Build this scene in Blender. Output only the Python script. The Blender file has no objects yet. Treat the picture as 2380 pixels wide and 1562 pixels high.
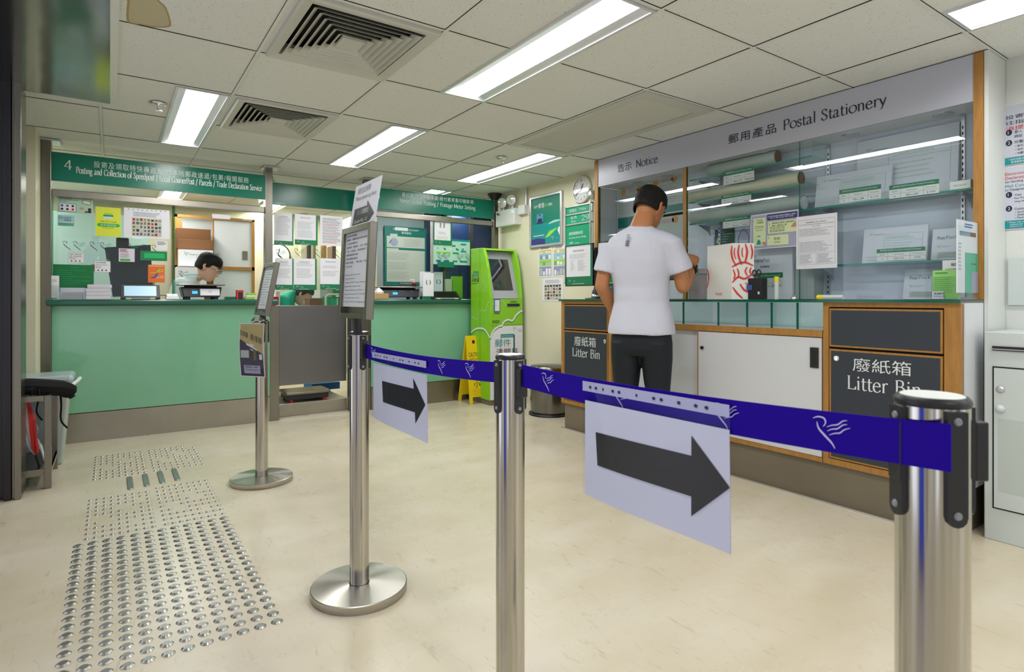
import bpy, bmesh, math, random
from mathutils import Vector, Matrix

# ------------------------------------------------------------------ camera, world, exposure
SC = bpy.context.scene
COL = SC.collection
FPX, CU, CV, EYE = 1360.0, 1190.0, 694.0, 1.05      # focal length in px, horizon row, eye height (2380x1562 frame)
HEAD = math.atan2(934, 1360)
camd = bpy.data.cameras.new('camera')
camd.sensor_width = 36
camd.lens = 36 * FPX / 2380
camd.shift_y = -(781 - CV) / 2380
camd.clip_start = 0.05
camd.dof.use_dof = True
camd.dof.focus_distance = 2.6
camd.dof.aperture_fstop = 9
cam = bpy.data.objects.new('camera', camd)
cam.location = (0, 0, EYE)
cam.rotation_euler = (math.radians(90), 0, -HEAD)
COL.objects.link(cam)
SC.camera = cam
SC.view_settings.view_transform = 'Standard'
SC.view_settings.look = 'None'
SC.view_settings.gamma = 1
SC.view_settings.exposure = 0.36
SC.cycles.max_bounces = 10
SC.cycles.transparent_max_bounces = 24
SC.cycles.caustics_reflective = False
SC.cycles.caustics_refractive = False
SC.cycles.sample_clamp_indirect = 6
w = bpy.data.worlds.new('world')
SC.world = w
w.use_nodes = True
_nt = w.node_tree
_tc = _nt.nodes.new('ShaderNodeTexCoord'); _mp = _nt.nodes.new('ShaderNodeMapping'); _mp.inputs['Scale'].default_value = (1, 1, .12)
_nz = _nt.nodes.new('ShaderNodeTexNoise'); _nz.inputs['Scale'].default_value = 3.2; _nz.inputs['Detail'].default_value = 3
_cr = _nt.nodes.new('ShaderNodeValToRGB')       # the mall corridor outside: dark shopfronts and bright panels
for _i, (_p, _c) in enumerate(((.36, (.06, .05, .035)), (.47, (.42, .38, .30)), (.56, (.75, .80, .95)), (.66, (1.8, 1.9, 2.2)))):
    _e = _cr.color_ramp.elements[_i] if _i < 2 else _cr.color_ramp.elements.new(_p)
    _e.position = _p; _e.color = (*_c, 1)
_nt.links.new(_tc.outputs['Generated'], _mp.inputs[0]); _nt.links.new(_mp.outputs[0], _nz.inputs['Vector'])
_nt.links.new(_nz.outputs['Fac'], _cr.inputs[0]); _nt.links.new(_cr.outputs[0], _nt.nodes['Background'].inputs[0])
_nt.nodes['Background'].inputs[1].default_value = 1.0
LIGHT_COOL = 17          # strength of the tube panels of the troffers over the hall
LIGHT_BACK = 28          # and over the staff area

CZ = 2.18                 # ceiling
YA = 5.30                 # front of the post counters
XB = 3.03                 # front of the stationery cabinet
XG = 3.28                 # glass front of the stationery showcase
XW = 3.50                 # right wall
R = random.Random(7)

# ------------------------------------------------------------------ pixel -> place helper
_F = Vector((math.sin(HEAD), math.cos(HEAD), 0)); _R = Vector((math.cos(HEAD), -math.sin(HEAD), 0)); _U = Vector((0, 0, 1))
_C = Vector((0, 0, EYE))
def ray(u, v): return _F * FPX + _R * (u - CU) + _U * (CV - v)
def hit(u, v, o, n):
    d = ray(u, v); return _C + d * ((Vector(o) - _C).dot(n) / d.dot(n))
def atY(u, v, y): return hit(u, v, (0, y, 0), Vector((0, 1, 0)))
def atX(u, v, x): return hit(u, v, (x, 0, 0), Vector((1, 0, 0)))
def atZ(u, v, z): return hit(u, v, (0, 0, z), Vector((0, 0, 1)))

class Fr:
    """a flat frame: origin o, right r, up t; n points out of the face"""
    def __init__(s, o, r, t):
        s.o = Vector(o); s.r = Vector(r).normalized(); s.t = Vector(t).normalized(); s.n = s.r.cross(s.t)
    def p(s, a, b, c=0.0): return s.o + s.r * a + s.t * b + s.n * c
    def px(s, u, v):
        q = hit(u, v, s.o, s.n) - s.o
        return q.dot(s.r), q.dot(s.t)
    def off(s, c): return Fr(s.o + s.n * c, s.r, s.t)
def FA(y): return Fr((0, y, 0), (1, 0, 0), (0, 0, 1))            # faces the camera side (-Y)
def FB(x): return Fr((x, 0, 0), (0, -1, 0), (0, 0, 1))           # faces -X

# ------------------------------------------------------------------ materials
def lin(c):
    if isinstance(c, str):
        c = c.lstrip('#'); c = [int(c[i:i + 2], 16) / 255 for i in (0, 2, 4)]
        return tuple(x / 12.92 if x <= .04045 else ((x + .055) / 1.055) ** 2.4 for x in c)
    return c
_M = {}
def mat(name, col=(.5, .5, .5), rough=.5, metal=0, spec=.5, emit=0, coat=0, bump=None, var=None, sheen=0, sss=0):
    if name in _M: return _M[name]
    m = bpy.data.materials.new(name); m.use_nodes = True
    nt = m.node_tree; b = nt.nodes['Principled BSDF']
    c = lin(col)
    b.inputs['Base Color'].default_value = (*c, 1)
    b.inputs['Roughness'].default_value = rough
    b.inputs['Metallic'].default_value = metal
    b.inputs['Specular IOR Level'].default_value = spec
    b.inputs['Coat Weight'].default_value = coat
    b.inputs['Sheen Weight'].default_value = sheen
    if sss:
        b.inputs['Subsurface Weight'].default_value = sss; b.inputs['Subsurface Radius'].default_value = (.01, .004, .002)
    if emit:
        b.inputs['Emission Color'].default_value = (*c, 1); b.inputs['Emission Strength'].default_value = emit
    if bump or var:
        tc = nt.nodes.new('ShaderNodeTexCoord')
        mp = nt.nodes.new('ShaderNodeMapping'); nt.links.new(tc.outputs['Object'], mp.inputs[0])
    if var:   # (scale, amount, (sx,sy,sz), detail)
        mp.inputs['Scale'].default_value = var[2] if len(var) > 2 else (1, 1, 1)
        nz = nt.nodes.new('ShaderNodeTexNoise'); nz.inputs['Scale'].default_value = var[0]; nz.inputs['Detail'].default_value = var[3] if len(var) > 3 else 4
        nt.links.new(mp.outputs[0], nz.inputs['Vector'])
        cr = nt.nodes.new('ShaderNodeValToRGB')
        a = var[1]
        cr.color_ramp.elements[0].position = .3; cr.color_ramp.elements[1].position = .7
        cr.color_ramp.elements[0].color = (*[x * (1 - a) for x in c], 1)
        cr.color_ramp.elements[1].color = (*[min(1, x * (1 + a)) for x in c], 1)
        nt.links.new(nz.outputs['Fac'], cr.inputs[0]); nt.links.new(cr.outputs[0], b.inputs['Base Color'])
    if bump:  # (scale, strength, (sx,sy,sz))
        mq = nt.nodes.new('ShaderNodeMapping'); nt.links.new(tc.outputs['Object'], mq.inputs[0])
        mq.inputs['Scale'].default_value = bump[2] if len(bump) > 2 else (1, 1, 1)
        nz2 = nt.nodes.new('ShaderNodeTexNoise'); nz2.inputs['Scale'].default_value = bump[0]
        nt.links.new(mq.outputs[0], nz2.inputs['Vector'])
        bp = nt.nodes.new('ShaderNodeBump'); bp.inputs['Strength'].default_value = bump[1]; bp.inputs['Distance'].default_value = .01
        nt.links.new(nz2.outputs['Fac'], bp.inputs['Height']); nt.links.new(bp.outputs[0], b.inputs['Normal'])
    _M[name] = m
    return m
def glassmat(name, tint=(.86, .93, .91), refl=1.0, ior=1.45):
    """thin clear sheet: passes light straight, reflects by the Fresnel law on its outer side"""
    if name in _M: return _M[name]
    m = bpy.data.materials.new(name); m.use_nodes = True; nt = m.node_tree; nt.nodes.clear()
    o = nt.nodes.new('ShaderNodeOutputMaterial'); mx = nt.nodes.new('ShaderNodeMixShader')
    tr = nt.nodes.new('ShaderNodeBsdfTransparent'); tr.inputs[0].default_value = (*tint, 1)
    gl = nt.nodes.new('ShaderNodeBsdfGlossy'); gl.inputs['Roughness'].default_value = 0.0
    fr = nt.nodes.new('ShaderNodeFresnel'); fr.inputs[0].default_value = ior
    ge = nt.nodes.new('ShaderNodeNewGeometry')
    a = nt.nodes.new('ShaderNodeMath'); a.operation = 'SUBTRACT'; a.inputs[0].default_value = refl
    nt.links.new(ge.outputs['Backfacing'], a.inputs[1])
    b = nt.nodes.new('ShaderNodeMath'); b.operation = 'MULTIPLY'; b.use_clamp = True
    nt.links.new(a.outputs[0], b.inputs[0]); nt.links.new(fr.outputs[0], b.inputs[1])
    nt.links.new(b.outputs[0], mx.inputs[0]); nt.links.new(tr.outputs[0], mx.inputs[1]); nt.links.new(gl.outputs[0], mx.inputs[2])
    nt.links.new(mx.outputs[0], o.inputs[0])
    _M[name] = m
    return m

# ------------------------------------------------------------------ mesh builder
_TXT = {}
def text_mesh(s, spacing=1.0):
    k = (s, spacing)
    if k not in _TXT:
        c = bpy.data.curves.new('t', 'FONT'); c.body = s; c.size = 1; c.space_character = spacing; c.resolution_u = 3
        o = bpy.data.objects.new('t', c); COL.objects.link(o); bpy.context.view_layer.update()
        me = bpy.data.meshes.new_from_object(o.evaluated_get(bpy.context.evaluated_depsgraph_get()))
        vs = [(v.co.x, v.co.y) for v in me.vertices]; fs = [tuple(p.vertices) for p in me.polygons]
        bpy.data.objects.remove(o); bpy.data.curves.remove(c); bpy.data.meshes.remove(me)
        _TXT[k] = (vs, fs)
    return _TXT[k]

def catmull(pts, closed=False, n=6):
    out = []; N = len(pts)
    if N < 3: return list(pts)
    segs = N if closed else N - 1
    for i in range(segs):
        g = (lambda j: pts[j % N]) if closed else (lambda j: pts[min(max(j, 0), N - 1)])
        p0, p1, p2, p3 = g(i - 1), g(i), g(i + 1), g(i + 2)
        for k in range(n):
            t = k / n
            out.append(tuple(.5 * ((2 * b) + (-a + c) * t + (2 * a - 5 * b + 4 * c - d) * t * t + (-a + 3 * b - 3 * c + d) * t ** 3)
                             for a, b, c, d in zip(p0, p1, p2, p3)))
    if not closed: out.append(tuple(pts[-1]))
    return out

class MB:
    def __init__(s): s.v = []; s.f = []; s.mi = []; s.sm = []; s.mats = []
    def _m(s, m):
        if m not in s.mats: s.mats.append(m)
        return s.mats.index(m)
    def add(s, vs, fs, m, smooth=False):
        k = len(s.v); i = s._m(m)
        s.v += [Vector(x) for x in vs]
        for f in fs: s.f.append(tuple(k + j for j in f)); s.mi.append(i); s.sm.append(smooth)
        return s
    def box(s, lo, hi, m, T=None):
        (x0, y0, z0), (x1, y1, z1) = lo, hi
        vs = [Vector(q) for q in ((x0, y0, z0), (x1, y0, z0), (x1, y1, z0), (x0, y1, z0), (x0, y0, z1), (x1, y0, z1), (x1, y1, z1), (x0, y1, z1))]
        if T is not None: vs = [T @ q for q in vs]
        return s.add(vs, [(3, 2, 1, 0), (4, 5, 6, 7), (0, 1, 5, 4), (1, 2, 6, 5), (2, 3, 7, 6), (3, 0, 4, 7)], m)
    def fbox(s, fr, a0, b0, a1, b1, c0, c1, m):
        if a1 < a0: a0, a1 = a1, a0
        if b1 < b0: b0, b1 = b1, b0
        vs = [fr.p(a, b, c) for c in (c0, c1) for a, b in ((a0, b0), (a1, b0), (a1, b1), (a0, b1))]
        return s.add(vs, [(3, 2, 1, 0), (4, 5, 6, 7), (0, 1, 5, 4), (1, 2, 6, 5), (2, 3, 7, 6), (3, 0, 4, 7)], m)
    def rect(s, fr, a0, b0, a1, b1, c, m):
        if a1 < a0: a0, a1 = a1, a0
        if b1 < b0: b0, b1 = b1, b0
        return s.add([fr.p(a0, b0, c), fr.p(a1, b0, c), fr.p(a1, b1, c), fr.p(a0, b1, c)], [(0, 1, 2, 3)], m)
    def poly(s, fr, pts, c, m):
        return s.add([fr.p(a, b, c) for a, b in pts], [tuple(range(len(pts)))], m)
    def prism(s, fr, pts, c0, c1, m, smooth=False):
        n = len(pts); vs = [fr.p(a, b, c0) for a, b in pts] + [fr.p(a, b, c1) for a, b in pts]
        s.add(vs, [tuple(range(n - 1, -1, -1)), tuple(range(n, 2 * n))], m)
        return s.add(vs, [(i, (i + 1) % n, n + (i + 1) % n, n + i) for i in range(n)], m, smooth)
    def disc(s, fr, a, b, ra, c, m, rb=None, n=24):
        rb = rb or ra
        return s.poly(fr, [(a + ra * math.cos(6.2832 * i / n), b + rb * math.sin(6.2832 * i / n)) for i in range(n)], c, m)
    def lathe(s, o, prof, m, n=32, ax=(0, 0, 1), smooth=True, caps=True):
        ax = Vector(ax).normalized(); q = ax.to_track_quat('Z', 'Y').to_matrix(); o = Vector(o)
        vs = []
        for r, h in prof:
            for i in range(n):
                t = 2 * math.pi * i / n; vs.append(o + q @ Vector((r * math.cos(t), r * math.sin(t), h)))
        fs = []
        for j in range(len(prof) - 1):
            for i in range(n):
                fs.append((j * n + i, j * n + (i + 1) % n, (j + 1) * n + (i + 1) % n, (j + 1) * n + i))
        s.add(vs, fs, m, smooth)
        if caps:
            s.add([vs[i] for i in range(n)], [tuple(range(n - 1, -1, -1))], m)
            s.add([vs[-n + i] for i in range(n)], [tuple(range(n))], m)
        return s
    def cyl(s, p0, p1, r, m, n=24, r1=None, smooth=True):
        p0 = Vector(p0); p1 = Vector(p1); d = p1 - p0
        return s.lathe(p0, [(r, 0), (r if r1 is None else r1, d.length)], m, n, d, smooth)
    def tube(s, pts, rad, m, n=8, closed=False, smooth=True):
        pts = [Vector(p) for p in pts]; N = len(pts); rr = rad if isinstance(rad, (list, tuple)) else [rad] * N
        vs = []; up = Vector((0, 0, 1)); pu = None
        for i, p in enumerate(pts):
            a = pts[(i - 1) % N] if closed or i else p; b = pts[(i + 1) % N] if closed or i < N - 1 else p
            d = (b - a).normalized()
            u = (pu if pu is not None else (up if abs(d.z) < .9 else Vector((1, 0, 0))))
            u = (u - d * u.dot(d)); u = u.normalized() if u.length > 1e-6 else d.orthogonal().normalized(); pu = u; w = d.cross(u)
            vs += [p + (u * math.cos(6.28318 * k / n) + w * math.sin(6.28318 * k / n)) * rr[i] for k in range(n)]
        fs = [(i * n + k, i * n + (k + 1) % n, ((i + 1) % N) * n + (k + 1) % n, ((i + 1) % N) * n + k) for i in range(N if closed else N - 1) for k in range(n)]
        s.add(vs, fs, m, smooth)
        if not closed:
            s.add(vs[:n], [tuple(range(n - 1, -1, -1))], m); s.add(vs[-n:], [tuple(range(n))], m)
        return s
    def sphere(s, o, r, m, n=16, sc=(1, 1, 1)):
        o = Vector(o); vs = []; fs = []
        for j in range(n // 2 + 1):
            t = math.pi * j / (n // 2)
            for i in range(n):
                p = 2 * math.pi * i / n
                vs.append(o + Vector((sc[0] * r * math.sin(t) * math.cos(p), sc[1] * r * math.sin(t) * math.sin(p), sc[2] * r * math.cos(t))))
        for j in range(n // 2):
            for i in range(n): fs.append((j * n + i, (j + 1) * n + i, (j + 1) * n + (i + 1) % n, j * n + (i + 1) % n))
        return s.add(vs, fs, m, True)
    # -- flat writing and marks on a frame
    def text(s, fr, t, a0, b0, m, h=None, w=None, c=.001, align='L', spacing=1.0, warp=None):
        vs, fs = text_mesh(t, spacing)
        if not vs: return s
        x0 = min(v[0] for v in vs); x1 = max(v[0] for v in vs); y0 = min(v[1] for v in vs); y1 = max(v[1] for v in vs)
        sy = h / max(y1 - y0, 1e-6) if h else (w / max(x1 - x0, 1e-6)); sx = w / max(x1 - x0, 1e-6) if w else sy
        W = (x1 - x0) * sx; sh = {'L': 0, 'C': -W / 2, 'R': -W}[align]
        P = [(a0 + sh + (x - x0) * sx, b0 + (y - y0) * sy) for x, y in vs]
        if warp: P = [warp(*q) for q in P]
        return s.add([fr.p(*q, c) if len(q) == 2 else Vector(q) for q in P], fs, m)
    def stroke(s, fr, pts, m, wmax, wmin=None, c=.001, curve=True, closed=False, nib=None, taper=False, warp=None, n=5):
        P = catmull(pts, closed, n) if curve else list(pts)
        N = len(P); L = []; Rr = []
        for i in range(N):
            a = P[(i - 1) % N] if closed or i else P[0]; b = P[(i + 1) % N] if closed or i < N - 1 else P[-1]
            dx, dy = b[0] - a[0], b[1] - a[1]; l = math.hypot(dx, dy) or 1e-9; dx /= l; dy /= l
            if nib is not None:
                k = abs(math.sin(math.atan2(dy, dx) - nib)) ** 1.4; ww = wmin + (wmax - wmin) * k
            elif taper: ww = (wmin or 0) + (wmax - (wmin or 0)) * math.sin(math.pi * (i + .5) / N) ** .8
            else: ww = wmax
            L.append((P[i][0] - dy * ww / 2, P[i][1] + dx * ww / 2)); Rr.append((P[i][0] + dy * ww / 2, P[i][1] - dx * ww / 2))
        Q = L + Rr
        if warp: Q = [warp(*q) for q in Q]
        vs = [fr.p(*q, c) if len(q) == 2 else Vector(q) for q in Q]
        fs = [(N + i, N + (i + 1) % N, (i + 1) % N, i) for i in range(N if closed else N - 1)]
        return s.add(vs, fs, m)
    def serif(s, fr, t, a0, b0, cap, m, w=None, c=.001, align='L', bold=1.0):
        adv = sum(_SER.get(ch, _SER['n'])[0] for ch in t)
        sy = cap / .66; sx = (w / adv) if w else sy
        a = a0 - (0 if align == 'L' else adv * sx / (2 if align == 'C' else 1))
        nib = math.radians(18)
        for ch in t:
            ad, strokes = _SER.get(ch, _SER['n'])
            for ci, st in enumerate(strokes):
                ci = ci * .00012
                kind, pts = st[0], st[1:]
                if kind == 's':    # serif bar
                    x, y, hw = pts
                    s.add([fr.p(a + (x + q) * sx, b0 + (y + e) * sy, c + ci) for q, e in ((-hw, -.012), (hw, -.012), (hw * .4, .014), (-hw * .4, .014))], [(0, 1, 2, 3)], m)
                elif kind == 'd':
                    s.add([fr.p(a + (pts[0] + .048 * math.cos(k * .7854)) * sx, b0 + (pts[1] + .048 * math.sin(k * .7854)) * sy, c + ci) for k in range(8)], [tuple(range(8))], m)
                else:
                    P = [(a + 0 + x * sx, b0 + y * sy) for x, y in pts]
                    s.stroke(fr, P, m, .08 * sy * bold, .03 * sy * bold, c + ci, kind != 'l', kind == 'o', nib, n=4)
            a += ad * sx
        return s
    def rows(s, fr, a0, b0, a1, b1, n, m, c=.0008, fill=.45, ragged=.25, gaps=True, rnd=None):
        """rows of unreadably small print: word-long dashes"""
        rnd = rnd or R; h = (b1 - b0) / n
        for i in range(n):
            y = b1 - (i + .5) * h; end = a1 - (a1 - a0) * rnd.random() * ragged; x = a0
            while x < end - (a1 - a0) * .02:
                l = (a1 - a0) * rnd.uniform(.03, .14) if gaps else end - x
                x2 = min(x + l, end); s.rect(fr, x, y - h * fill / 2, x2, y + h * fill / 2, c, m); x = x2 + (a1 - a0) * .012
        return s
    def bird(s, fr, a, b, sz, m, m2=None, c=.001, warp=None, wing=True, body=True):
        """the postal bird mark: hooked head, long tapering body, three wing strokes; sz = height"""
        g = lambda pts: [(a + x * sz, b + y * sz) for x, y in pts]
        if body:
            s.stroke(fr, g([(-.5, .40), (-.32, .47), (-.12, .44), (-.06, .30), (-.14, .16)]), m, .055 * sz, .01 * sz, c, taper=True, warp=warp)
            s.stroke(fr, g([(-.36, .30), (-.30, .08), (-.08, -.14), (.14, -.34), (.26, -.52)]), m, .072 * sz, .012 * sz, c, taper=True, warp=warp)
        if wing:
            for k in range(3):
                d = k * .13
                s.stroke(fr, g([(-.02 + d * .15, .16 - d), (.16, .24 - d), (.34, .28 - d), (.52, .42 - d), (.66, .45 - d)] if k < 2 else
                               [(.06, -.10), (.24, -.02), (.42, .02), (.56, .14), (.76, .22)]), m2 or m, .042 * sz, .008 * sz, c, taper=True, warp=warp)
        return s
    def build(s, name, parent=None, at=None, bevel=0, **tags):
        if at is None:
            xs = [q.x for q in s.v]; ys = [q.y for q in s.v]; zs = [q.z for q in s.v]
            at = Vector(((min(xs) + max(xs)) / 2, (min(ys) + max(ys)) / 2, min(zs)))
        at = Vector(at)
        me = bpy.data.meshes.new(name)
        me.from_pydata([tuple(q - at) for q in s.v], [], s.f)
        for m in s.mats: me.materials.append(m)
        me.polygons.foreach_set('material_index', s.mi); me.polygons.foreach_set('use_smooth', s.sm)
        me.update()
        o = bpy.data.objects.new(name, me); COL.objects.link(o)
        if parent is not None:
            o.parent = parent; o.location = at - _W[parent.name]
        else: o.location = at
        _W[o.name] = at.copy()
        if bevel:
            b = o.modifiers.new('bevel', 'BEVEL'); b.width = bevel; b.segments = 2; b.limit_method = 'ANGLE'; b.angle_limit = .7
            b.harden_normals = False
        tag(o, **tags)
        return o
_W = {}
def tag(o, label=None, cat=None, group=None, kind=None):
    if label: o['label'] = label
    if cat: o['category'] = cat
    if group: o['group'] = group
    if kind: o['kind'] = kind
    return o
def empty(name, at, label=None, cat=None, group=None):
    o = bpy.data.objects.new(name, None); o.empty_display_size = .05; COL.objects.link(o); o.location = at
    _W[o.name] = Vector(at); return tag(o, label, cat, group)
def copy_tree(o, loc=None, rotz=None, label=None, parent=None):
    c = o.copy(); COL.objects.link(c)
    if parent is not None: c.parent = parent
    if loc is not None: c.location = loc; _W[c.name] = Vector(loc)
    if rotz is not None: c.rotation_euler = (0, 0, rotz)
    if label: c['label'] = label
    for ch in list(o.children): copy_tree(ch, parent=c)
    return c

# skeletons of a book-face alphabet (advance, strokes); l straight, c curve, o closed curve, s serif, d dot
_SER = {
 ' ': (.30, []),
 'o': (.48, [('o', (.24, .45), (.06, .35), (.05, .12), (.24, -.01), (.43, .12), (.42, .35))]),
 'e': (.43, [('l', (.07, .26), (.36, .26)), ('c', (.365, .26), (.34, .38), (.22, .45), (.09, .37), (.05, .2), (.1, .05), (.22, -.01), (.33, .03), (.39, .1))]),
 'c': (.40, [('c', (.35, .37), (.29, .44), (.19, .44), (.08, .34), (.05, .2), (.1, .05), (.21, -.01), (.31, .03), (.36, .09))]),
 'a': (.42, [('c', (.07, .35), (.12, .43), (.21, .44), (.28, .36), (.28, .18), (.28, .05), (.34, 0), (.41, .04)), ('c', (.28, .27), (.13, .21), (.05, .13), (.07, .03), (.15, -.01), (.28, .08))]),
 's': (.34, [('c', (.28, .34), (.24, .43), (.14, .44), (.07, .36), (.11, .26), (.24, .19), (.29, .1), (.22, 0), (.12, -.01), (.05, .09))]),
 't': (.30, [('c', (.13, .58), (.13, .3), (.13, .1), (.17, .01), (.24, 0), (.29, .04)), ('l', (.03, .42), (.28, .42))]),
 'i': (.24, [('l', (.12, 0), (.12, .43)), ('s', .12, .01, .09), ('l', (.05, .4), (.13, .44)), ('d', .12, .6)]),
 'l': (.24, [('l', (.12, 0), (.12, .7)), ('s', .12, .01, .09), ('l', (.05, .67), (.13, .71))]),
 'n': (.48, [('l', (.11, 0), (.11, .43)), ('c', (.11, .33), (.19, .42), (.29, .44), (.36, .36), (.37, .2), (.37, 0)), ('s', .11, .01, .08), ('s', .37, .01, .08), ('l', (.05, .4), (.12, .44))]),
 'm': (.74, [('l', (.11, 0), (.11, .43)), ('c', (.11, .33), (.19, .42), (.29, .44), (.36, .36), (.37, .2), (.37, 0)), ('c', (.37, .33), (.45, .42), (.55, .44), (.62, .36), (.63, .2), (.63, 0)), ('s', .11, .01, .08), ('s', .37, .01, .07), ('s', .63, .01, .08)]),
 'u': (.48, [('c', (.11, .43), (.11, .16), (.15, .03), (.23, -.01), (.32, .05), (.37, .12)), ('l', (.37, .43), (.37, 0)), ('l', (.04, .42), (.11, .42)), ('l', (.3, .42), (.37, .42)), ('l', (.37, .01), (.43, .02))]),
 'r': (.33, [('l', (.11, 0), (.11, .43)), ('c', (.11, .3), (.17, .41), (.25, .45), (.31, .41)), ('s', .11, .01, .09), ('l', (.05, .4), (.12, .44))]),
 'd': (.49, [('o', (.21, .44), (.06, .34), (.05, .1), (.2, -.01), (.35, .1), (.35, .34)), ('l', (.37, 0), (.37, .7)), ('l', (.3, .67), (.38, .71)), ('l', (.37, .01), (.44, .02))]),
 'g': (.42, [('o', (.2, .44), (.08, .36), (.08, .22), (.2, .14), (.31, .22), (.31, .36)), ('l', (.3, .4), (.41, .43)), ('c', (.12, .17), (.08, .09), (.16, .03), (.3, .01), (.37, -.07), (.3, -.18), (.16, -.22), (.05, -.15), (.07, -.05), (.15, .02))]),
 'p': (.48, [('l', (.11, -.22), (.11, .43)), ('o', (.27, .44), (.12, .34), (.12, .1), (.26, -.01), (.42, .1), (.42, .34)), ('s', .11, -.21, .09), ('l', (.05, .4), (.12, .44))]),
 'f': (.28, [('c', (.32, .65), (.24, .7), (.16, .64), (.13, .5), (.13, .3), (.13, 0)), ('l', (.03, .42), (.27, .42)), ('s', .13, .01, .09)]),
 'v': (.42, [('l', (.05, .43), (.21, 0)), ('l', (.37, .43), (.21, 0)), ('s', .06, .42, .07), ('s', .36, .42, .06)]),
 'y': (.42, [('l', (.05, .43), (.22, .02)), ('c', (.38, .43), (.22, .02), (.15, -.15), (.05, -.2)), ('s', .06, .42, .07), ('s', .36, .42, .06)]),
 'q': (.48, [('o', (.21, .44), (.06, .34), (.05, .1), (.2, -.01), (.35, .1), (.35, .34)), ('l', (.37, -.22), (.37, .43)), ('s', .37, -.21, .08)]),
 'h': (.48, [('l', (.11, 0), (.11, .7)), ('c', (.11, .33), (.19, .42), (.29, .44), (.36, .36), (.37, .2), (.37, 0)), ('s', .11, .01, .08), ('s', .37, .01, .08)]),
 'k': (.46, [('l', (.11, 0), (.11, .7)), ('l', (.11, .2), (.34, .43)), ('l', (.2, .28), (.4, 0)), ('s', .11, .01, .08), ('s', .4, .01, .07)]),
 'w': (.62, [('l', (.05, .43), (.18, 0)), ('l', (.31, .43), (.18, 0)), ('l', (.31, .43), (.44, 0)), ('l', (.57, .43), (.44, 0))]),
 'P': (.50, [('l', (.12, 0), (.12, .66)), ('c', (.12, .65), (.28, .66), (.41, .61), (.44, .49), (.39, .36), (.26, .31), (.12, .32)), ('s', .12, .01, .1), ('s', .1, .65, .07)]),
 'C': (.62, [('c', (.56, .5), (.49, .62), (.34, .67), (.15, .58), (.06, .33), (.15, .09), (.34, -.01), (.49, .04), (.58, .16)), ('l', (.56, .64), (.56, .5))]),
 'S': (.45, [('c', (.37, .53), (.31, .64), (.2, .67), (.1, .61), (.08, .49), (.17, .38), (.31, .28), (.38, .17), (.32, .03), (.2, -.01), (.09, .04), (.05, .16))]),
 'L': (.50, [('l', (.12, .66), (.12, 0)), ('l', (.12, .015), (.46, .015)), ('l', (.45, .01), (.48, .14)), ('s', .12, .65, .1), ('s', .1, .01, .07)]),
 'T': (.56, [('l', (.28, .66), (.28, 0)), ('l', (.04, .645), (.52, .645)), ('l', (.05, .65), (.03, .53)), ('l', (.51, .65), (.53, .53)), ('s', .28, .01, .1)]),
 'D': (.65, [('l', (.12, 0), (.12, .66)), ('c', (.12, .65), (.34, .65), (.53, .53), (.59, .33), (.53, .13), (.34, .01), (.12, .01)), ('s', .1, .65, .07), ('s', .1, .01, .07)]),
 'M': (.82, [('l', (.1, 0), (.15, .66)), ('l', (.15, .66), (.41, .05)), ('l', (.41, .05), (.66, .66)), ('l', (.68, .66), (.72, 0)), ('s', .1, .01, .08), ('s', .72, .01, .1), ('s', .11, .65, .06), ('s', .7, .65, .06)]),
 'N': (.68, [('l', (.12, 0), (.12, .66)), ('l', (.1, .66), (.56, 0)), ('l', (.56, 0), (.56, .66)), ('s', .12, .01, .08), ('s', .56, .65, .08), ('s', .08, .65, .06)]),
 'B': (.54, [('l', (.12, 0), (.12, .66)), ('c', (.12, .65), (.28, .66), (.39, .6), (.4, .46), (.3, .37), (.12, .36)), ('c', (.12, .36), (.32, .36), (.45, .28), (.46, .12), (.34, .01), (.12, .01)), ('s', .1, .65, .07), ('s', .1, .01, .07)]),
 'F': (.48, [('l', (.12, 0), (.12, .66)), ('l', (.12, .645), (.45, .645)), ('l', (.12, .36), (.36, .36)), ('l', (.45, .65), (.46, .53)), ('s', .12, .01, .1), ('s', .1, .65, .07)]),
 '4': (.50, [('l', (.34, 0), (.34, .66)), ('l', (.34, .66), (.03, .2)), ('l', (.03, .19), (.47, .19)), ('s', .34, .01, .09)]),
 '5': (.45, [('l', (.12, .64), (.1, .36)), ('l', (.12, .63), (.38, .64)), ('c', (.1, .36), (.24, .4), (.36, .32), (.38, .16), (.28, 0), (.12, -.04), (.04, 0))]),
 '2': (.47, [('c', (.05, .5), (.09, .62), (.21, .67), (.33, .6), (.35, .46), (.25, .28), (.05, .03)), ('l', (.05, .03), (.43, .03))]),
 '9': (.46, [('o', (.22, .66), (.07, .56), (.07, .38), (.2, .27), (.36, .36), (.38, .54)), ('c', (.38, .5), (.37, .28), (.26, .08), (.08, -.02))]),
 '/': (.34, [('l', (.04, -.12), (.28, .7))]),
}

# ------------------------------------------------------------------ materials of the place
M_wall = mat('cream wall paint', '#dcd8bd', .6, bump=(40, .05), var=(1.2, .03))
M_wallw = mat('white wall paint', '#d9dcd8', .55, var=(1.2, .02))
M_panelw = mat('white laminate', '#d3d6da', .35, var=(200, .03))
M_steel = mat('brushed steel', (.235, .22, .185), .26, 1, bump=(60, .06, (1, 1, 30)), var=(3, .12, (1, 1, .2)))
M_steelh = mat('brushed steel sheet', (.37, .345, .29), .34, 1, bump=(60, .06, (1, 20, 20)), var=(2, .14))
M_tube = mat('polished steel tube', (.50, .48, .43), .15, 1, bump=(9, .03, (1, 1, .02)), var=(4, .1, (1, 1, .1)))
M_base = mat('spun steel', (.50, .48, .43), .30, 1)
_b = M_base.node_tree.nodes['Principled BSDF']; _b.inputs['Anisotropic'].default_value = .85
_tn = M_base.node_tree.nodes.new('ShaderNodeTangent'); _tn.direction_type = 'RADIAL'; _tn.axis = 'Z'
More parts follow.
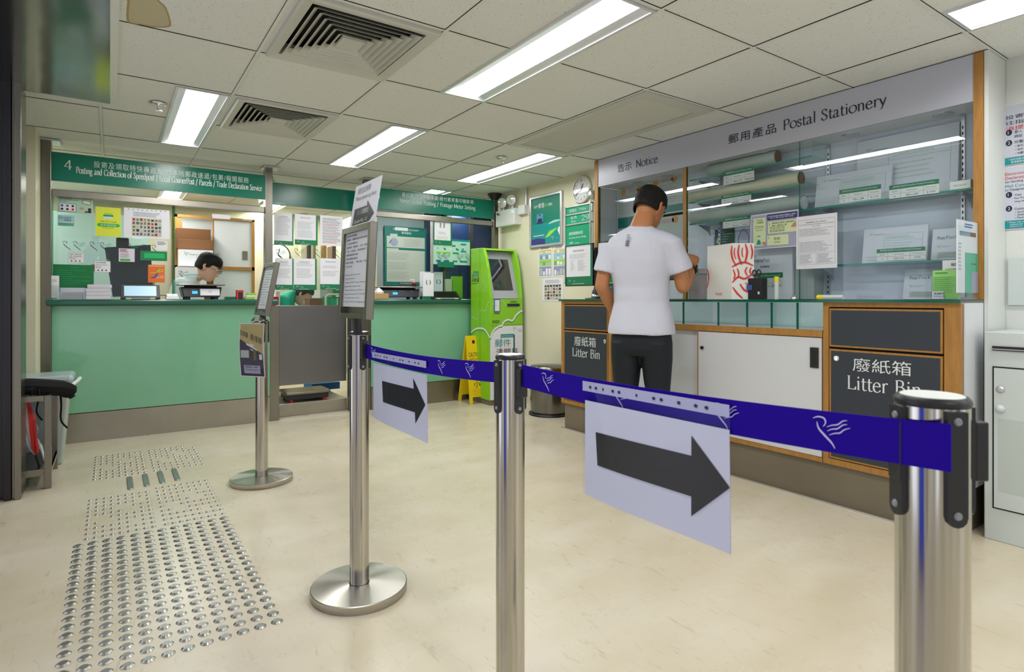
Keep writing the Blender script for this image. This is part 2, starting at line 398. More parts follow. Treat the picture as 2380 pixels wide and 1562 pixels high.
M_base.node_tree.links.new(_tn.outputs[0], _b.inputs['Tangent'])
M_chrome = mat('chrome', (.8, .8, .8), .08, 1)
M_alu = mat('satin aluminium', (.62, .64, .66), .35, 1)
M_black = mat('black plastic', (.012, .012, .014), .4)
M_dark = mat('dark gap', (.01, .011, .012), .8)
M_white = mat('white paper', '#e4e5ec', .6)
M_whitep = mat('white plastic', '#dfe3df', .4)
M_ink = mat('black ink', (.02, .02, .025), .55)
M_grey = mat('grey print', '#8b8e92', .6)
M_lgrey = mat('pale grey print', '#b4b7ba', .6)
M_navy = mat('navy ink', '#141a3c', .5)
M_fascia = mat('green sign enamel', '#00755f', .25)
M_signtxt = mat('pale sign lettering', '#d5e4dc', .4)
M_green = mat('sign green', '#07784f', .4)
M_greenb = mat('bright green', '#0a9a6c', .4)
M_lime = mat('lime print', '#8fd13a', .45)
M_teal = mat('teal print', '#0a8f94', .4)
M_yellow = mat('yellow print', '#d9e23c', .5)
M_red = mat('red print', '#cf2a25', .5)
M_blue = mat('blue print', '#3c57a8', .5)
M_panel = mat('green back-painted glass', '#7ab594', .14, coat=.25)
M_top = mat('dark green worktop', '#235c4d', .22)
M_wood = mat('oak edging', '#a87838', .5, var=(60, .14, (1, 1, .15)))
M_slate = mat('slate laminate', '#30363f', .45)
M_plinth = mat('grey plinth board', '#7a705e', .5, var=(3, .12))
M_gedge = mat('green glass edge', '#0c5a45', .15)
M_brown = mat('brown card', '#6f4a2b', .85)
M_glass = glassmat('clear glass', (.93, .97, .96))
M_glassv = glassmat('display glass', (.955, .975, .985), 1.0, 1.6)
M_acr = glassmat('clear acrylic', (.93, .95, .95), .8, 1.45)
M_film = glassmat('clear plastic film', (.93, .94, .97), .7, 1.4)

def floor_mat():
    m = mat('cream vinyl floor', '#cdbf9f', .3, coat=0)
    nt = m.node_tree; b = nt.nodes['Principled BSDF']; L = nt.links
    tc = nt.nodes.new('ShaderNodeTexCoord')
    def noise(scale, sc, det=5, dist=0):
        mp = nt.nodes.new('ShaderNodeMapping'); mp.inputs['Scale'].default_value = sc; L.new(tc.outputs['Object'], mp.inputs[0])
        n = nt.nodes.new('ShaderNodeTexNoise'); n.inputs['Scale'].default_value = scale; n.inputs['Detail'].default_value = det
        n.inputs['Distortion'].default_value = dist; L.new(mp.outputs[0], n.inputs['Vector']); return n
    def ramp(n, p0, c0, p1, c1):
        r = nt.nodes.new('ShaderNodeValToRGB'); r.color_ramp.elements[0].position = p0; r.color_ramp.elements[1].position = p1
        r.color_ramp.elements[0].color = (*c0, 1); r.color_ramp.elements[1].color = (*c1, 1); L.new(n.outputs['Fac'], r.inputs[0]); return r
    a = ramp(noise(2.2, (1, 2.5, 1)), .3, lin('#c9bfa6'), .7, lin('#d4cbb8'))
    s = ramp(noise(14, (3.4, .8, 1), 8, 1.2), .60, (1, 1, 1), .78, (.80, .74, .66))
    s2 = ramp(noise(55, (1, 2.4, 1), 6, .8), .66, (1, 1, 1), .80, (.80, .76, .70))
    s3 = ramp(noise(1.1, (1, 1, 1), 6, .4), .42, (1, 1, 1), .78, (.93, .90, .84))
    prev = a.outputs[0]
    for r in (s, s2, s3):
        mx = nt.nodes.new('ShaderNodeMix'); mx.data_type = 'RGBA'; mx.blend_type = 'MULTIPLY'; mx.inputs[0].default_value = 1
        L.new(prev, mx.inputs[6]); L.new(r.outputs[0], mx.inputs[7]); prev = mx.outputs[2]
    L.new(prev, b.inputs['Base Color'])
    rg = ramp(noise(5, (1, 1, 1)), .3, (.24,) * 3, .7, (.40,) * 3); L.new(rg.outputs[0], b.inputs['Roughness'])
    return m
def tile_mat():
    m = mat('mineral fibre tile', '#e6e8e4', .8)
    nt = m.node_tree; b = nt.nodes['Principled BSDF']; L = nt.links
    tc = nt.nodes.new('ShaderNodeTexCoord')
    v = nt.nodes.new('ShaderNodeTexVoronoi'); v.inputs['Scale'].default_value = 85; L.new(tc.outputs['Object'], v.inputs['Vector'])
    r = nt.nodes.new('ShaderNodeValToRGB'); r.color_ramp.elements[0].position = .10; r.color_ramp.elements[1].position = .17
    r.color_ramp.elements[0].color = (0, 0, 0, 1); r.color_ramp.elements[1].color = (1, 1, 1, 1); L.new(v.outputs['Distance'], r.inputs[0])
    n = nt.nodes.new('ShaderNodeTexNoise'); n.inputs['Scale'].default_value = 34; n.inputs['Detail'].default_value = 2; L.new(tc.outputs['Object'], n.inputs['Vector'])
    r2 = nt.nodes.new('ShaderNodeValToRGB'); r2.color_ramp.elements[0].position = .45; r2.color_ramp.elements[1].position = .51
    r2.color_ramp.elements[0].color = (1, 1, 1, 1); r2.color_ramp.elements[1].color = (0, 0, 0, 1); L.new(n.outputs['Fac'], r2.inputs[0])
    mx = nt.nodes.new('ShaderNodeMath'); mx.operation = 'MAXIMUM'; L.new(r.outputs[0], mx.inputs[0]); L.new(r2.outputs[0], mx.inputs[1])
    mc = nt.nodes.new('ShaderNodeMix'); mc.data_type = 'RGBA'; mc.inputs[6].default_value = (*lin('#55524a'), 1); mc.inputs[7].default_value = (*lin('#e6e8e4'), 1)
    L.new(mx.outputs[0], mc.inputs[0]); L.new(mc.outputs[2], b.inputs['Base Color'])
    return m
M_floor = floor_mat(); M_tile = tile_mat()
M_tbar = mat('white ceiling grid', '#e2e4de', .5)

# ------------------------------------------------------------------ the room
def S(mb, name, **k): return mb.build(name, kind='structure', **k)
S(MB().box((-1.6, -3, -.1), (5.2, 9.5, 0), M_floor), 'floor')
GX = [-1.6, -1.266, -.657, -.048, .561, 1.17, 1.779, 2.388, 2.997, 3.52, 4.1, 4.7, 5.2]
GY = [-3, -2.4, -1.72, -1.04, -.36, .33, .96, 1.56, 2.197, 2.877, 3.558, 4.25, 4.95, 5.63, 6.31, 6.99, 7.67, 8.35, 9.5]
TROFF = [(.29, 3.575, .555, 4.93), (1.505, 3.575, 1.773, 4.93), (1.49, 1.575, 1.773, 2.86), (2.725, 3.61, 2.99, 4.93), (2.715, -.345, 2.99, .945),
         (1.505, -1.03, 1.773, .31), (.29, .35, .555, 1.55), (.29, -2.38, .555, -1.06), (2.725, -2.38, 2.99, -1.06)]
TROFFB = [(.42, 6.33, .69, 7.65), (1.50, 7.0, 1.773, 8.33), (2.725, 7.0, 2.99, 8.33), (-.93, 6.33, -.67, 7.65), (3.75, 6.33, 4.02, 7.0), (2.725, 5.45, 2.99, 6.22)]  # last entry is an unseen lamp added to brighten the counter 5 interior
VENTS = [(.59, 2.215, 1.16, 2.87), (.59, 3.575, 1.16, 4.24)]
VENTSB = [(-.35, 6.33, .2, 6.97), (.75, 5.9, 1.3, 6.5)]
GRILLE = (2.40, 2.21, 2.985, 3.55)
STEELP = (-.66, 1.0, .03, 4.14)
holes = TROFF + TROFFB + VENTS + VENTSB + [GRILLE, STEELP]
def clip_rect(rs, h):
    out = []
    for (a, b, c, d) in rs:
        x0, y0, x1, y1 = max(a, h[0]), max(b, h[1]), min(c, h[2]), min(d, h[3])
        if x0 >= x1 or y0 >= y1: out.append((a, b, c, d)); continue
        if a < x0: out.append((a, b, x0, d))
        if x1 < c: out.append((x1, b, c, d))
        if b < y0: out.append((x0, b, x1, y0))
        if y1 < d: out.append((x0, y1, x1, d))
    return out
cl = MB(); FZ = lambda z: Fr((0, 0, z), (1, 0, 0), (0, -1, 0))     # faces down
def zrect(mb, x0, y0, x1, y1, z, m, down=True):
    q = [(x0, y0, z), (x0, y1, z), (x1, y1, z), (x1, y0, z)]
    mb.add(q if down else q[::-1], [(0, 1, 2, 3)], m)
for i in range(len(GX) - 1):
    for j in range(len(GY) - 1):
        g = .0081; rs = [(GX[i] + g, GY[j] + g, GX[i + 1] - g, GY[j + 1] - g)]
        for h in holes: rs = clip_rect(rs, h)
        for r in rs: zrect(cl, r[0], r[1], r[2], r[3], CZ + .004, M_tile)
for L_, ax in ((GX[1:-1], 0), (GY[1:-1], 1)):
    for g in L_:
        b = .0075
        rs = [(g - b, GY[0], g + b, GY[-1])] if ax == 0 else [(GX[0], g - b, GX[-1], g + b)]
        for h in holes: rs = clip_rect(rs, h)
        for r in rs: zrect(cl, r[0], r[1], r[2], r[3], CZ + (.0005 if ax else 0), M_tbar)
cl.box((GX[0], GY[0], CZ + .18), (GX[-1], GY[-1], CZ + .2), M_dark)
rs = [(GX[0], GY[0], GX[-1], GY[-1])]
for h in holes: rs = clip_rect(rs, h)
for r in rs: zrect(cl, r[0], r[1], r[2], r[3], CZ + .010, M_dark)
# water stain on one tile (a mark of the tile itself)
stain = mat('old water stain', '#b09a66', .8); stain2 = mat('inside of water stain', '#c3bb9a', .8)
c0 = atZ(300, 8, CZ); sp = [(395, 45), (397, 62), (385, 66), (372, 66), (352, 65), (330, 60), (296, 54), (296, 0), (300, -30), (352, -20), (370, 4), (385, 18)]
zs = [atZ(u, v, CZ) for u, v in sp]; cen = sum(zs, Vector()) / len(zs)
cat_ = catmull([(p.x, p.y, 0) for p in zs], True, 5)
def ringz(k, z): return [(cen.x + (x - cen.x) * k, cen.y + (y - cen.y) * k, z) for x, y, _ in cat_]
N_ = len(cat_)
A_, B_ = ringz(1, CZ + .0034), ringz(.9, CZ + .0034)
cl.add(A_ + B_, [(i, (i + 1) % N_, N_ + (i + 1) % N_, N_ + i) for i in range(N_)], stain)
cl.add(B_, [tuple(range(N_))], stain2)
S(cl, 'ceiling')
# walls
wr = MB(); wr.box((XW, .98, 0), (XW + .12, 5.36, CZ + .1), M_wall); wr.box((XW, -3, 0), (XW + .12, .98, CZ + .1), M_wallw)
S(wr, 'wall_right')
wl = MB(); wl.box((-1.4, 4.96, 0), (-.405, 5.30, CZ + .1), M_wall); wl.box((-1.5, 4.2, 0), (-1.4, 8.2, CZ + .1), M_wall)
S(wl, 'wall_left')
t = empty('added_blue_banner', (-1.3, .65, 0), 'unseen blue banner added to mirror a blue streak into the steel posts', 'banner')  # unseen banner, added only for its blue reflection in the posts
MB().box((-1.31, .35, .02), (-1.28, .95, 2.0), mat('added blue banner cloth', (.01, .06, .95), .5)).build('banner_sheet', t); MB().box((-1.39, .32, 0), (-1.19, .98, .019), M_black).build('foot', t)

wb = MB()
wb.box((-1.5, 8.2, 0), (5.2, 8.3, CZ + .1), M_wall); wb.box((5.1, 5.3, 0), (5.2, 8.2, CZ + .1), M_wall)
wb.box((3.62, 5.30, 0), (5.2, 5.36, CZ + .1), M_wall)
S(wb, 'wall_back')
M_nvy = mat('dark blue partition', '#14284e', .35)
wp = MB(); wp.box((2.32, 6.62, 0), (3.22, 6.70, CZ), mat('blue grey wall paint', '#8f9fa8', .6)); wp.box((3.22, 6.9, 0), (5.1, 6.96, CZ), M_nvy)
for x in (3.22, 3.62, 4.02, 4.42, 4.8): wp.box((x, 6.86, 0), (x + .05, 6.9, CZ), M_dark)
S(wp, 'wall_staff')

# ------------------------------------------------------------------ ceiling fixtures
def emat(name, col, e):
    return mat(name, col, .5, emit=e)
M_lamp = emat('lit tubes behind louvre, hall', (1.0, 1.0, 1.0), LIGHT_COOL); M_lampb = emat('lit tubes behind louvre, staff side', (1.0, .99, .92), LIGHT_BACK)
M_refl = mat('troffer reflector', '#d9dde0', .25, .3)
def troffer(x0, y0, x1, y1, lamp, label, group, louvre=True):
    c = ((x0 + x1) / 2, (y0 + y1) / 2, CZ)
    t = empty('ceiling_light', c, label, 'ceiling light', group)
    f = MB(); w_ = .014; zb = CZ - .004
    for a in ((x0, y0, x0 + w_, y1), (x1 - w_, y0, x1, y1), (x0 + w_, y0, x1 - w_, y0 + w_), (x0 + w_, y1 - w_, x1 - w_, y1)):
        f.box((a[0], a[1], zb), (a[2], a[3], CZ + .07), M_refl)
    f.box((x0 + w_, y0 + w_, CZ + .066), (x1 - w_, y1 - w_, CZ + .07), M_refl)
    f.build('frame', t)
    xm = (x0 + x1) / 2; d = MB(); zl = CZ + (.045 if louvre else .010)
    for s_ in (-1, 1):     # sloping side reflectors
        xa = xm + s_ * ((x1 - x0) / 2 - w_); xb = xm + s_ * .080
        q = [(xa, y0 + w_, CZ + .001), (xa, y1 - w_, CZ + .001), (xb, y1 - w_, zl), (xb, y0 + w_, zl)]
        d.add(q if s_ < 0 else q[::-1], [(0, 1, 2, 3)], M_refl)
    d.build('reflector', t)
    e = MB(); zrect(e, xm - .080, y0 + .02, xm + .080, y1 - .02, zl + .001, lamp)
    e.build('tube_panel', t)
    if louvre:
        l = MB(); n = 11
        for k in range(1, n):
            y = y0 + (y1 - y0) * k / n
            l.add([(xm - .080, y, CZ + .045), (xm + .080, y, CZ + .045), (xm + .07, y, CZ + .018), (xm - .07, y, CZ + .018)], [(0, 1, 2, 3)], M_alu)
        l.build('louvre', t)
    return t
labs = ['troffer light left of the round sprinkler, nearest the metal ceiling panel', 'troffer light over the middle gate, second from the left of the far row',
        'long bright troffer light nearest the camera, right of the big square vent', 'troffer light at the far right, beyond the ribbed return grille',
        'troffer light with visible louvre blades in the top right corner of the photo']
for i, q in enumerate(TROFF):
    troffer(*q, M_lamp, labs[i] if i < 5 else 'white troffer light behind the camera, seen only in reflections', 'ceiling lights', louvre=i == 4)
for i, q in enumerate(TROFFB):
    troffer(*q, M_lampb, ['troffer light seen under the counter 4 sign', 'troffer light seen under the blank green fascia behind the gate', 'troffer light beyond the gate on the right', 'troffer light over the lockers on the staff side', 'troffer light over the dark blue partition', 'unseen troffer light added to brighten counter 5, hidden behind its sign'][i], 'staff side ceiling lights', False)

M_vent = mat('vent enamel', '#cccdc4', .45)
def vent(x0, y0, x1, y1, label, n=6):
    cx, cy = (x0 + x1) / 2, (y0 + y1) / 2
    t = empty('ceiling_vent', (cx, cy, CZ), label, 'air vent', 'square ceiling air vents')
    hx, hy = (x1 - x0) / 2, (y1 - y0) / 2
    def ring(mb, k0, z0, k1, z1, m):
        P = [(cx + sx * hx * k, cy + sy * hy * k, z) for k, z in ((k0, z0), (k1, z1)) for sx, sy in ((-1, -1), (1, -1), (1, 1), (-1, 1))]
        mb.add(P, [(i, 4 + i, 4 + (i + 1) % 4, (i + 1) % 4) for i in range(4)], m)
    f = MB(); ring(f, 1, CZ + .01, 1, CZ - .012, M_vent); ring(f, 1, CZ - .012, .97, CZ - .016, M_vent); ring(f, .97, CZ - .016, .84, CZ - .006, M_vent); ring(f, .84, CZ - .006, .84, CZ + .05, M_vent)
    f.build('frame', t)
    ks = [.80 - .105 * i for i in range(n)]
    for k in ks:
        b = MB(); ring(b, k, CZ - .012, k - .095, CZ + .013, M_vent); ring(b, k - .006, CZ - .012, k - .101, CZ + .013, M_vent); ring(b, k - .006, CZ - .012, k, CZ - .012, M_vent)
        b.build('louvre_blade', t)
    c = MB(); k = ks[-1] - .10
    c.box((cx - hx * k, cy - hy * k, CZ - .008), (cx + hx * k, cy + hy * k, CZ + .004), M_vent)
    c.build('centre_plate', t)
    MB().box((x0 + .01, y0 + .01, CZ + .09), (x1 - .01, y1 - .01, CZ + .1), M_dark).build('duct_plate', t)
vent(*VENTS[0], 'big square four way air vent nearest the camera, at the top of the photo')
vent(*VENTS[1], 'square four way air vent behind the bigger one, left of the far troffer')
vent(*VENTSB[0], 'square air vent on the staff side above the counter 4 glass, left')
vent(*VENTSB[1], 'square air vent on the staff side above the clerk')
t = empty('return_grille', ((GRILLE[0] + GRILLE[2]) / 2, (GRILLE[1] + GRILLE[3]) / 2, CZ), 'long ribbed return air grille in the ceiling in front of the notice board', 'air grille')
g = MB(); x0, y0, x1, y1 = GRILLE
for a in ((x0, y0, x0 + .07, y1), (x1 - .07, y0, x1, y1), (x0 + .07, y0, x1 - .07, y0 + .09), (x0 + .07, y1 - .06, x1 - .07, y1)):
    g.box((a[0], a[1], CZ - .006), (a[2], a[3], CZ + .02), M_vent)
g.build('frame', t)
g = MB(); n = 17
for k in range(n):
    x = x0 + .075 + (x1 - x0 - .15) * (k + .5) / n
    g.add([(x - .013, y0 + .09, CZ + .014), (x - .013, y1 - .06, CZ + .014), (x + .012, y1 - .06, CZ - .004), (x + .012, y0 + .09, CZ - .004)], [(0, 1, 2, 3)], M_vent)
g.build('slats', t)
MB().box((x0 + .01, y0 + .01, CZ + .05), (x1 - .01, y1 - .01, CZ + .06), M_dark).build('duct_plate', t)
MB().box((x0 + .1, y0 + .004, CZ - .001), (x1 - .16, y0 + .020, CZ + .001), M_dark)
# sprinklers
for (u, v, z, lab) in ((368, 240, CZ, 'round sprinkler head in the ceiling left of the left troffer'), (1165, 366, CZ, 'small sprinkler head in the ceiling above the right end of counter 5'), (882, 482, 1.0, None)):
    if lab is None: p = Vector((2.55, 6.1, CZ)); lab = 'sprinkler head on the staff side under the counter 5 sign'
    else: p = atZ(u, v, CZ)
    t = empty('sprinkler', (p.x, p.y, CZ), lab, 'sprinkler', 'ceiling sprinklers')
    MB().lathe((p.x, p.y, CZ), [(.043, 0), (.045, -.004), (.03, -.012), (.016, -.014)][::-1], M_chrome, 24).build('escutcheon', t)
    MB().lathe((p.x, p.y, CZ - .045), [(.02, 0), (.021, .003), (.006, .006), (.006, .034)], M_chrome, 16).build('deflector', t)

# polished metal ceiling panel over the entrance, with its pale trim
x0, y0, x1, y1 = STEELP
M_pol = mat('wavy polished sheet', (.34, .37, .37), .14, 1, bump=(1.6, .5, (1, .7, 1)))
t = empty('ceiling_panel', ((x0 + x1) / 2, (y0 + y1) / 2, CZ), 'large wavy polished metal panel in the ceiling at the top left corner', 'ceiling panel')
mb = MB(); mb.box((x0, y0, CZ - .004), (x1 - .03, y1 - .035, CZ + .004), M_pol); mb.build('sheet', t)
mb = MB(); mb.box((x1 - .03, y0, CZ - .006), (x1, y1, CZ + .006), M_tbar); mb.box((x0, y1 - .035, CZ - .006), (x1 - .03, y1, CZ + .006), M_tbar); mb.build('trim', t)
# metal door frame at the left edge of the view
mb = MB()
for a0, a1, b0, b1 in ((-.70, -.455, 4.02, 4.2), (-.455, -.425, 3.98, 4.2), (-.425, -.412, 4.0, 4.2), (-.412, -.384, 3.975, 4.2)):
    mb.box((a0, b0, 0), (a1, b1, CZ), M_steel if a0 in (-.425, -.412) else mat('dark bronze metal', (.05, .05, .055), .3, 1))
mb.box((-1.4, 3.9, 0), (-.70, 4.2, CZ), _M['dark bronze metal'])
S(mb, 'trim_1', bevel=.003)

# ------------------------------------------------------------------ counter wall (counters 4 and 5, gate between)
fa = FA(YA)
def tpx(mb, fr, s, x0, yb, yt, x1, y1, m, serif=False, c=.001, spacing=1.0, bold=1.0):
    a0, b0 = fr.px(x0, yb); h = fr.px(x0, yt)[1] - b0; a1 = fr.px(x1, y1)[0]
    if serif: mb.serif(fr, s, a0, b0, h, m, w=a1 - a0, c=c, bold=bold)
    else: mb.text(fr, s, a0, b0, m, h=h, w=a1 - a0, c=c, spacing=spacing)
ZT = 1.043                     # worktop of the counters
KZ = .215                      # top of the metal kick
def counter(x0, x1, label, jog=0):
    t = empty('service_counter', ((x0 + x1) / 2, YA + .3, 0), label, 'counter', 'service counters')
    MB().box((x0, YA, KZ), (x1, YA + .02, ZT - .045), M_panel).build('front_panel', t, bevel=.002)
    MB().box((x0, YA - .004, 0), (x1, YA + .018, KZ - .004), M_steelh).build('kick_plate', t)
    MB().box((x0, YA + .02, 0), (x1, YA + .26, ZT - .05), mat('carcass board', '#b9b6a8', .6)).build('carcass', t)
    MB().box((x0 - .03, YA - .05, ZT - .045), (x1 + jog, YA + .28, ZT), M_top).build('worktop', t, bevel=.012)
    return t
C4 = counter(-.345, 1.125, 'long counter with pale green glass front under the counter 4 sign', jog=.06)
C5 = counter(2.03, 3.49, 'green fronted counter under the counter 5 sign, behind the kiosk')
def spost(xa, xb, ya, yb, z0, label, cap=None, name='steel_post', z1=CZ):
    t = empty(name, ((xa + xb) / 2, (ya + yb) / 2, z0), label, 'post', 'metal posts of the counter screen')
    MB().box((xa, ya, z0), (xb, yb, z1), M_steel).build('shaft', t, bevel=.004)
    if cap: MB().box((xa - .015, ya - .03, CZ - .012), (xb + .05, yb + .03, CZ), M_alu).build('ceiling_plate', t)
    return t
spost(-.405, -.345, YA - .02, YA + .08, 0, 'metal post at the left end of counter 4, next to the cream wall', True)
spost(1.09, 1.15, YA + .0, YA + .08, ZT, 'metal post between counter 4 and the gate, above the worktop', True)
spost(1.97, 2.03, YA + .0, YA + .08, 1.0, 'metal post between the gate and counter 5, behind the tall sign holder', True)
spost(3.40, 3.45, YA - .01, YA + .05, ZT, 'metal post at the right end of counter 5 with a dark cup at the ceiling')
MB().lathe((3.425, YA + .02, CZ - .07), [(.035, 0), (.04, .01), (.075, .055), (.078, .069)], M_black, 20).build('ceiling_cup', label='dark conical cup at the ceiling on the post beside the emergency lights', cat='post cap')
# fascias
def fascia(x0, x1, y, z0, z1, label):
    m = MB(); m.box((x0, y, z0), (x1, y + .03, z1), M_fascia); return m
m = fascia(-.344, 1.089, YA, 1.895, 2.100, '')
f = fa.off(.001)
tpx(m, f, '4', 149, 393, 371, 168, 394, M_signtxt, True)
tpx(m, f, '投寄及領取特快專遞郵件/本地郵政速遞/包裹/報關服務', 218, 389, 374, 578, 421, M_signtxt, spacing=1.15)
tpx(m, f, 'Posting and Collection of Speedpost / Local CourierPost / Parcels / Trade Declaration Service', 176.7, 402, 387.5, 608.7, 441.5, M_signtxt, True)
m.build('counter_sign', label='green fascia sign numbered 4 for posting and collection of speedpost', cat='sign')
m = fascia(2.031, 3.399, YA, 1.905, 2.105, '')
tpx(m, f, '5', 872, 462, 445, 883, 463, M_signtxt, True)
tpx(m, f, '蓋印郵資郵件投寄處/繳付郵資蓋印機款項', 934, 457, 447, 1100, 474, M_signtxt, spacing=1.15)
tpx(m, f, 'Meter Letter Posting / Postage Meter Setting', 928, 470.5, 461, 1105, 489, M_signtxt, True)
m.build('counter_sign', label='green fascia sign numbered 5 for meter letter posting', cat='sign')
MB().box((1.16, YA + .30, 1.905), (2.02, YA + .33, 2.105), M_fascia).build('blank_fascia', label='plain green fascia without lettering above the metal gate', cat='sign')
MB().box((1.10, YA + .031, 1.905), (1.16, YA + .33, 2.105), M_fascia).build('blank_fascia', label='short green return fascia behind the post beside counter 4', cat='sign')
# rails and glass above the worktops
def rail(x0, x1, z0, z1, label):
    MB().box((x0, YA + .02, z0), (x1, YA + .075, z1), M_steelh).build('glazing_rail', label=label, cat='rail', bevel=.003, group='steel rails above the counters')
rail(-.344, 1.089, 1.785, 1.835, 'horizontal steel rail above the counter 4 glass')
rail(2.031, 3.399, 1.835, 1.885, 'horizontal steel rail above the counter 5 glass')
YG = YA + .05
def pane(x0, x1, z0, z1, name, label, y=YG, edge=True, group=None):
    t = empty(name, ((x0 + x1) / 2, y, z0), label, 'glass pane', group)
    m = MB(); m.box((x0, y, z0), (x1, y + .008, z1), M_glass); m.build('glass', t)
    e = MB()
    if edge:
        for a in ((x0, x0 + .006), (x1 - .006, x1)): e.box((a[0], y - .0005, z0), (a[1], y + .0085, z1), M_gedge2)
        e.build('edge', t)
    return t
M_gedge2 = glassmat('pale glass edge', (.45, .72, .62), .9, 1.5)
xo = atY(403, 600, YG).x
pane(-.344, xo, ZT, 1.784, 'counter_glass', 'left glass pane of the counter 4 screen, covered with notices')
pane(xo + .002, 1.089, 1.70, 1.784, 'counter_glass', 'shallow glass pane over the serving opening of counter 4', edge=False)
pane(-.344, 1.089, 1.836, 1.895, 'counter_glass', 'narrow glass strip between the counter 4 rail and sign', edge=False)
x5 = atY(1003, 600, YG).x
pane(x5, 3.399, ZT, 1.834, 'counter_glass', 'right glass pane of the counter 5 screen, with the green notices')
pane(2.031, x5 - .002, 1.70, 1.834, 'counter_glass', 'glass pane over the serving opening of counter 5', edge=False)
MB().box((x5 - .012, YG - .012, ZT), (x5 + .012, YG - .001, 1.834), M_alu).build('glazing_bar', label='thin upright metal bar dividing the counter 5 glass', cat='bar')
MB().box((xo - .008, YG - .010, ZT), (xo + .012, YG - .001, 1.784), M_gedge2).build('glazing_bar', label='upright glass fin at the left of the clerk opening', cat='bar')
# white band on the glass lip
for (u0, v0, u1, v1, y, lab) in ((493, 499, 535, 507, YG, 'small white strip label on the glass edge above the clerk'), (918, 529, 948, 535, YG, 'small white strip label on the glass over the counter 5 opening')):
    a = atY(u0, v1, y - .003); b = atY(u1, v0 + 1, y - .003)
    MB().box((a.x, y - .003, a.z), (b.x, y - .001, b.z), M_white).build('strip_label', label=lab, cat='label')

# ---- middle gate
spost(1.125, 1.205, YA + .001, YA + .12, 0, 'wide metal post at the left of the metal gate, below the worktop', z1=ZT - .05)
spost(1.84, 2.028, YA + .001, YA + .12, 0, 'wide metal post at the right of the metal gate, behind the middle stanchion', z1=ZT - .0)
YM = YA + .14
zt = atY(700, 710, YM).z; zb = atY(700, 893, YM).z
MB().box((1.207, YM, zb), (1.838, YM + .03, zt), mat('dull grey steel', (.20, .20, .205), .30, 1, var=(1.2, .15))).build('metal_gate', label='dull metal gate panel between counters 4 and 5', cat='gate', bevel=.002)
t = empty('scale_platform', (1.52, YA + .3, 0), 'low steel platform under the metal gate that carries the parcel scale', 'platform')
MB().box((1.207, YA + .12, 0), (1.838, YA + .62, .115), M_steelh).build('platform', t, bevel=.004)
MB().box((1.23, YA + .42, .116), (1.29, YA + .60, .118), M_dark).build('slot', t)
# floor parcel scale
a = atZ(674, 921, .16); b = atZ(777, 915, .16)
cx = 1.50; y0 = YA + .17; y1 = YA + .45
t = empty('parcel_scale', (cx, (y0 + y1) / 2, .115), 'low parcel weighing scale with steel top and red feet under the gate', 'scale')
MB().box((cx - .20, y0, .175), (cx + .20, y1, .205), M_steel).build('weighing_plate', t, bevel=.012)
MB().box((cx - .185, y0 + .012, .13), (cx + .185, y1 - .012, .176), M_black).build('base', t, bevel=.004)
for sx in (-1, 1):
    for yy in (y0 + .03, y1 - .03):
        MB().cyl((cx + sx * .15, yy, .115), (cx + sx * .15, yy, .131), .018, mat('red rubber', '#c8201c', .5)).build('foot', t)
# glass above the gate with notices
pane(1.16, 1.969, .99, 1.90, 'gate_glass', 'glass screen above the metal gate holding six notices', y=YM)

# ------------------------------------------------------------------ notices and things at the counters
def sheet(fr, u0, v0, u1, v1, m, th=.0016):
    a0, b1 = fr.px(u0, v0); a1, b0 = fr.px(u1, v1)
    mb = MB(); mb.fbox(fr, a0, b0, a1, b1, 0, th, m)
    return mb, a0, b0, a1, b1, fr.off(th + .0006)
def q(a0, a1, k): return a0 + (a1 - a0) * k
FN = FA(YG - .002)
# 1 payment poster
M_mint = mat('mint print', '#a9cdb9', .5)
mb, a0, b0, a1, b1, f = sheet(FN, 133, 453, 216, 498, M_mint)
mb.text(f, 'EASY PAYMENT WITH', q(a0, a1, .04), q(b0, b1, .72), M_ink, h=(b1 - b0) * .07, w=(a1 - a0) * .52, c=0)
mb.text(f, 'QR CODE', q(a0, a1, .04), q(b0, b1, .62), M_ink, h=(b1 - b0) * .07, c=0)
mb.rows(f, q(a0, a1, .04), q(b0, b1, .80), q(a0, a1, .42), q(b0, b1, .92), 2, M_ink, c=0)
mb.rect(f, q(a0, a1, .05), q(b0, b1, .06), q(a0, a1, .52), q(b0, b1, .54), 0, M_ink)
mb.rect(f, q(a0, a1, .06), q(b0, b1, .08), q(a0, a1, .51), q(b0, b1, .52), .0004, M_white)
for k, mm in enumerate((M_blue, M_blue, M_ink, M_navy, M_ink, M_red)):
    mb.disc(f, q(a0, a1, .13 + .15 * (k % 3)), q(b0, b1, .40 if k < 3 else .20), (a1 - a0) * .04, .0008, mm, n=10)
mb.poly(f, [(q(a0, a1, .70), q(b0, b1, .80)), (q(a0, a1, .68), q(b0, b1, .60)), (q(a0, a1, .92), q(b0, b1, .50)), (q(a0, a1, .96), q(b0, b1, .70))], 0, mat('olive drawing', '#4f7560', .6))
mb.poly(f, [(q(a0, a1, .72), q(b0, b1, .77)), (q(a0, a1, .70), q(b0, b1, .63)), (q(a0, a1, .91), q(b0, b1, .54)), (q(a0, a1, .94), q(b0, b1, .69))], .0004, mat('cream drawing', '#dcdcbc', .6))
for s_ in ((.70, .78), (.96, .72)): mb.stroke(f, [(q(a0, a1, s_[0]), q(b0, b1, s_[1])), (q(a0, a1, .86), q(b0, b1, .93))], M_ink, .0012, c=0, curve=False)
mb.rect(f, q(a0, a1, .86), q(b0, b1, .05), q(a0, a1, .95), q(b0, b1, .34), 0, M_ink); mb.rect(f, q(a0, a1, .77), q(b0, b1, .05), q(a0, a1, .86), q(b0, b1, .15), 0, M_brown)
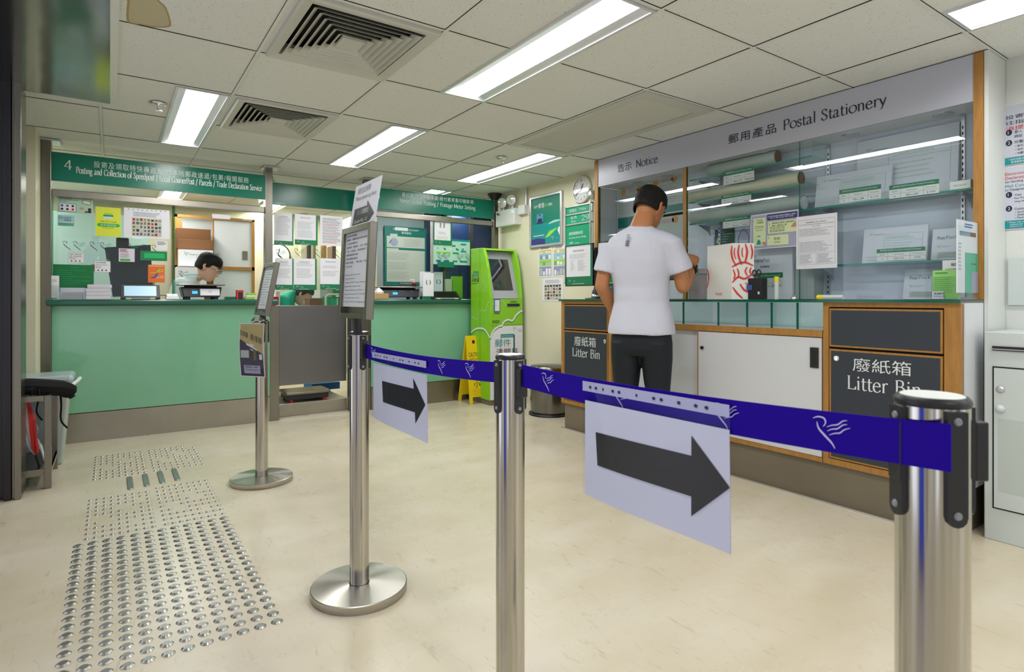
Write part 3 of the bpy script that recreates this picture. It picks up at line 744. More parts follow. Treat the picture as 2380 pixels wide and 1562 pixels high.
mb.rect(f, q(a0, a1, .62), q(b0, b1, .22), q(a0, a1, .74), q(b0, b1, .36), 0, mat('peach drawing', '#c79a78', .6))
mb.build('payment_poster', label='mint green payment poster with a hanging sign drawing, top left of the counter 4 glass', cat='poster')
mb, a0, b0, a1, b1, f = sheet(FN, 134, 499, 173, 527, mat('pale aqua print', '#9fcfd0', .5))
mb.text(f, 'EC-GET', q(a0, a1, .08), q(b0, b1, .66), M_blue, w=(a1 - a0) * .75, c=0)
mb.text(f, '易網遞', q(a0, a1, .36), q(b0, b1, .46), M_blue, w=(a1 - a0) * .45, c=0)
mb.rect(f, q(a0, a1, .05), q(b0, b1, .06), q(a0, a1, .95), q(b0, b1, .30), 0, mat('mid green print', '#5ba888', .5)); mb.rect(f, q(a0, a1, .1), q(b0, b1, .34), q(a0, a1, .92), q(b0, b1, .40), 0, M_white)
mb.build('sticker', label='small aqua sticker lettered EC-GET below the mint payment poster', cat='sticker')
# HKTVmall
mb, a0, b0, a1, b1, f = sheet(FN, 222, 480, 281, 551, M_yellow)
mb.rect(f, q(a0, a1, .32), q(b0, b1, .60), q(a0, a1, .68), q(b0, b1, .72), 0, mat('pale shop drawing', '#c9dbe4', .5))
for k in range(5): mb.disc(f, q(a0, a1, .34 + .08 * k), q(b0, b1, .71), (a1 - a0) * .042, .0006, M_green, n=10)
mb.rect(f, q(a0, a1, .33), q(b0, b1, .71), q(a0, a1, .67), q(b0, b1, .79), .0004, M_lime)
mb.text(f, 'HKTV mall', q(a0, a1, .19), q(b0, b1, .47), mat('leaf green print', '#1c8a2d', .5), w=(a1 - a0) * .62, h=(b1 - b0) * .065, c=0)
mb.rect(f, q(a0, a1, .14), q(b0, b1, .33), q(a0, a1, .88), q(b0, b1, .44), 0, mat('pill green', '#16b34b', .5))
for xx in (.14, .88): mb.disc(f, q(a0, a1, xx), q(b0, b1, .385), (b1 - b0) * .055, .0001, _M['pill green'], n=14)
mb.text(f, '合作自取點', q(a0, a1, .18), q(b0, b1, .355), M_white, w=(a1 - a0) * .64, h=(b1 - b0) * .06, c=.0006)
mb.text(f, 'Pickup point', q(a0, a1, .28), q(b0, b1, .26), _M['leaf green print'], w=(a1 - a0) * .44, c=0)
mb.build('pickup_poster', label='bright yellow pickup point poster lettered HKTV mall on the counter 4 glass', cat='poster')
# sheet with pictures
def picture_grid(mb, f, a0, b0, a1, b1, nx, ny, seed):
    rr = random.Random(seed); cols = [M_ink, M_grey, mat('dim red print', '#93413c', .6), mat('dim blue print', '#4b6488', .6), mat('dim olive print', '#6f7a52', .6), M_lgrey]
    mb.rect(f, a0, b0, a1, b1, 0, mat('beige print', '#c9c4b2', .6))
    for j in range(ny):
        for i in range(nx):
            x = q(a0, a1, (i + .12 + .1 * rr.random()) / nx); x2 = q(a0, a1, (i + .72 + .2 * rr.random()) / nx)
            y = q(b0, b1, (j + .15) / ny); y2 = q(b0, b1, (j + .65 + .25 * rr.random()) / ny)
            mb.rect(f, x, y, x2, y2, .0005, rr.choice(cols))
mb, a0, b0, a1, b1, f = sheet(FN, 288, 482, 394, 556, M_white)
for k in range(9): mb.disc(f, q(a0, a1, .1 + .1 * k), q(b0, b1, .955), .0035, 0, M_ink, n=8)
mb.rows(f, q(a0, a1, .2), q(b0, b1, .72), q(a0, a1, .82), q(b0, b1, .88), 4, M_grey, c=0)
picture_grid(mb, f, q(a0, a1, .17), q(b0, b1, .06), q(a0, a1, .82), q(b0, b1, .68), 8, 5, 3)
mb.build('prohibited_goods_notice', label='white sheet in a punched sleeve with rows of small pictures on the counter 4 glass', cat='notice')
def birds(fr, spots, szpx, name, labels, m1, m2, painted_reflection=False):
    for (u, v), lb in zip(spots, labels):
        a, b = fr.px(u, v); sz = fr.px(u, v - szpx)[1] - b
        m = MB()
        if painted_reflection: m.bird(fr, a - sz * .9, b, sz, m1, wing=False); m.bird(fr, a, b, sz, m1, m2)  # the extra body paints the emblem's reflection in the glass as a second mark
        else: m.bird(fr, a, b, sz, m1, m2)
        m.build(name, label=lb, cat='bird emblem')
birds(FN, [(181, 572), (243, 574), (305, 577), (363, 580)], 21, 'bird_emblem', ['hummingbird emblem on the counter 4 glass, leftmost, below the mint poster', 'hummingbird emblem on the counter 4 glass under the yellow poster',
      'hummingbird emblem on the counter 4 glass in front of the monitor, under the picture sheet', 'hummingbird emblem on the counter 4 glass, rightmost, left of a small white label'], M_navy, M_greenb, True)
mb, a0, b0, a1, b1, f = sheet(FN.off(.0005), 363, 560, 389, 582, M_white)
mb.rows(f, q(a0, a1, .1), q(b0, b1, .55), q(a0, a1, .9), q(b0, b1, .95), 4, M_ink, c=0); mb.build('small_notice', label='small white notice at the right edge of the left counter 4 pane', cat='notice')
mb, a0, b0, a1, b1, f = sheet(FN, 276, 577, 313, 609, mat('pale pink paper', '#dcd3e2', .6))
mb.rows(f, q(a0, a1, .06), q(b0, b1, .80), q(a0, a1, .6), q(b0, b1, .96), 2, M_navy, c=0, gaps=False); mb.rows(f, q(a0, a1, .06), q(b0, b1, .70), q(a0, a1, .7), q(b0, b1, .80), 1, M_red, c=0, gaps=False)
mb.rows(f, q(a0, a1, .1), q(b0, b1, .3), q(a0, a1, .7), q(b0, b1, .64), 5, M_grey, c=0); mb.rect(f, q(a0, a1, .08), q(b0, b1, .05), q(a0, a1, .72), q(b0, b1, .22), 0, mat('strip green', '#4cae43', .5))
mb.build('small_notice', label='pale pink notice with a red line and a green strip in front of the monitor', cat='notice')
mb, a0, b0, a1, b1, f = sheet(FN, 326, 583, 388, 607, mat('box green', '#067a45', .35), th=.02)
mb.rect(f, q(a0, a1, .14), q(b0, b1, .25), q(a0, a1, .9), q(b0, b1, .78), 0, mat('window green', '#11b062', .3))
mb.build('display_box', label='green oblong plate with a brighter green window on the counter 4 glass', cat='plate')
mb, a0, b0, a1, b1, f = sheet(FN, 344, 615, 383, 657, mat('orange print', '#e0701c', .45))
mb.stroke(f, [(q(a0, a1, .15), q(b0, b1, .26)), (q(a0, a1, .4), q(b0, b1, .30)), (q(a0, a1, .5), q(b0, b1, .44)), (q(a0, a1, .6), q(b0, b1, .55))], M_blue, (b1 - b0) * .11, .001, c=0, taper=True)
mb.stroke(f, [(q(a0, a1, .56), q(b0, b1, .58)), (q(a0, a1, .65), q(b0, b1, .70)), (q(a0, a1, .78), q(b0, b1, .74))], M_lime, (b1 - b0) * .08, .001, c=0, taper=True)
mb.stroke(f, [(q(a0, a1, .1), q(b0, b1, .52)), (q(a0, a1, .5), q(b0, b1, .57)), (q(a0, a1, .88), q(b0, b1, .66)), (q(a0, a1, .8), q(b0, b1, .76))], M_yellow, (b1 - b0) * .02, .0006, c=.0003)
mb.text(f, '八達通', q(a0, a1, .62), q(b0, b1, .33), M_white, w=(a1 - a0) * .3, c=.0004); mb.text(f, 'Octopus', q(a0, a1, .47), q(b0, b1, .22), M_white, w=(a1 - a0) * .48, c=.0004)
mb.rows(f, q(a0, a1, .06), q(b0, b1, .90), q(a0, a1, .95), q(b0, b1, .96), 1, M_white, c=0)
mb.build('card_sign', label='orange card payment sign with a blue and green swoosh, lettered Octopus', cat='sign')
def tri_label(u0, v0, u1, v1, lines, lab):
    mb, a0, b0, a1, b1, f = sheet(FN.off(.001), u0, v0, u1, v1, M_white)
    for k in range(4): pass
    t_ = .0012
    for r in ((a0, b0, a1, b0 + t_), (a0, b1 - t_, a1, b1), (a0, b0, a0 + t_, b1), (a1 - t_, b0, a1, b1)): mb.rect(f, *r, 0, M_grey)
    for k, (s_, ww) in enumerate(lines): mb.text(f, s_, q(a0, a1, .08), q(b0, b1, .78 - .2 * k), M_ink, h=(b1 - b0) * .11, w=(a1 - a0) * ww, c=0)
    for k in range(3):
        x = q(a0, a1, .22 + .25 * k); y = q(b0, b1, .17); r_ = (b1 - b0) * .09
        mb.poly(f, [(x, y - r_), (x + r_, y), (x + r_ * .35, y), (x + r_ * .35, y + r_), (x - r_ * .35, y + r_), (x - r_ * .35, y), (x - r_, y)], 0, M_ink)
    mb.build('posting_label', label=lab, cat='label')
tri_label(158, 587, 196, 611, [('空郵／平郵包裹', .75), ('AIR / SURFACE', .75), ('PARCEL', .4)], 'white label lettered AIR / SURFACE PARCEL above the green board on the counter 4 glass')
tri_label(220, 606, 257, 633, [('特快專遞', .62), ('Speed Post', .75), ('EMS', .3)], 'white label lettered Speed Post EMS right of the green board')
mb, a0, b0, a1, b1, f = sheet(FN.off(-.0015), 123, 614, 218, 678, mat('board green', '#04753a', .4), th=.004)
mb.text(f, '服務時間', q(a0, a1, .42), q(b0, b1, .86), M_greenb, w=(a1 - a0) * .2, c=0)
mb.rows(f, q(a0, a1, .07), q(b0, b1, .05), q(a0, a1, .97), q(b0, b1, .82), 10, M_greenb, c=0, fill=.25, ragged=.6)
mb.build('green_board', label='dark green acrylic board with faint writing standing behind the counter 4 leaflets', cat='board')

# things standing on worktop 4 (y just in front of the glass)
def wt(u, y=YA + .0): return atY(u, 690, y).x
ZW = ZT + .0005
def stack_paper(x0, x1, y0, y1, z0, n, h, m, name, labs, grp=None):
    rr = random.Random(n)
    for k in range(n):
        dx = rr.uniform(-.006, .006); dy = rr.uniform(-.004, .004)
        mb = MB(); mb.box((x0 + dx, y0 + dy, z0 + k * h), (x1 + dx, y1 + dy, z0 + (k + 1) * h - .001), m)
        mb.build(name, bevel=.003, label=labs[k] if isinstance(labs, list) else labs, cat='form bundle', group=grp)
t = empty('leaflet_holder', (wt(117), YA + .0, ZW), 'clear stand with pale forms at the left end of worktop 4', 'leaflet holder')
xa, xb = wt(95), wt(140)
mb = MB(); mb.box((xa + .004, YA - .012, ZW + .004), (xb - .006, YA + .002, ZW + .17), M_white); f = FA(YA - .0125)
mb.rect(f, xa + .02, ZW + .125, xb - .02, ZW + .145, 0, mat('pale blue print', '#b9cfd2', .6)); mb.rows(f, xa + .02, ZW + .02, xb - .02, ZW + .12, 9, M_lgrey, c=0, fill=.2); mb.rect(f, xa + .01, ZW + .006, xb - .02, ZW + .011, 0, M_blue)
mb.build('forms', t)
mb = MB(); mb.box((xa, YA - .018, ZW), (xb, YA - .015, ZW + .10), M_acr); mb.box((xa, YA + .004, ZW), (xb, YA + .008, ZW + .13), M_acr); mb.box((xa, YA - .018, ZW), (xb, YA + .008, ZW + .003), M_acr); mb.build('stand', t)
t = empty('form_tray', (wt(169), YA - .02, ZW), 'small clear tray of grey slips between the leaflet stand and the paper stack', 'form tray')
xa, xb = wt(139), wt(200)
mb = MB(); mb.box((xa, YA - .045, ZW), (xb, YA - .041, ZW + .055), M_acr); mb.box((xa, YA + .01, ZW), (xb, YA + .014, ZW + .085), M_alu); mb.box((xa, YA - .041, ZW), (xa + .004, YA + .01, ZW + .085), M_acr); mb.box((xb - .004, YA - .041, ZW), (xb, YA + .01, ZW + .085), M_acr); mb.build('tray', t)
MB().box((xa + .02, YA - .038, ZW + .001), (xb - .02, YA + .008, ZW + .05), mat('grey slips', '#a9aab5', .7)).build('slips', t)
xa, xb = wt(201), wt(258)
stack_paper(xa, xb, YA - .045, YA + .035, ZW, 4, .0275, mat('lilac white forms', '#d2d0dc', .7, var=(90, .06, (1, 1, 8))), 'form_bundle',
            ['bottom bundle of the stacked white forms on worktop 4', 'second bundle from the bottom of the stacked white forms', 'third bundle from the bottom of the stacked white forms', 'top bundle of the stacked white forms, beneath the AIR label'], 'stack of form bundles on worktop 4')
def tablet(xa, xb, y, z, tilt, screen, lab, flip=False):
    t = empty('customer_display', ((xa + xb) / 2, y, z), lab, 'display')
    ca, sa = math.cos(tilt), math.sin(tilt)
    fr = Fr((xa, y, z + .012), (1, 0, 0), (0, ca, sa)); W = xb - xa; H = .115
    mb = MB(); mb.fbox(fr, 0, 0, W, H, -.012, 0, M_black); mb.build('housing', t, bevel=.003)
    mb = MB(); mb.rect(fr, W * .09, H * .14, W * .91, H * .9, .0008, screen)
    mb.build('screen', t)
    mb = MB(); mb.box((xa, y - .02, z), (xb, y + .04, z + .012), M_black); mb.build('base', t)
    mb = MB(); mb.cyl((xa + .03, y - .026, z + .008), (xb - .03, y - .026, z + .008), .003, M_whitep, 10); mb.build('stylus', t)
    for k in (.2, .8):
        MB().box((xa + W * k - .015, y - .032, z + .001), (xa + W * k + .015, y - .02, z + .014), mat('bone plastic', '#cfcf9a', .5)).build('stylus_holder', t)
    return t
M_scr = mat('lit screen', (.32, .50, .62), .3, emit=.5)
tablet(wt(280), wt(372), YA + .0, ZW, math.radians(62), M_scr, 'customer display with a lit blue screen on worktop 4')
t = empty('card_reader', (wt(400), YA, ZW), 'small white card reader left of the black scale on worktop 4', 'card reader')
xa, xb = wt(384), wt(417)
MB().add([(xa, YA - .03, ZW), (xb, YA - .03, ZW), (xb, YA + .05, ZW), (xa, YA + .05, ZW), (xa + .01, YA - .02, ZW + .03), (xb - .01, YA - .02, ZW + .03), (xb - .008, YA + .045, ZW + .045), (xa + .008, YA + .045, ZW + .045)],
         [(3, 2, 1, 0), (4, 5, 6, 7), (0, 1, 5, 4), (1, 2, 6, 5), (2, 3, 7, 6), (3, 0, 4, 7)], M_whitep).build('housing', t, bevel=.005)
MB().tube([(xa + .01, YA + .04, ZW + .03), (xa - .02, YA + .03, ZW + .035), (xa - .05, YA + .02, ZW + .02), (xa - .06, YA + .01, ZW + .006)], .003, M_black).build('cable', t)
def scale(xa, xb, y, lab, sticker=True):
    W = xb - xa; t = empty('counter_scale', ((xa + xb) / 2, y + .1, ZW), lab, 'scale', 'black parcel scales on the worktops')
    mb = MB(); mb.add([(xa + .03, y, ZW + .018), (xb - .03, y, ZW + .018), (xb - .03, y + .22, ZW + .018), (xa + .03, y + .22, ZW + .018), (xa + .012, y + .025, ZW + .10), (xb - .012, y + .025, ZW + .10), (xb - .012, y + .22, ZW + .10), (xa + .012, y + .22, ZW + .10)],
        [(3, 2, 1, 0), (4, 5, 6, 7), (0, 1, 5, 4), (1, 2, 6, 5), (2, 3, 7, 6), (3, 0, 4, 7)], mat('navy black plastic', '#10141f', .35)); mb.build('body', t, bevel=.006)
    fr = Fr((xa, y - .001, ZW + .018), (1, 0, 0), (0, .025, .082))
    mb = MB(); mb.rect(fr, W * .28, .028, W * .40, .052, .001, mat('blue digits', (.03, .35, .75), .4, emit=.8)); mb.build('digit_display', t)
    mb = MB(); mb.text(fr, 'WEIGHT/kg', W * .26, .06, M_lgrey, w=W * .12); mb.text(fr, 'UNIT PRICE', W * .44, .06, M_lgrey, w=W * .14); mb.text(fr, 'TOTAL', W * .72, .06, M_lgrey, w=W * .08); mb.build('lettering', t)
    if sticker:
        mb = MB(); mb.fbox(fr, W * .46, .014, W * .90, .070, 0, .002, M_white); mb.bird(fr, W * .68, .044, .025, M_ink, M_greenb, c=.003); mb.build('white_card', t)
    mb = MB(); mb.box((xa - .008, y - .015, ZW + .112), (xb + .008, y + .235, ZW + .122), M_steel); mb.box((xa + .05, y + .03, ZW + .10), (xb - .05, y + .2, ZW + .113), M_dark); mb.build('weighing_plate', t, bevel=.004)
    for sx in (xa + .06, xb - .06):
        for yy in (y + .03, y + .19): MB().cyl((sx, yy, ZW), (sx, yy, ZW + .019), .02, M_black, 16).build('foot', t)
    return t
scale(wt(417, YA + .02), wt(521, YA + .02), YA + .02, 'black counter scale with a white card on its front, in front of the clerk')
xa, xb = wt(550), wt(566)
mb = MB(); mb.box((xa, YA, ZW), (xb, YA + .05, ZW + .078), M_red); mb.box((xa + .012, YA - .001, ZW), (xb - .006, YA + .05, ZW + .062), M_black)
mb.build('ink_pad_box', label='small red and black box on worktop 4 left of the sign stand', cat='box', bevel=.002)
MB().box((wt(524), YA + .01, ZW), (wt(549), YA + .08, ZW + .022), M_top).build('stamp_tray', label='low dark green tray on worktop 4 beside the red box', cat='tray', bevel=.003)
for k, (u0, u1, z) in enumerate(((571, 592, .0), (573, 594, .018), (576, 596, .036))):
    MB().box((wt(u0), YA + .01, ZW + z), (wt(u1), YA + .1, ZW + z + .017), [M_lime, M_whitep, M_lime][k]).build('airmail_pad', label=['lowest green pad in the little pile behind the small sign stand', 'white pad in the middle of the little pile behind the small sign stand', 'top green pad of the little pile behind the small sign stand'][k], cat='pad', group='pads right of the red box', bevel=.002)

# ---- behind counter 4
YI = 5.78
t = empty('monitor', (atY(300, 640, YI).x, YI, ZT), 'dark computer monitor seen from behind through the counter 4 glass', 'monitor')
fi = FA(YI); mb = MB()
pts = [fi.px(*p_) for p_ in ((243, 575), (350, 569), (356, 688), (262, 690))]
mb.prism(fi, [pts[3], pts[2], pts[1], pts[0]], -.04, 0, mat('monitor back', '#2a3238', .5)); mb.build('back_cover', t, bevel=.006)
mb = MB(); a, b = fi.px(285, 575); mb.fbox(fi, a - .045, b - .01, a + .045, b + .08, -.03, -.005, M_black); mb.build('camera', t, bevel=.01)
mb = MB(); a, b = fi.px(300, 690); mb.box((a - .15, YI + .0, ZT - .05), (a + .15, YI + .12, ZT + .0), M_black); mb.box((a - .03, YI + .045, ZT - .01), (a + .03, YI + .07, b + .05), M_black); mb.build('stand', t)
MB().box((-.39, YI - .12, ZT - .08), (.50, YI + .25, ZT - .052), mat('desk laminate', '#b9b7a8', .5)).build('staff_desk', label='staff desk behind counter 4 carrying the monitor', cat='desk')
# bag tied beside the monitor
mb = MB(); xx = atY(222, 600, 5.6).x
mb.lathe((xx, 5.62, 1.26), [(.10, 0), (.115, .05), (.10, .13), (.045, .21), (.02, .26), (.03, .28)], M_film, 18); mb.build('plastic_bag', label='clear plastic bag hanging behind the counter 4 glass left of the monitor', cat='bag')
mb = MB(); mb.box((xx - .03, 5.69, 1.27), (xx + .1, 5.70, 1.32), mat('salmon card', '#b5574e', .6)); mb.build('red_card', label='red card behind the clear plastic bag', cat='card')
# cupboard on the far wall
YC = 7.35; fc = FA(YC)
a0, b1 = fc.px(405, 497); a1, _ = fc.px(592, 512)
b1 = 1.975; t = empty('wall_cupboard', ((a0 + a1) / 2, YC + .2, 0), 'tall oak edged cupboard with white sliding doors behind the clerk', 'cupboard')
mb = MB(); w_ = .03
for r in ((a0, .05, a0 + w_, b1), (a1 - w_, .05, a1, b1), (a0, b1 - w_, a1, b1), (a0, 1.375, a1, 1.415)): mb.fbox(fc, *r, -.02, .0, M_wood)
mb.fbox(fc, a0, .0, a1, b1, -.40, -.375, M_wood); mb.fbox(fc, a0, 0, a0 + .02, b1, -.375, -.02, M_wood); mb.fbox(fc, a1 - .02, 0, a1, b1, -.375, -.02, M_wood)
mb.build('carcass', t)
am = (a0 + a1) / 2
mb = MB(); mb.fbox(fc, am - .02, 1.415, a1 - w_, b1 - w_, -.045, -.02, M_panelw); mb.fbox(fc, am - .028, 1.415, am - .018, b1 - w_, -.046, -.017, M_wood); mb.build('door', t)
mb = MB(); mb.fbox(fc, am - .02, .05, a1 - w_, 1.375, -.045, -.02, M_panelw); mb.build('door', t)
mb = MB(); mb.fbox(fc, a0 + w_ + .05, 1.415, am - .02, b1 - w_, -.07, -.05, mat('pale grey board', '#aeb6b8', .5)); mb.build('door', t)
mb = MB(); mb.fbox(fc, a1 - .13, 1.50, a1 - .075, 1.60, -.02, -.014, mat('worn brass', (.35, .33, .25), .4, 1)); mb.build('handle', t)
MB().cyl(fc.p(am + .03, 1.56, -.02), fc.p(am + .03, 1.56, 0), .014, M_alu, 12).build('lock', t)
# cartons beside it
def carton(u0, v0, u1, v1, y, d, m, name, lab, deco=None, tab=False):
    f = FA(y); a0, b1 = f.px(u0, v0); a1, b0 = f.px(u1, v1); mb = MB(); mb.fbox(f, a0, b0, a1, b1, -d, 0, m)
    if deco: deco(mb, f.off(.001), a0, b0, a1, b1)
    return mb.build(name, label=lab, cat='carton', bevel=.003)
def hkp(mb, f, a0, b0, a1, b1):
    s_ = (b1 - b0); mb.bird(f, q(a0, a1, .2), q(b0, b1, .74), s_ * .25, M_navy, M_teal)
    mb.text(f, 'Hongkong', q(a0, a1, .3), q(b0, b1, .66), M_navy, w=(a1 - a0) * .24, h=s_ * .08); mb.text(f, 'Post', q(a0, a1, .56), q(b0, b1, .66), M_teal, w=(a1 - a0) * .13, h=s_ * .08)
    mb.text(f, '香港郵政', q(a0, a1, .50), q(b0, b1, .52), M_navy, w=(a1 - a0) * .2, h=s_ * .07)
carton(410, 529, 490, 580, 7.20, .12, M_brown, 'brown_carton', 'flat brown cardboard behind the white postal cartons')
carton(413, 555, 496, 582, 7.15, .045, M_brown, 'brown_carton', 'second flat brown cardboard sheet, in front of the taller one')
M_box = mat('white postal carton', '#e4e7ee', .6)
carton(416, 579, 495, 620, 7.0, .13, M_box, 'postal_carton', 'white postal carton with hummingbird mark, upper of the pair behind the clerk', hkp)
carton(410, 620, 480, 690, 6.9, .16, M_box, 'postal_carton', 'white postal carton with hummingbird mark, lower of the pair behind the clerk', hkp)
# back wall bits behind the left pane
MB().box((-.3, 7.9, 1.3), (.45, 8.18, 1.36), M_wood).build('wall_shelf', label='wooden shelf on the far wall seen through the left pane', cat='shelf')
MB().box((-.65, 7.6, 0), (.35, 8.1, 1.95), mat('grey green locker', '#8ea7a2', .5)).build('locker', label='grey green locker behind the left counter 4 pane', cat='locker', bevel=.01)

# ---- notices over the gate
FM = FA(YM - .003)
def framed_notice(u0, v0, u1, v1, ub, vb, lab, red=False, green=True, body=((.70, .84, 3), (.25, .62, 7))):
    # white page u0..u1/v0..v1 on a green backing reaching ub, vb
    mb = MB()
    A0, B1 = FM.px(u0, v0); A1, B0 = FM.px(ub, vb)
    mb.fbox(FM, A0, B0, A1, B1, 0, .002, M_green if green else M_white); f = FM.off(.0028)
    a0, b1 = FM.px(u0, v0); a1, b0 = FM.px(u1, v1)
    mb.rect(f, a0, b0, a1, b1, 0, M_white); f = f.off(.0006)
    if red:
        for k in range(9): mb.rows(f, q(a0, a1, .1), q(b0, b1, .08 + .095 * k), q(a0, a1, .93), q(b0, b1, .165 + .095 * k), 3, M_grey if k % 3 else mat('faded red print', '#b77a78', .6), c=0, fill=.5)
    else:
        mb.rows(f, q(a0, a1, .25), q(b0, b1, .84), q(a0, a1, .75), q(b0, b1, .90), 2, M_grey, c=0, gaps=False, ragged=0, fill=.4)
        for l_, h_, n_ in body: mb.rows(f, q(a0, a1, .12), q(b0, b1, l_), q(a0, a1, .9), q(b0, b1, h_), n_, M_lgrey, c=0, fill=.4)
    if green:
        hb = (b0 - B0); mb.bird(f, q(a0, a1, .15), B0 + hb * .6, hb * .45, M_white, c=.0004); mb.text(f, 'Post', q(a0, a1, .32), B0 + hb * .45, M_white, h=hb * .2, c=.0004)
        mb.rows(f, q(a0, a1, .25), B0 + hb * .1, q(a0, a1, .8), B0 + hb * .22, 1, M_signtxt, c=.0004)
    mb.build('notice', label=lab, cat='notice', group='notices taped above the gate')
framed_notice(637, 494, 679, 561, 682, 571, 'notice above the gate, top row left, in a wrinkled sleeve with green border', body=((.2, .84, 12),))
framed_notice(685, 497, 734, 559, 738, 571, 'notice above the gate, top row middle, dense text with green border', body=((.42, .72, 7), (.08, .38, 6)))
framed_notice(744, 500, 796, 573, 796, 573, 'notice above the gate, top row right, with faded red lines and no green border', red=True, green=False)
framed_notice(640, 600, 679, 662, 682, 674, 'notice above the gate, bottom row left, half hidden by the small sign stand')
framed_notice(683, 600, 732, 662, 736, 674, 'notice above the gate, bottom row middle, few lines of text')
framed_notice(744, 600, 792, 661, 796, 673, 'notice above the gate, bottom row right, beside the tall sign holder', body=((.62, .72, 3), (.3, .52, 4)))
birds(FM, [(650, 590), (693, 588), (740, 590), (786, 592)], 20, 'bird_emblem', ['hummingbird emblem on the gate glass, leftmost, near the wall clock', 'hummingbird emblem on the gate glass, second from left', 'hummingbird emblem on the gate glass, third from left', 'hummingbird emblem on the gate glass, beside the tall sign holder'], M_ink, M_greenb)
# ---- beyond the gate
def ibox(u0, v0, u1, v1, y, d, m, name, lab, cat, bevel=0, group=None):
    f = FA(y); a0, b1 = f.px(u0, v0); a1, b0 = f.px(u1, v1)
    return MB().box((a0, y, b0), (a1, y + d, b1), m).build(name, label=lab, cat=cat, bevel=bevel, group=group)
M_cream = mat('cream door paint', '#d8cdb0', .5)
ibox(700, 480, 714, 760, 8.0, .15, M_cream, 'pilaster', 'cream pilaster beyond the gate, left of the dark doorway', 'pilaster')
ibox(718, 570, 725, 760, 7.9, .1, M_dark, 'doorway', 'narrow dark doorway beyond the gate', 'doorway')
ibox(728, 560, 734, 760, 7.6, .1, mat('olive board', '#7f7a5b', .6), 'screen_board', 'olive board edge beyond the gate', 'board')
ibox(751, 560, 759, 760, 7.6, .1, M_wood, 'door_jamb', 'wooden door jamb beyond the gate between the right hand notices', 'door jamb')
ibox(772, 572, 781, 760, 7.2, .2, mat('brown cupboard', '#7c6248', .6), 'brown_cupboard', 'slim brown cupboard beyond the gate', 'cupboard')
ibox(744, 674, 771, 700, 7.0, .4, mat('pale locker', '#b3bdb9', .4), 'pale_locker', 'pale metal locker beyond the gate under the right hand notice', 'locker')
ibox(774, 674, 792, 683, 6.95, .02, M_greenb, 'exit_plate', 'small green plate beyond the gate beside the sign holder', 'plate')
f = FA(8.15)
t = empty('wall_clock', f.p(*f.px(645, 594), 0), 'round wall clock beyond the gate, half hidden by notices', 'clock')
a, b = f.px(645, 594); MB().cyl(f.p(a, b, 0), f.p(a, b, .03), .16, M_black, 32).build('rim', t); m = MB(); m.disc(f, a, b, .145, .031, M_white); m.stroke(f, [(a, b), (a + .02, b + .09)], M_ink, .01, c=.033, curve=False); m.stroke(f, [(a, b), (a + .07, b - .05)], M_ink, .01, c=.033, curve=False); m.build('face', t)
ibox(652, 583, 664, 597, 8.14, .03, M_mint, 'green_note', 'pale green note on the wall beyond the gate', 'note')
# far desk with parcels
ibox(636, 712, 800, 760, 6.3, .34, _M['desk laminate'], 'sorting_desk', 'sorting desk behind the metal gate', 'desk')
zd = atY(700, 712, 6.3).z + .001
def deskbox(u0, u1, h, y, d, m, name, lab, cat, bev=.004):
    x0 = atY(u0, 700, y).x; x1 = atY(u1, 700, y).x
    return MB().box((x0, y, zd), (x1, y + d, zd + h), m).build(name, label=lab, cat=cat, bevel=bev)
deskbox(636, 648, .10, 6.34, .2, M_red, 'red_parcel', 'red parcel behind the gate at the far left', 'parcel')
deskbox(641, 651, .16, 6.48, .12, M_white, 'white_parcel', 'white parcel leaning behind the red one', 'parcel')
deskbox(720, 750, .085, 6.4, .2, M_brown, 'brown_parcel', 'brown parcel on the sorting desk beside the green basket', 'parcel')
t = empty('green_basket', (atY(777, 700, 6.4).x, 6.5, zd), 'green slatted basket on the sorting desk behind the gate', 'basket')
x0 = atY(762, 700, 6.4).x; x1 = atY(796, 700, 6.4).x
m = MB(); m.box((x0, 6.4, zd), (x1, 6.6, zd + .01), M_greenb); m.box((x0, 6.4, zd + .085), (x1, 6.41, zd + .10), M_greenb); m.box((x0, 6.59, zd), (x1, 6.60, zd + .1), M_greenb)
for k in range(8): xx = q(x0, x1, k / 7 * .96); m.box((xx, 6.4, zd), (xx + .012, 6.41, zd + .09), M_greenb)
m.build('slats', t)
MB().tube([(x0 - .03, 6.38, zd), (x0 - .03, 6.38, zd + .10), (x0, 6.38, zd + .125), (x1, 6.38, zd + .125)], .01, mat('cream tube', '#cfd0b4', .4)).build('trolley_rail', label='cream bent rail in front of the green basket', cat='rail')
# ---- blue crate, floor box seen below the gate
ibox(725, 893, 790, 903, 5.95, .3, mat('blue crate', '#1f6fae', .4), 'blue_crate', 'blue crate on the floor glimpsed below the metal gate', 'crate')
# ---- counter 5
FP = FA(6.60)
mb, a0, b0, a1, b1, f = sheet(FP, 893, 524, 990, 664, mat('poster teal', '#0f6f6a', .4), th=.01)
mb.text(f, 'POSTAL STATIONERY', q(a0, a1, .2), q(b0, b1, .935), M_signtxt, w=(a1 - a0) * .62, h=(b1 - b0) * .03, c=0); mb.text(f, '郵用產品', q(a0, a1, .4), q(b0, b1, .875), M_signtxt, w=(a1 - a0) * .23, c=0)
M_pg = mat('pale grey page', '#b5bfb9', .6)
mb.rect(f, q(a0, a1, .05), q(b0, b1, .64), q(a0, a1, .96), q(b0, b1, .83), 0, M_pg); mb.rect(f, q(a0, a1, .13), q(b0, b1, .83), q(a0, a1, .30), q(b0, b1, .87), 0, M_pg); mb.rect(f, q(a0, a1, .05), q(b0, b1, .06), q(a0, a1, .96), q(b0, b1, .60), 0, M_pg); mb.rect(f, q(a0, a1, .05), q(b0, b1, .60), q(a0, a1, .33), q(b0, b1, .625), 0, M_pg)
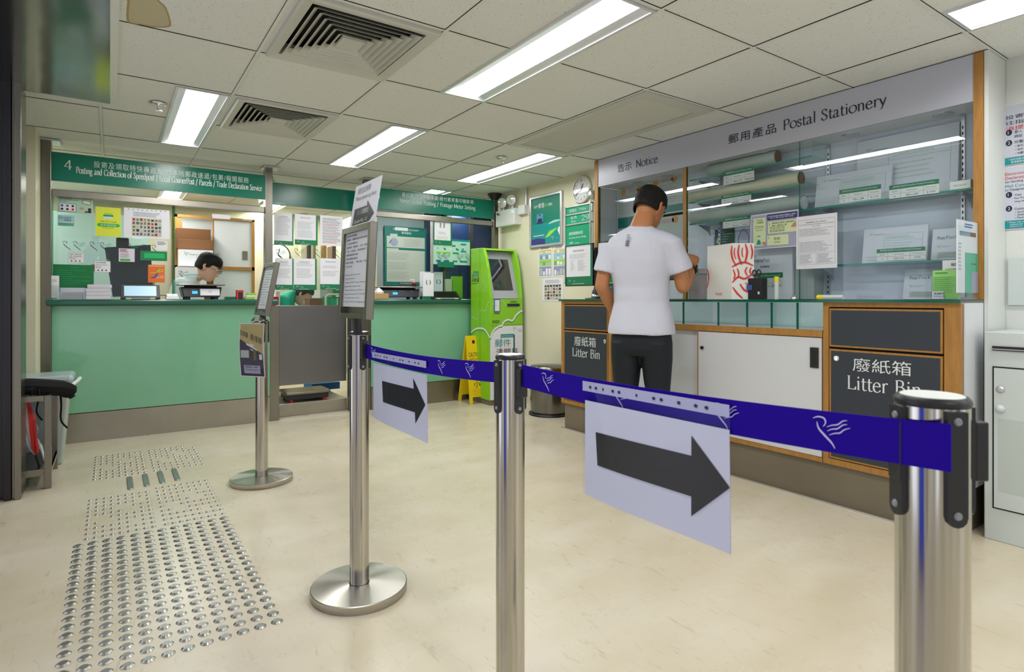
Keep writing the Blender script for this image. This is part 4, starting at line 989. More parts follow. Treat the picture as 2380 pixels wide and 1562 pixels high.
g = f.off(.0006); mb.rows(g, q(a0, a1, .45), q(b0, b1, .66), q(a0, a1, .9), q(b0, b1, .80), 7, M_grey, c=0, fill=.25)
mb.disc(g, q(a0, a1, .22), q(b0, b1, .73), .05, 0, mat('lilac envelope drawing', '#8f98bb', .6)); mb.stroke(g, [(q(a0, a1, .10), q(b0, b1, .70)), (q(a0, a1, .13), q(b0, b1, .73)), (q(a0, a1, .16), q(b0, b1, .77))], M_navy, .008, .001, c=.001, taper=True)
for k in range(3): mb.rows(g, q(a0, a1, .08), q(b0, b1, .10 + .165 * k), q(a0, a1, .62), q(b0, b1, .23 + .165 * k), 8, M_grey, c=0, fill=.22)
mb.rect(f, q(a0, a1, .34), q(b0, b1, .012), q(a0, a1, .72), q(b0, b1, .042), 0, mat('plum print', '#5b2c63', .5)); mb.text(f, 'www.shopthrupost.hk', q(a0, a1, .36), q(b0, b1, .02), M_signtxt, w=(a1 - a0) * .33, c=.0006)
mb.build('stationery_poster', label='large teal postal stationery poster on the wall behind counter 5', cat='poster')
ibox(863, 490, 876, 700, 6.5, .1, M_cream, 'white_column', 'pale upright panel left of the teal stationery poster', 'panel')
ibox(862, 520, 868, 690, 6.2, .1, M_yellow, 'yellow_strip', 'narrow yellow strip behind the tall sign holder', 'strip')
mb, a0, b0, a1, b1, f = sheet(FN, 1008, 501, 1050, 570, M_green, th=.004)
mb.rect(f, q(a0, a1, .03), q(b0, b1, .155), q(a0, a1, .92), q(b0, b1, .99), 0, M_white); g = f.off(.0008)
for sx in (-1, 1):
    for k in range(4): mb.stroke(g, [(q(a0, a1, .46) + sx * .012, q(b0, b1, .60 + .04 * k)), (q(a0, a1, .46) + sx * .03, q(b0, b1, .62 + .05 * k))], M_ink, .008, .002, c=0, taper=True, curve=False)
mb.rows(g, q(a0, a1, .25), q(b0, b1, .36), q(a0, a1, .7), q(b0, b1, .46), 2, M_lgrey, c=0); mb.rows(g, q(a0, a1, .15), q(b0, b1, .18), q(a0, a1, .85), q(b0, b1, .30), 4, mat('pale yellow print', '#c8c27a', .6), c=0, fill=.3)
mb.bird(g, q(a0, a1, .12), q(b0, b1, .07), .014, M_white, c=0); mb.text(g, 'Post', q(a0, a1, .28), q(b0, b1, .05), M_white, w=.02, c=0)
mb.build('notice', label='white notice with green foot at the top of the counter 5 glass', cat='notice')
mb, a0, b0, a1, b1, f = sheet(FN.off(-.012), 1006, 553, 1092, 617, mat('pale mint board', '#bfe0d0', .5), th=.003)
mb.rect(f, a0, q(b0, b1, .92), a1, b1, 0, M_teal)
for k, (x, y, w_, mm) in enumerate(((.50, .70, .10, M_greenb), (.74, .78, .15, M_teal), (.08, .42, .14, M_lime), (.25, .42, .2, M_lime), (.52, .42, .16, M_greenb), (.74, .50, .15, M_teal), (.08, .10, .12, M_blue), (.28, .10, .15, M_blue), (.52, .10, .13, M_teal), (.72, .10, .2, M_teal), (.62, .56, .07, M_greenb), (.10, .58, .06, M_pg), (.30, .56, .03, M_ink))):
    mb.rect(f, q(a0, a1, x), q(b0, b1, y), q(a0, a1, x + w_), q(b0, b1, y + .07), .0006, mm)
for k in range(5): mb.disc(f, q(a0, a1, .12 + .17 * k), q(b0, b1, .62), .012, .0004, [M_pg, M_lime, M_white, M_greenb, M_teal][k], n=12)
mb.build('service_board', label='mint board with small coloured tiles on the counter 5 glass', cat='board')
mb, a0, b0, a1, b1, f = sheet(FN.off(.002), 1017, 608, 1054, 622, M_green, th=.012); mb.build('green_plate', label='plain green plate below the mint board on the counter 5 glass', cat='plate')
birds(FN.off(.003), [(1023, 597), (1037, 597), (1068, 598), (1087, 598)], 17, 'bird_emblem', ['hummingbird emblem on the mint board of counter 5, leftmost', 'hummingbird emblem on the mint board of counter 5, second', 'hummingbird emblem on the mint board of counter 5, third', 'hummingbird emblem at the right edge of the mint board of counter 5'], M_ink, M_teal)
scale(wt(887, YA + .02), wt(980, YA + .02), YA + .02, 'black counter scale without card, right of the tissue box on counter 5', False)
t = empty('tissue_box', (wt(890, YA - .01), YA + .01, ZW), 'brown tissue box with white tissues on worktop 5 beside the tall sign holder', 'tissue box')
xa, xb = wt(866), wt(901)
MB().box((xa, YA - .03, ZW), (xb, YA + .06, ZW + .055), mat('kraft card', '#b3945f', .7)).build('box', t, bevel=.003)
m = MB(); m.lathe(((xa + xb) / 2 - .01, YA + .015, ZW + .05), [(.045, 0), (.05, .02), (.03, .04), (.012, .055), (.002, .062)], M_white, 7, smooth=False); m.build('tissues', t)
def page_stand(u0, v0, u1, v1, y, lab, letters=False):
    f = FA(y); a0, b1 = f.px(u0, v0); a1 = f.px(u1, v1)[0]
    mb = MB(); mb.fbox(f, a0, ZW, a1, b1, -.006, 0, M_white); g = f.off(.0008)
    mb.rect(g, a0, ZW, a1, ZW + .03, 0, M_green)
    for sx in (-1, 1): mb.stroke(g, [(q(a0, a1, .5) + sx * .01, q(ZW, b1, .55)), (q(a0, a1, .5) + sx * .022, q(ZW, b1, .62)), (q(a0, a1, .5) + sx * .014, q(ZW, b1, .74))], M_ink, .008, .001, c=.0004, taper=True)
    mb.build('page_stand', label=lab, cat='page stand')
page_stand(976, 631, 1004, 690, YA + .12, 'rear white page standing on worktop 5'); page_stand(983, 634, 1008, 690, YA + .045 - .05, 'front white page with green foot standing on worktop 5, left of the glazing bar')
page_stand(1009, 632, 1029, 690, YA + .13, 'white page standing right of the glazing bar')
t = tablet(wt(1001), wt(1068), YA - .02, ZW, math.radians(38), mat('dark screen', '#0a0c0c', .2), 'black customer display tilted back on worktop 5')
# sanitiser bottle
x = wt(971, YA + .2)
t = empty('pump_bottle', (x, YA + .30, ZW), 'white pump bottle behind the scale on counter 5', 'bottle')
MB().lathe((x, YA + .30, ZW), [(.028, 0), (.03, .10), (.028, .12), (.012, .14), (.012, .16)], M_whitep, 20).build('bottle', t)
m = MB(); m.cyl((x, YA + .30, ZW + .16), (x, YA + .30, ZW + .20), .006, M_whitep, 10); m.box((x - .045, YA + .293, ZW + .195), (x + .012, YA + .307, ZW + .21), M_whitep); m.build('pump', t)
MB().cyl((wt(962, YA + .2), YA + .2, ZW + .123), (wt(962, YA + .2), YA + .2, ZW + .16), .026, M_black, 18).build('stamp_pad', label='small black pad with red lid on the counter 5 scale', cat='pad')
MB().cyl((wt(962, YA + .2), YA + .2, ZW + .160), (wt(962, YA + .2), YA + .2, ZW + .172), .024, M_red, 18).build('pad_lid', parent=bpy.data.objects['stamp_pad'])
# clear box with green leaflets
xa, xb = wt(1044), wt(1088)
t = empty('leaflet_box', ((xa + xb) / 2, YA + .02, ZW), 'clear acrylic box with green leaflets beside the kiosk', 'leaflet box')
m = MB(); m.box((xa, YA + .07, ZW), (xb, YA + .074, ZW + .29), M_acr); m.box((xa, YA + .14, ZW), (xb, YA + .143, ZW + .29), M_acr); m.box((xa, YA + .074, ZW), (xa + .003, YA + .14, ZW + .29), M_acr); m.box((xb - .003, YA + .074, ZW), (xb, YA + .14, ZW + .29), M_acr); m.build('box', t)
MB().box((q(xa, xb, .40), YA + .085, ZW + .001), (q(xa, xb, .92), YA + .13, ZW + .24), mat('leaf green card', '#7fbf2a', .5)).build('green_leaflets', t)
MB().box((q(xa, xb, .05), YA + .09, ZW + .001), (q(xa, xb, .36), YA + .12, ZW + .21), mat('pale pack', '#c9d3b4', .5)).build('pale_leaflets', t)

# ------------------------------------------------------------------ kiosk
M_kg = mat('kiosk green', '#86c81f', .3, coat=.3); M_kl = mat('kiosk pale green', '#9ccf5a', .35); M_bez = mat('grey bezel', '#a9a8b2', .45)
KX0, KX1, KY0, KY1 = 3.064, 3.455, 4.84, 5.21
t = empty('customs_kiosk', ((KX0 + KX1) / 2, (KY0 + KY1) / 2, 0), 'lime green self service kiosk with sloping screen in the corner beside counter 5', 'kiosk')
prof = [(KY0, .05), (KY0, 1.06), (4.862, 1.2), (4.885, 1.35), (4.925, 1.47), (4.968, 1.555), (KY1, 1.56), (KY1, .05)]
side = Fr((KX0, 0, 0), (0, 1, 0), (0, 0, 1))     # normal +X
mb = MB()
def slab(x0, x1, pr, m, grp=mb):
    n = len(pr); vs = [(x0, y, z) for y, z in pr] + [(x1, y, z) for y, z in pr]
    grp.add(vs, [tuple(range(n - 1, -1, -1)), tuple(range(n, 2 * n))] + [(i, (i + 1) % n, n + (i + 1) % n, n + i) for i in range(n)], m)
slab(KX0, KX0 + .028, prof, M_kg); slab(KX1 - .028, KX1, prof, M_kg)
slab(KX0 + .028, KX1 - .028, [(KY0, .05), (KY0, 1.045), (KY1, 1.045), (KY1, .05)], M_kg)
slab(KX0 + .028, KX1 - .028, [(4.955, 1.535), (4.968, 1.555), (KY1, 1.56), (KY1, 1.535)], M_kg)
slab(KX0 + .028, KX1 - .028, [(5.10, 1.045), (5.12, 1.535), (KY1, 1.535), (KY1, 1.045)], M_kg)
mb.build('cabinet', t, bevel=.002)
MB().box((KX0 + .01, KY0 + .01, 0), (KX1 + .02, KY1 + .03, .05), M_plinth).build('plinth', t)
fk = Fr((KX0 + .03, 4.866, 1.050), (1, 0, 0), (0, .155, .485)); Wk = KX1 - KX0 - .06; Hk = .505
mb = MB(); mb.fbox(fk, 0, 0, Wk, Hk, -.01, 0, M_bez); mb.build('bezel', t)
mb = MB(); a0, b1 = fk.px(1139, 601); a1, b0 = fk.px(1196, 673); mb.rect(fk, .045, .085, Wk - .05, Hk - .085, .001, mat('dark glass screen', (.012, .016, .014), .06, coat=1)); mb.build('screen', t)
fkf = FA(KY0 - .001)
mb = MB(); a0, b1 = fkf.px(1148, 695); a1, b0 = fkf.px(1162, 725); mb.fbox(fkf, a0, b0, a1, b1, 0, .004, M_blue); mb.fbox(fkf, a0 + .009, b0 + .009, a1 - .009, b1 - .009, .004, .006, M_whitep); mb.disc(fkf, a0 + .022, (b0 + b1) / 2, .004, .007, M_ink, n=10); mb.build('card_window', t)
mb = MB(); a0, b1 = fkf.px(1179, 706); a1, b0 = fkf.px(1207, 712); mb.fbox(fkf, a0, b0, a1, b1, 0, .006, M_navy); mb.build('slip_slot', t)
# printed front: clouds, white field, lettering
def kp(pts, f=fkf): return [f.px(u, v) for u, v in pts]
pr = MB(); g = fkf.off(.0005)
cl_ = kp([(1139.5, 786), (1147, 768), (1160, 758), (1166, 757), (1171, 748), (1181, 743), (1191, 745), (1199, 733), (1208, 725), (1217, 722)])
field = kp([(1139.5, 786), (1147, 768), (1160, 758), (1217, 756)]); xr = KX1 - .001
a_l, b_t = field[0]; poly = [(KX0 + .001, .055), (xr, .055), (xr, field[3][1])] + field[2::-1]
pr.poly(g, [(max(KX0 + .001, a), b) for a, b in poly], 0, M_white)
cl2 = [(max(KX0 + .003, min(a, xr - .003)), b) for a, b in cl_]
pr.stroke(g, [(a, b - .012) for a, b in cl2], mat('shadow green', '#3a9a1d', .4), .014, c=.0006); pr.stroke(g, cl2, M_white, .018, c=.001)
ln = kp([(1141, 722), (1148, 700), (1158, 697), (1168, 700), (1178, 712)]); pr.stroke(g, [(max(KX0 + .003, a), b) for a, b in ln], M_white, .003, c=.0006)
pr.stroke(g, [(min(a, xr - .003), b) for a, b in kp([(1204, 713), (1208, 718), (1217, 711)])], M_white, .003, c=.0006)
zt_ = fkf.px(1150, 757)[1]; pr.rect(g, KX0, zt_, xr, zt_ + .0025, .0003, M_ink)
tpx(pr, g, '郵件', 1150, 807, 789, 1187, 808, M_teal, c=.0012); tpx(pr, g, '清關易', 1153, 828, 811, 1203, 829, M_navy, c=.0012)
a0, b1 = g.px(1164, 777); a1, b0 = g.px(1193, 784); pr.rect(g, a0, b0, a1, b1, .0004, M_teal); pr.text(g, 'Easy ProCustoms', a0 + .006, b0 + .006, M_white, w=a1 - a0 - .012, c=.0008)
pr.rect(g, a1, b0 - .18, a1 + .008, b1, .0004, M_teal); pr.rect(g, a1 + .008, b0 - .17, a1 + .018, b1 - .01, .0004, M_navy); pr.rect(g, a1 + .008, b0 - .17, a1 + .055, b0 - .155, .0004, M_navy); pr.rect(g, a0 - .002, b0 - .16, a0 + .003, b1, .0004, M_teal)
a, b = g.px(1197, 764); pr.bird(g, a - .01, b, .035, M_navy, M_teal, c=.001); pr.text(g, 'Hongkong Post', a + .022, b - .012, M_teal, w=.065, c=.001); pr.text(g, '香港郵政', a + .04, b - .03, M_navy, w=.045, c=.001)
for (u, v, w_, nn) in ((1148, 731, .07, 2), (1144, 752, .09, 3), (1186, 704, .09, 2)):
    a, b = g.px(u, v); pr.rows(g, a, b, a + w_, b + .011 * nn, nn, mat('dark green print', '#1d5a12', .5), c=.001, ragged=.1)
pr.build('front_print', t)
fs = Fr((KX0 - .001, 0, 0), (0, -1, 0), (0, 0, 1)); pr = MB()
sd = [fs.px(u, v) for u, v in ((1095, 773), (1103, 766), (1113, 763), (1125, 765), (1133, 775), (1138.5, 786))]
sd = [(max(-KY1 + .003, min(-KY0 - .003, a)), b) for a, b in sd]
pr.stroke(fs, [(a, b - .012) for a, b in sd], _M['shadow green'], .014, c=.0004); pr.stroke(fs, sd, M_white, .018, c=.0008)
s2 = [fs.px(u, v) for u, v in ((1095, 738), (1103, 738), (1108, 742), (1113, 727), (1120, 721), (1128, 721), (1133, 706), (1140, 701))]
pr.stroke(fs, [(max(-KY1 + .003, min(-KY0 - .003, a)), b) for a, b in s2], M_white, .003, c=.0004)
pr.rect(fs, -5.03, .05, -5.026, 1.55, .0003, _M['shadow green'])
tpx(pr, fs, '郵件', 1096.5, 646, 636, 1111, 646, M_teal); tpx(pr, fs, '清關易', 1096, 656, 647, 1113, 656, M_navy)
a0, b1 = fs.px(1100, 631); a1, b0 = fs.px(1111, 634); pr.rect(fs, a0, b0, a1, b1, .0005, M_teal); pr.rect(fs, a1, b0 - .10, a1 + .008, b1, .0005, M_navy)
a, b = fs.px(1096, 661); pr.rows(fs, a, b, a + .15, b + .014, 1, _M['dark green print'], c=.0005)
pr.build('side_print', t)
a, b = fs.px(1121.5, 664); MB().cyl(fs.p(a, b, 0), fs.p(a, b, .006), .008, M_alu, 12).build('lock', t)

# wet floor sign
t = empty('wet_floor_sign', (2.98, 5.10, 0), 'yellow folding wet floor caution board left of the kiosk', 'caution sign')
M_yel = mat('yellow plastic', '#e6c312', .4)
zy = .66
def leaf(yb, yt):
    f = Fr((2.93, yb, .0), (1, 0, 0), (0, yt - yb, zy)); W = .20; H = math.hypot(yt - yb, zy)
    m = MB(); m.prism(f, [(0.0, 0), (.03, 0), (.035, .07), (W - .035, .07), (W - .03, 0), (W, 0), (W - .02, H), (W - .03, H + .012), (.03, H + .012), (.02, H)], -.008, .008, M_yel); return m, f.off(.0085), W, H
m, f, W, H = leaf(5.0, 5.12)
m.rect(f, .02, H * .62, W - .02, H * .63, 0, mat('dull yellow', '#c2a20c', .5)); m.rect(f, .085, H * .9, .115, H * .95, 0, M_dark)
m.text(f, 'CAUTION', .03, H * .70, M_ink, w=W - .06, h=.045, c=.001); m.text(f, 'WET FLOOR', .03, H * .61, M_ink, w=W - .06, h=.045, c=.001)
m.text(f, '小', .06, H * .24, M_ink, h=.07, c=.001); m.text(f, '心', .125, H * .24, M_ink, h=.055, c=.001)
for k in range(4): m.rect(f, .045, .085 + .018 * k, W - .045, .092 + .018 * k, 0, _M['dull yellow'])
m.build('front_leaf', t)
m, f, W, H = leaf(5.235, 5.13); m.build('rear_leaf', t)

# ------------------------------------------------------------------ right wall between counter 5 and the showcase
FW = FB(XW - .001)
t = empty('emergency_light', FW.p(*FW.px(1190, 510), 0), 'white emergency light unit with two round lamps high on the wall above the kiosk', 'emergency light')
a0, b1 = FW.px(1168, 494); a1, b0 = FW.px(1212, 512)
b0 -= .045
mb = MB(); mb.fbox(FW, a0, b0, a1, b1, 0, .09, M_whitep); mb.rect(FW, a0 + .03, b1 - .05, a0 + .09, b1 - .03, .0905, M_grey); mb.rect(FW, a0 + .018, b1 - .035, a0 + .06, b1 - .02, .0905, M_ink); mb.build('battery_box', t, bevel=.006)
for (u, v, c_, e) in ((1208, 489, (.1, .9, .6), 3), (1208, 500, (.9, .2, .15), .8)):
    a, b = FW.px(u, v); MB().cyl(FW.p(a, b - .02, .09), FW.p(a, b - .02, .096), .008, mat('indicator ' + str(e), c_, .3, emit=e), 10).build('indicator', t)
for u, v in ((1178, 473), (1199, 466)):
    a, b = FW.px(u, v); m = MB(); o = FW.p(a, b, .03); ax = FW.n * 1 + Vector((0, -.5, -.12))
    m.lathe(o, [(.03, 0), (.052, .04), (.055, .055), (.05, .058)], M_whitep, 24, ax, caps=False); m.lathe(o + ax.normalized() * .056, [(.05, 0), (.03, .008), (.002, .010)], mat('lamp lens', (.78, .8, .78), .12, .4), 24, ax)
    m.cyl(o, FW.p(a, b1, .045), .012, M_whitep, 10); m.build('lamp_head', t)
a0, b1 = FW.px(1213, 479); a1, b0 = FW.px(1228, 497)
MB().fbox(FW, a0, b0, a1, b1, 0, .05, M_whitep).build('switch_box', label='small white switch box on the wall right of the emergency light', cat='switch box', bevel=.004)
MB().cyl(FW.p(a1 - .01, b1, .02), FW.p(a1 - .01, CZ - .003, .02), .010, M_alu, 12).build('conduit', label='thin metal conduit from the switch box up to the ceiling', cat='conduit')
# framed poster
t = empty('framed_poster', FW.p(*FW.px(1272, 575), 0), 'green poster in a rounded aluminium frame on the cream wall left of the date board', 'poster')
a0, b1 = FW.px(1234, 460); a1, b0 = FW.px(1309, 569)
w_ = .028; mb = MB()
for r in ((a0, b0, a0 + w_, b1), (a1 - w_, b0, a1, b1), (a0 + w_, b0, a1 - w_, b0 + w_), (a0 + w_, b1 - w_, a1 - w_, b1)): mb.fbox(FW, *r, 0, .022, M_alu)
mb.build('frame', t, bevel=.006)
A0, A1, B0, B1 = a0 + w_, a1 - w_, b0 + w_, b1 - w_; f = FW.off(.008)
mb = MB(); mb.rect(f, A0, B0, A1, B1, 0, mat('deep green print', '#067a63', .4)); mb.rect(f, A0, B0, A1, q(B0, B1, .45), .0004, mat('sea green print', '#0a8a86', .4))
mb.poly(f, [(A0, B0), (q(A0, A1, .48), B0), (q(A0, A1, .48), q(B0, B1, .11)), (q(A0, A1, .2), q(B0, B1, .14)), (A0, q(B0, B1, .12))], .0008, mat('indigo print', '#2b2a7a', .4))
mb.poly(f, [(q(A0, A1, .48), q(B0, B1, .13)), (q(A0, A1, .62), q(B0, B1, .15)), (q(A0, A1, .92), q(B0, B1, .32)), (q(A0, A1, .62), q(B0, B1, .26))], .0012, M_lime)
mb.poly(f, [(q(A0, A1, .92), q(B0, B1, .32)), (A1, q(B0, B1, .36)), (A1, q(B0, B1, .44))], .0012, _M['pill green']); mb.poly(f, [(q(A0, A1, .90), q(B0, B1, .26)), (A1, q(B0, B1, .10)), (A1, q(B0, B1, .33)), (q(A0, A1, .94), q(B0, B1, .32))], .0012, M_white)
mb.stroke(f, [(q(A0, A1, .60), q(B0, B1, .42)), (q(A0, A1, .8), q(B0, B1, .455)), (A1, q(B0, B1, .46))], M_mint, .02, .002, c=.001, taper=True)
mb.rect(f, q(A0, A1, .18), q(B0, B1, .48), q(A0, A1, .40), q(B0, B1, .66), .0012, mat('portrait blue', '#4f8fd0', .5)); mb.disc(f, q(A0, A1, .29), q(B0, B1, .60), .017, .002, M_ink, rb=.024); mb.disc(f, q(A0, A1, .29), q(B0, B1, .595), .010, .0026, mat('portrait skin', '#c79c7d', .6), rb=.014); mb.rect(f, q(A0, A1, .22), q(B0, B1, .48), q(A0, A1, .37), q(B0, B1, .555), .0026, M_ink)
mb.rect(f, q(A0, A1, .18), q(B0, B1, .45), q(A0, A1, .40), q(B0, B1, .49), .003, _M['indigo print'])
mb.text(f, '我們', q(A0, A1, .08), q(B0, B1, .80), M_white, w=(A1 - A0) * .12, c=.001); mb.text(f, '樂意', q(A0, A1, .23), q(B0, B1, .785), M_white, w=(A1 - A0) * .22, c=.001); mb.text(f, '為您', q(A0, A1, .47), q(B0, B1, .80), M_lime, w=(A1 - A0) * .12, c=.001); mb.text(f, '服務', q(A0, A1, .6), q(B0, B1, .80), M_white, w=(A1 - A0) * .12, c=.001)
mb.rows(f, q(A0, A1, .06), q(B0, B1, .18), q(A0, A1, .46), q(B0, B1, .21), 1, M_white, c=.001); mb.bird(f, q(A0, A1, .73), q(B0, B1, .11), .035, M_white, c=.002); mb.text(f, 'Post', q(A0, A1, .86), q(B0, B1, .09), M_white, w=.02, c=.002)
mb.build('poster_print', t)
# clock
a, b = FW.px(1354, 441); t = empty('wall_clock', FW.p(a, b, 0), 'round white wall clock above the date board', 'clock')
m = MB(); m.lathe(FW.p(a, b, 0), [(.125, 0), (.128, .012), (.112, .028), (.104, .022)], mat('cream clock rim', '#d8d9c4', .35), 40, FW.n, caps=False); m.build('rim', t)
m = MB(); m.disc(FW, a, b, .106, .014, M_whitep, n=36)
for k in range(1, 13):
    an = math.radians(90 - 30 * k); s_ = str(k); m.text(FW, s_, a + .085 * math.cos(an), b + .085 * math.sin(an) - .0095, M_red if k == 12 else M_ink, h=.019, c=.0150, align='C')
m.build('dial', t)
for ang, L_, ww, mm, nm in ((62, .055, .008, M_ink, 'hour_hand'), (210, .085, .006, M_ink, 'minute_hand'), (92, .09, .003, M_red, 'second_hand')):
    m = MB(); an = math.radians(ang); m.stroke(FW, [(a - .015 * math.cos(an), b - .015 * math.sin(an)), (a + L_ * math.cos(an), b + L_ * math.sin(an))], mm, ww, c=.017 + .001 * len(nm) / 10, curve=False); m.build(nm, t)
m = MB(); m.disc(FW, a, b, .104, .0225, M_film, n=36); m.build('lens', t)
# date board
t = empty('date_board', FW.p(*FW.px(1348, 580), 0), 'green date board reading Friday, May, 29 with the service pledge below', 'date board')
a0, b1 = FW.px(1315, 482); a1, _ = FW.px(1379, 470); b0 = FW.px(1315, 660)[1]
mb = MB()
e1 = FW.px(1317, 500)[1]; e2 = FW.px(1317, 523)[1]
w_ = .014
for r in ((a0, b0, a0 + w_, b1), (a1 - w_, b0, a1, b1), (a0, b1 - w_, a1, b1), (a0, e1 - w_, a1, e1), (a0, e2 - w_, a1, e2), (a0, b0, a1, b0 + w_)): mb.fbox(FW, *r, 0, .016, M_alu)
mb.build('frame', t, bevel=.002)
f = FW.off(.006); mb = MB(); mb.rect(f, a0 + w_, b0 + w_, a1 - w_, b1 - w_, 0, M_greenb)
g = f.off(.001); h1 = b1 - w_ - e1; mb.text(g, '星期五', q(a0, a1, .16), e1 + h1 * .28, M_white, w=(a1 - a0) * .27, h=h1 * .42, c=0); mb.serif(g, 'Friday', q(a0, a1, .52), e1 + h1 * .36, h1 * .34, M_white, w=(a1 - a0) * .25, c=0)
h2 = e1 - w_ - e2; mb.text(g, '五月', q(a0, a1, .20), e2 + h2 * .58, M_white, w=(a1 - a0) * .22, h=h2 * .30, c=0); mb.serif(g, 'May', q(a0, a1, .22), e2 + h2 * .16, h2 * .26, M_white, w=(a1 - a0) * .18, c=0); mb.serif(g, '29', q(a0, a1, .60), e2 + h2 * .22, h2 * .62, M_white, w=(a1 - a0) * .28, c=0)
mb.text(g, '顧客服務承諾', q(a0, a1, .15), FW.px(1322, 543)[1] - .02, M_white, w=(a1 - a0) * .50, c=0); mb.text(g, 'Customer Service Pledge', q(a0, a1, .15), FW.px(1322, 551)[1] - .025, M_white, w=(a1 - a0) * .62, c=0)
for k, (c_, e_) in enumerate((('諾時', 'on time'), ('可靠', 'reliable'), ('有禮', 'courteous'))):
    y = FW.px(1322, 561 + 9 * k)[1] - .03; mb.text(g, '• ' + c_, q(a0, a1, .15), y, M_white, w=(a1 - a0) * .15, c=0); mb.text(g, e_, q(a0, a1, .36), y, M_white, w=(a1 - a0) * .16, c=0)
mb.build('panels', t)
# wall notices
def colour_table(u0, v0, u1, v1, lab):
    mb, a0, b0, a1, b1, f = sheet(FW, u0, v0, u1, v1, M_white)
    mb.rows(f, q(a0, a1, .15), q(b0, b1, .90), q(a0, a1, .85), q(b0, b1, .97), 2, M_ink, c=0)
    for (y0, y1, mm) in ((.76, .88, mat('ochre print', '#cdbb62', .6)), (.56, .75, mat('sky print', '#86b9cf', .6)), (.36, .55, M_lime), (.04, .34, mat('slate print', '#8f93b4', .6))):
        mb.rect(f, q(a0, a1, .04), q(b0, b1, y0), q(a0, a1, .96), q(b0, b1, y1), 0, mm)
        for k in range(4): mb.rect(f, q(a0, a1, .10 + .22 * k), q(b0, b1, y0 + .02), q(a0, a1, .26 + .22 * k), q(b0, b1, y0 + (y1 - y0) * R.uniform(.4, .8)), .0005, R.choice([M_white, M_pg, M_white, M_grey]))
    mb.build('rate_table', label=lab, cat='notice')
colour_table(1253, 574, 1283, 643, 'left of the two coloured rate tables under the framed poster'); colour_table(1286, 572, 1316, 642, 'right of the two coloured rate tables, partly behind the desk sign')
mb, a0, b0, a1, b1, f = sheet(FW, 1261, 648, 1309, 700, M_white)
mb.rows(f, q(a0, a1, .15), q(b0, b1, .78), q(a0, a1, .9), q(b0, b1, .94), 3, M_grey, c=0); picture_grid(mb, f, q(a0, a1, .1), q(b0, b1, .05), q(a0, a1, .92), q(b0, b1, .74), 6, 5, 9)
mb.build('wall_notice', label='white notice with rows of small pictures on the cream wall below the rate tables', cat='notice')
# plug and cable beside the showcase end
t = empty('plug_with_cable', FW.p(*FW.px(1380, 470), 0), 'grey plug with hanging cable on the wall right of the clock', 'plug')
a, b = FW.px(1379, 452); MB().sphere(FW.p(a, b, .03), .032, M_alu, 14, (.7, 1, 1.5)).build('plug', t)
MB().tube([FW.p(a, b - .04, .03), FW.p(a - .01, b - .15, .03), FW.p(a - .02, b - .45, .02), FW.p(a - .03, b - .75, .02)], .006, M_alu, 8).build('cable', t)
# steel bin in the corner
t = empty('round_bin', (3.24, 4.30, 0), 'round dark steel bin in the corner beside the left litter bin cabinet', 'bin')
MB().lathe((3.30, 4.20, 0), [(.165, .01), (.17, .02), (.175, .055), (.18, .35), (.182, .42), (.175, .44), (.02, .45)], mat('dark polished steel', (.22, .21, .19), .2, 1), 40).build('body', t); MB().lathe((3.30, 4.20, 0), [(.19, 0), (.19, .018), (.17, .02)], M_black, 40).build('rubber_ring', t)

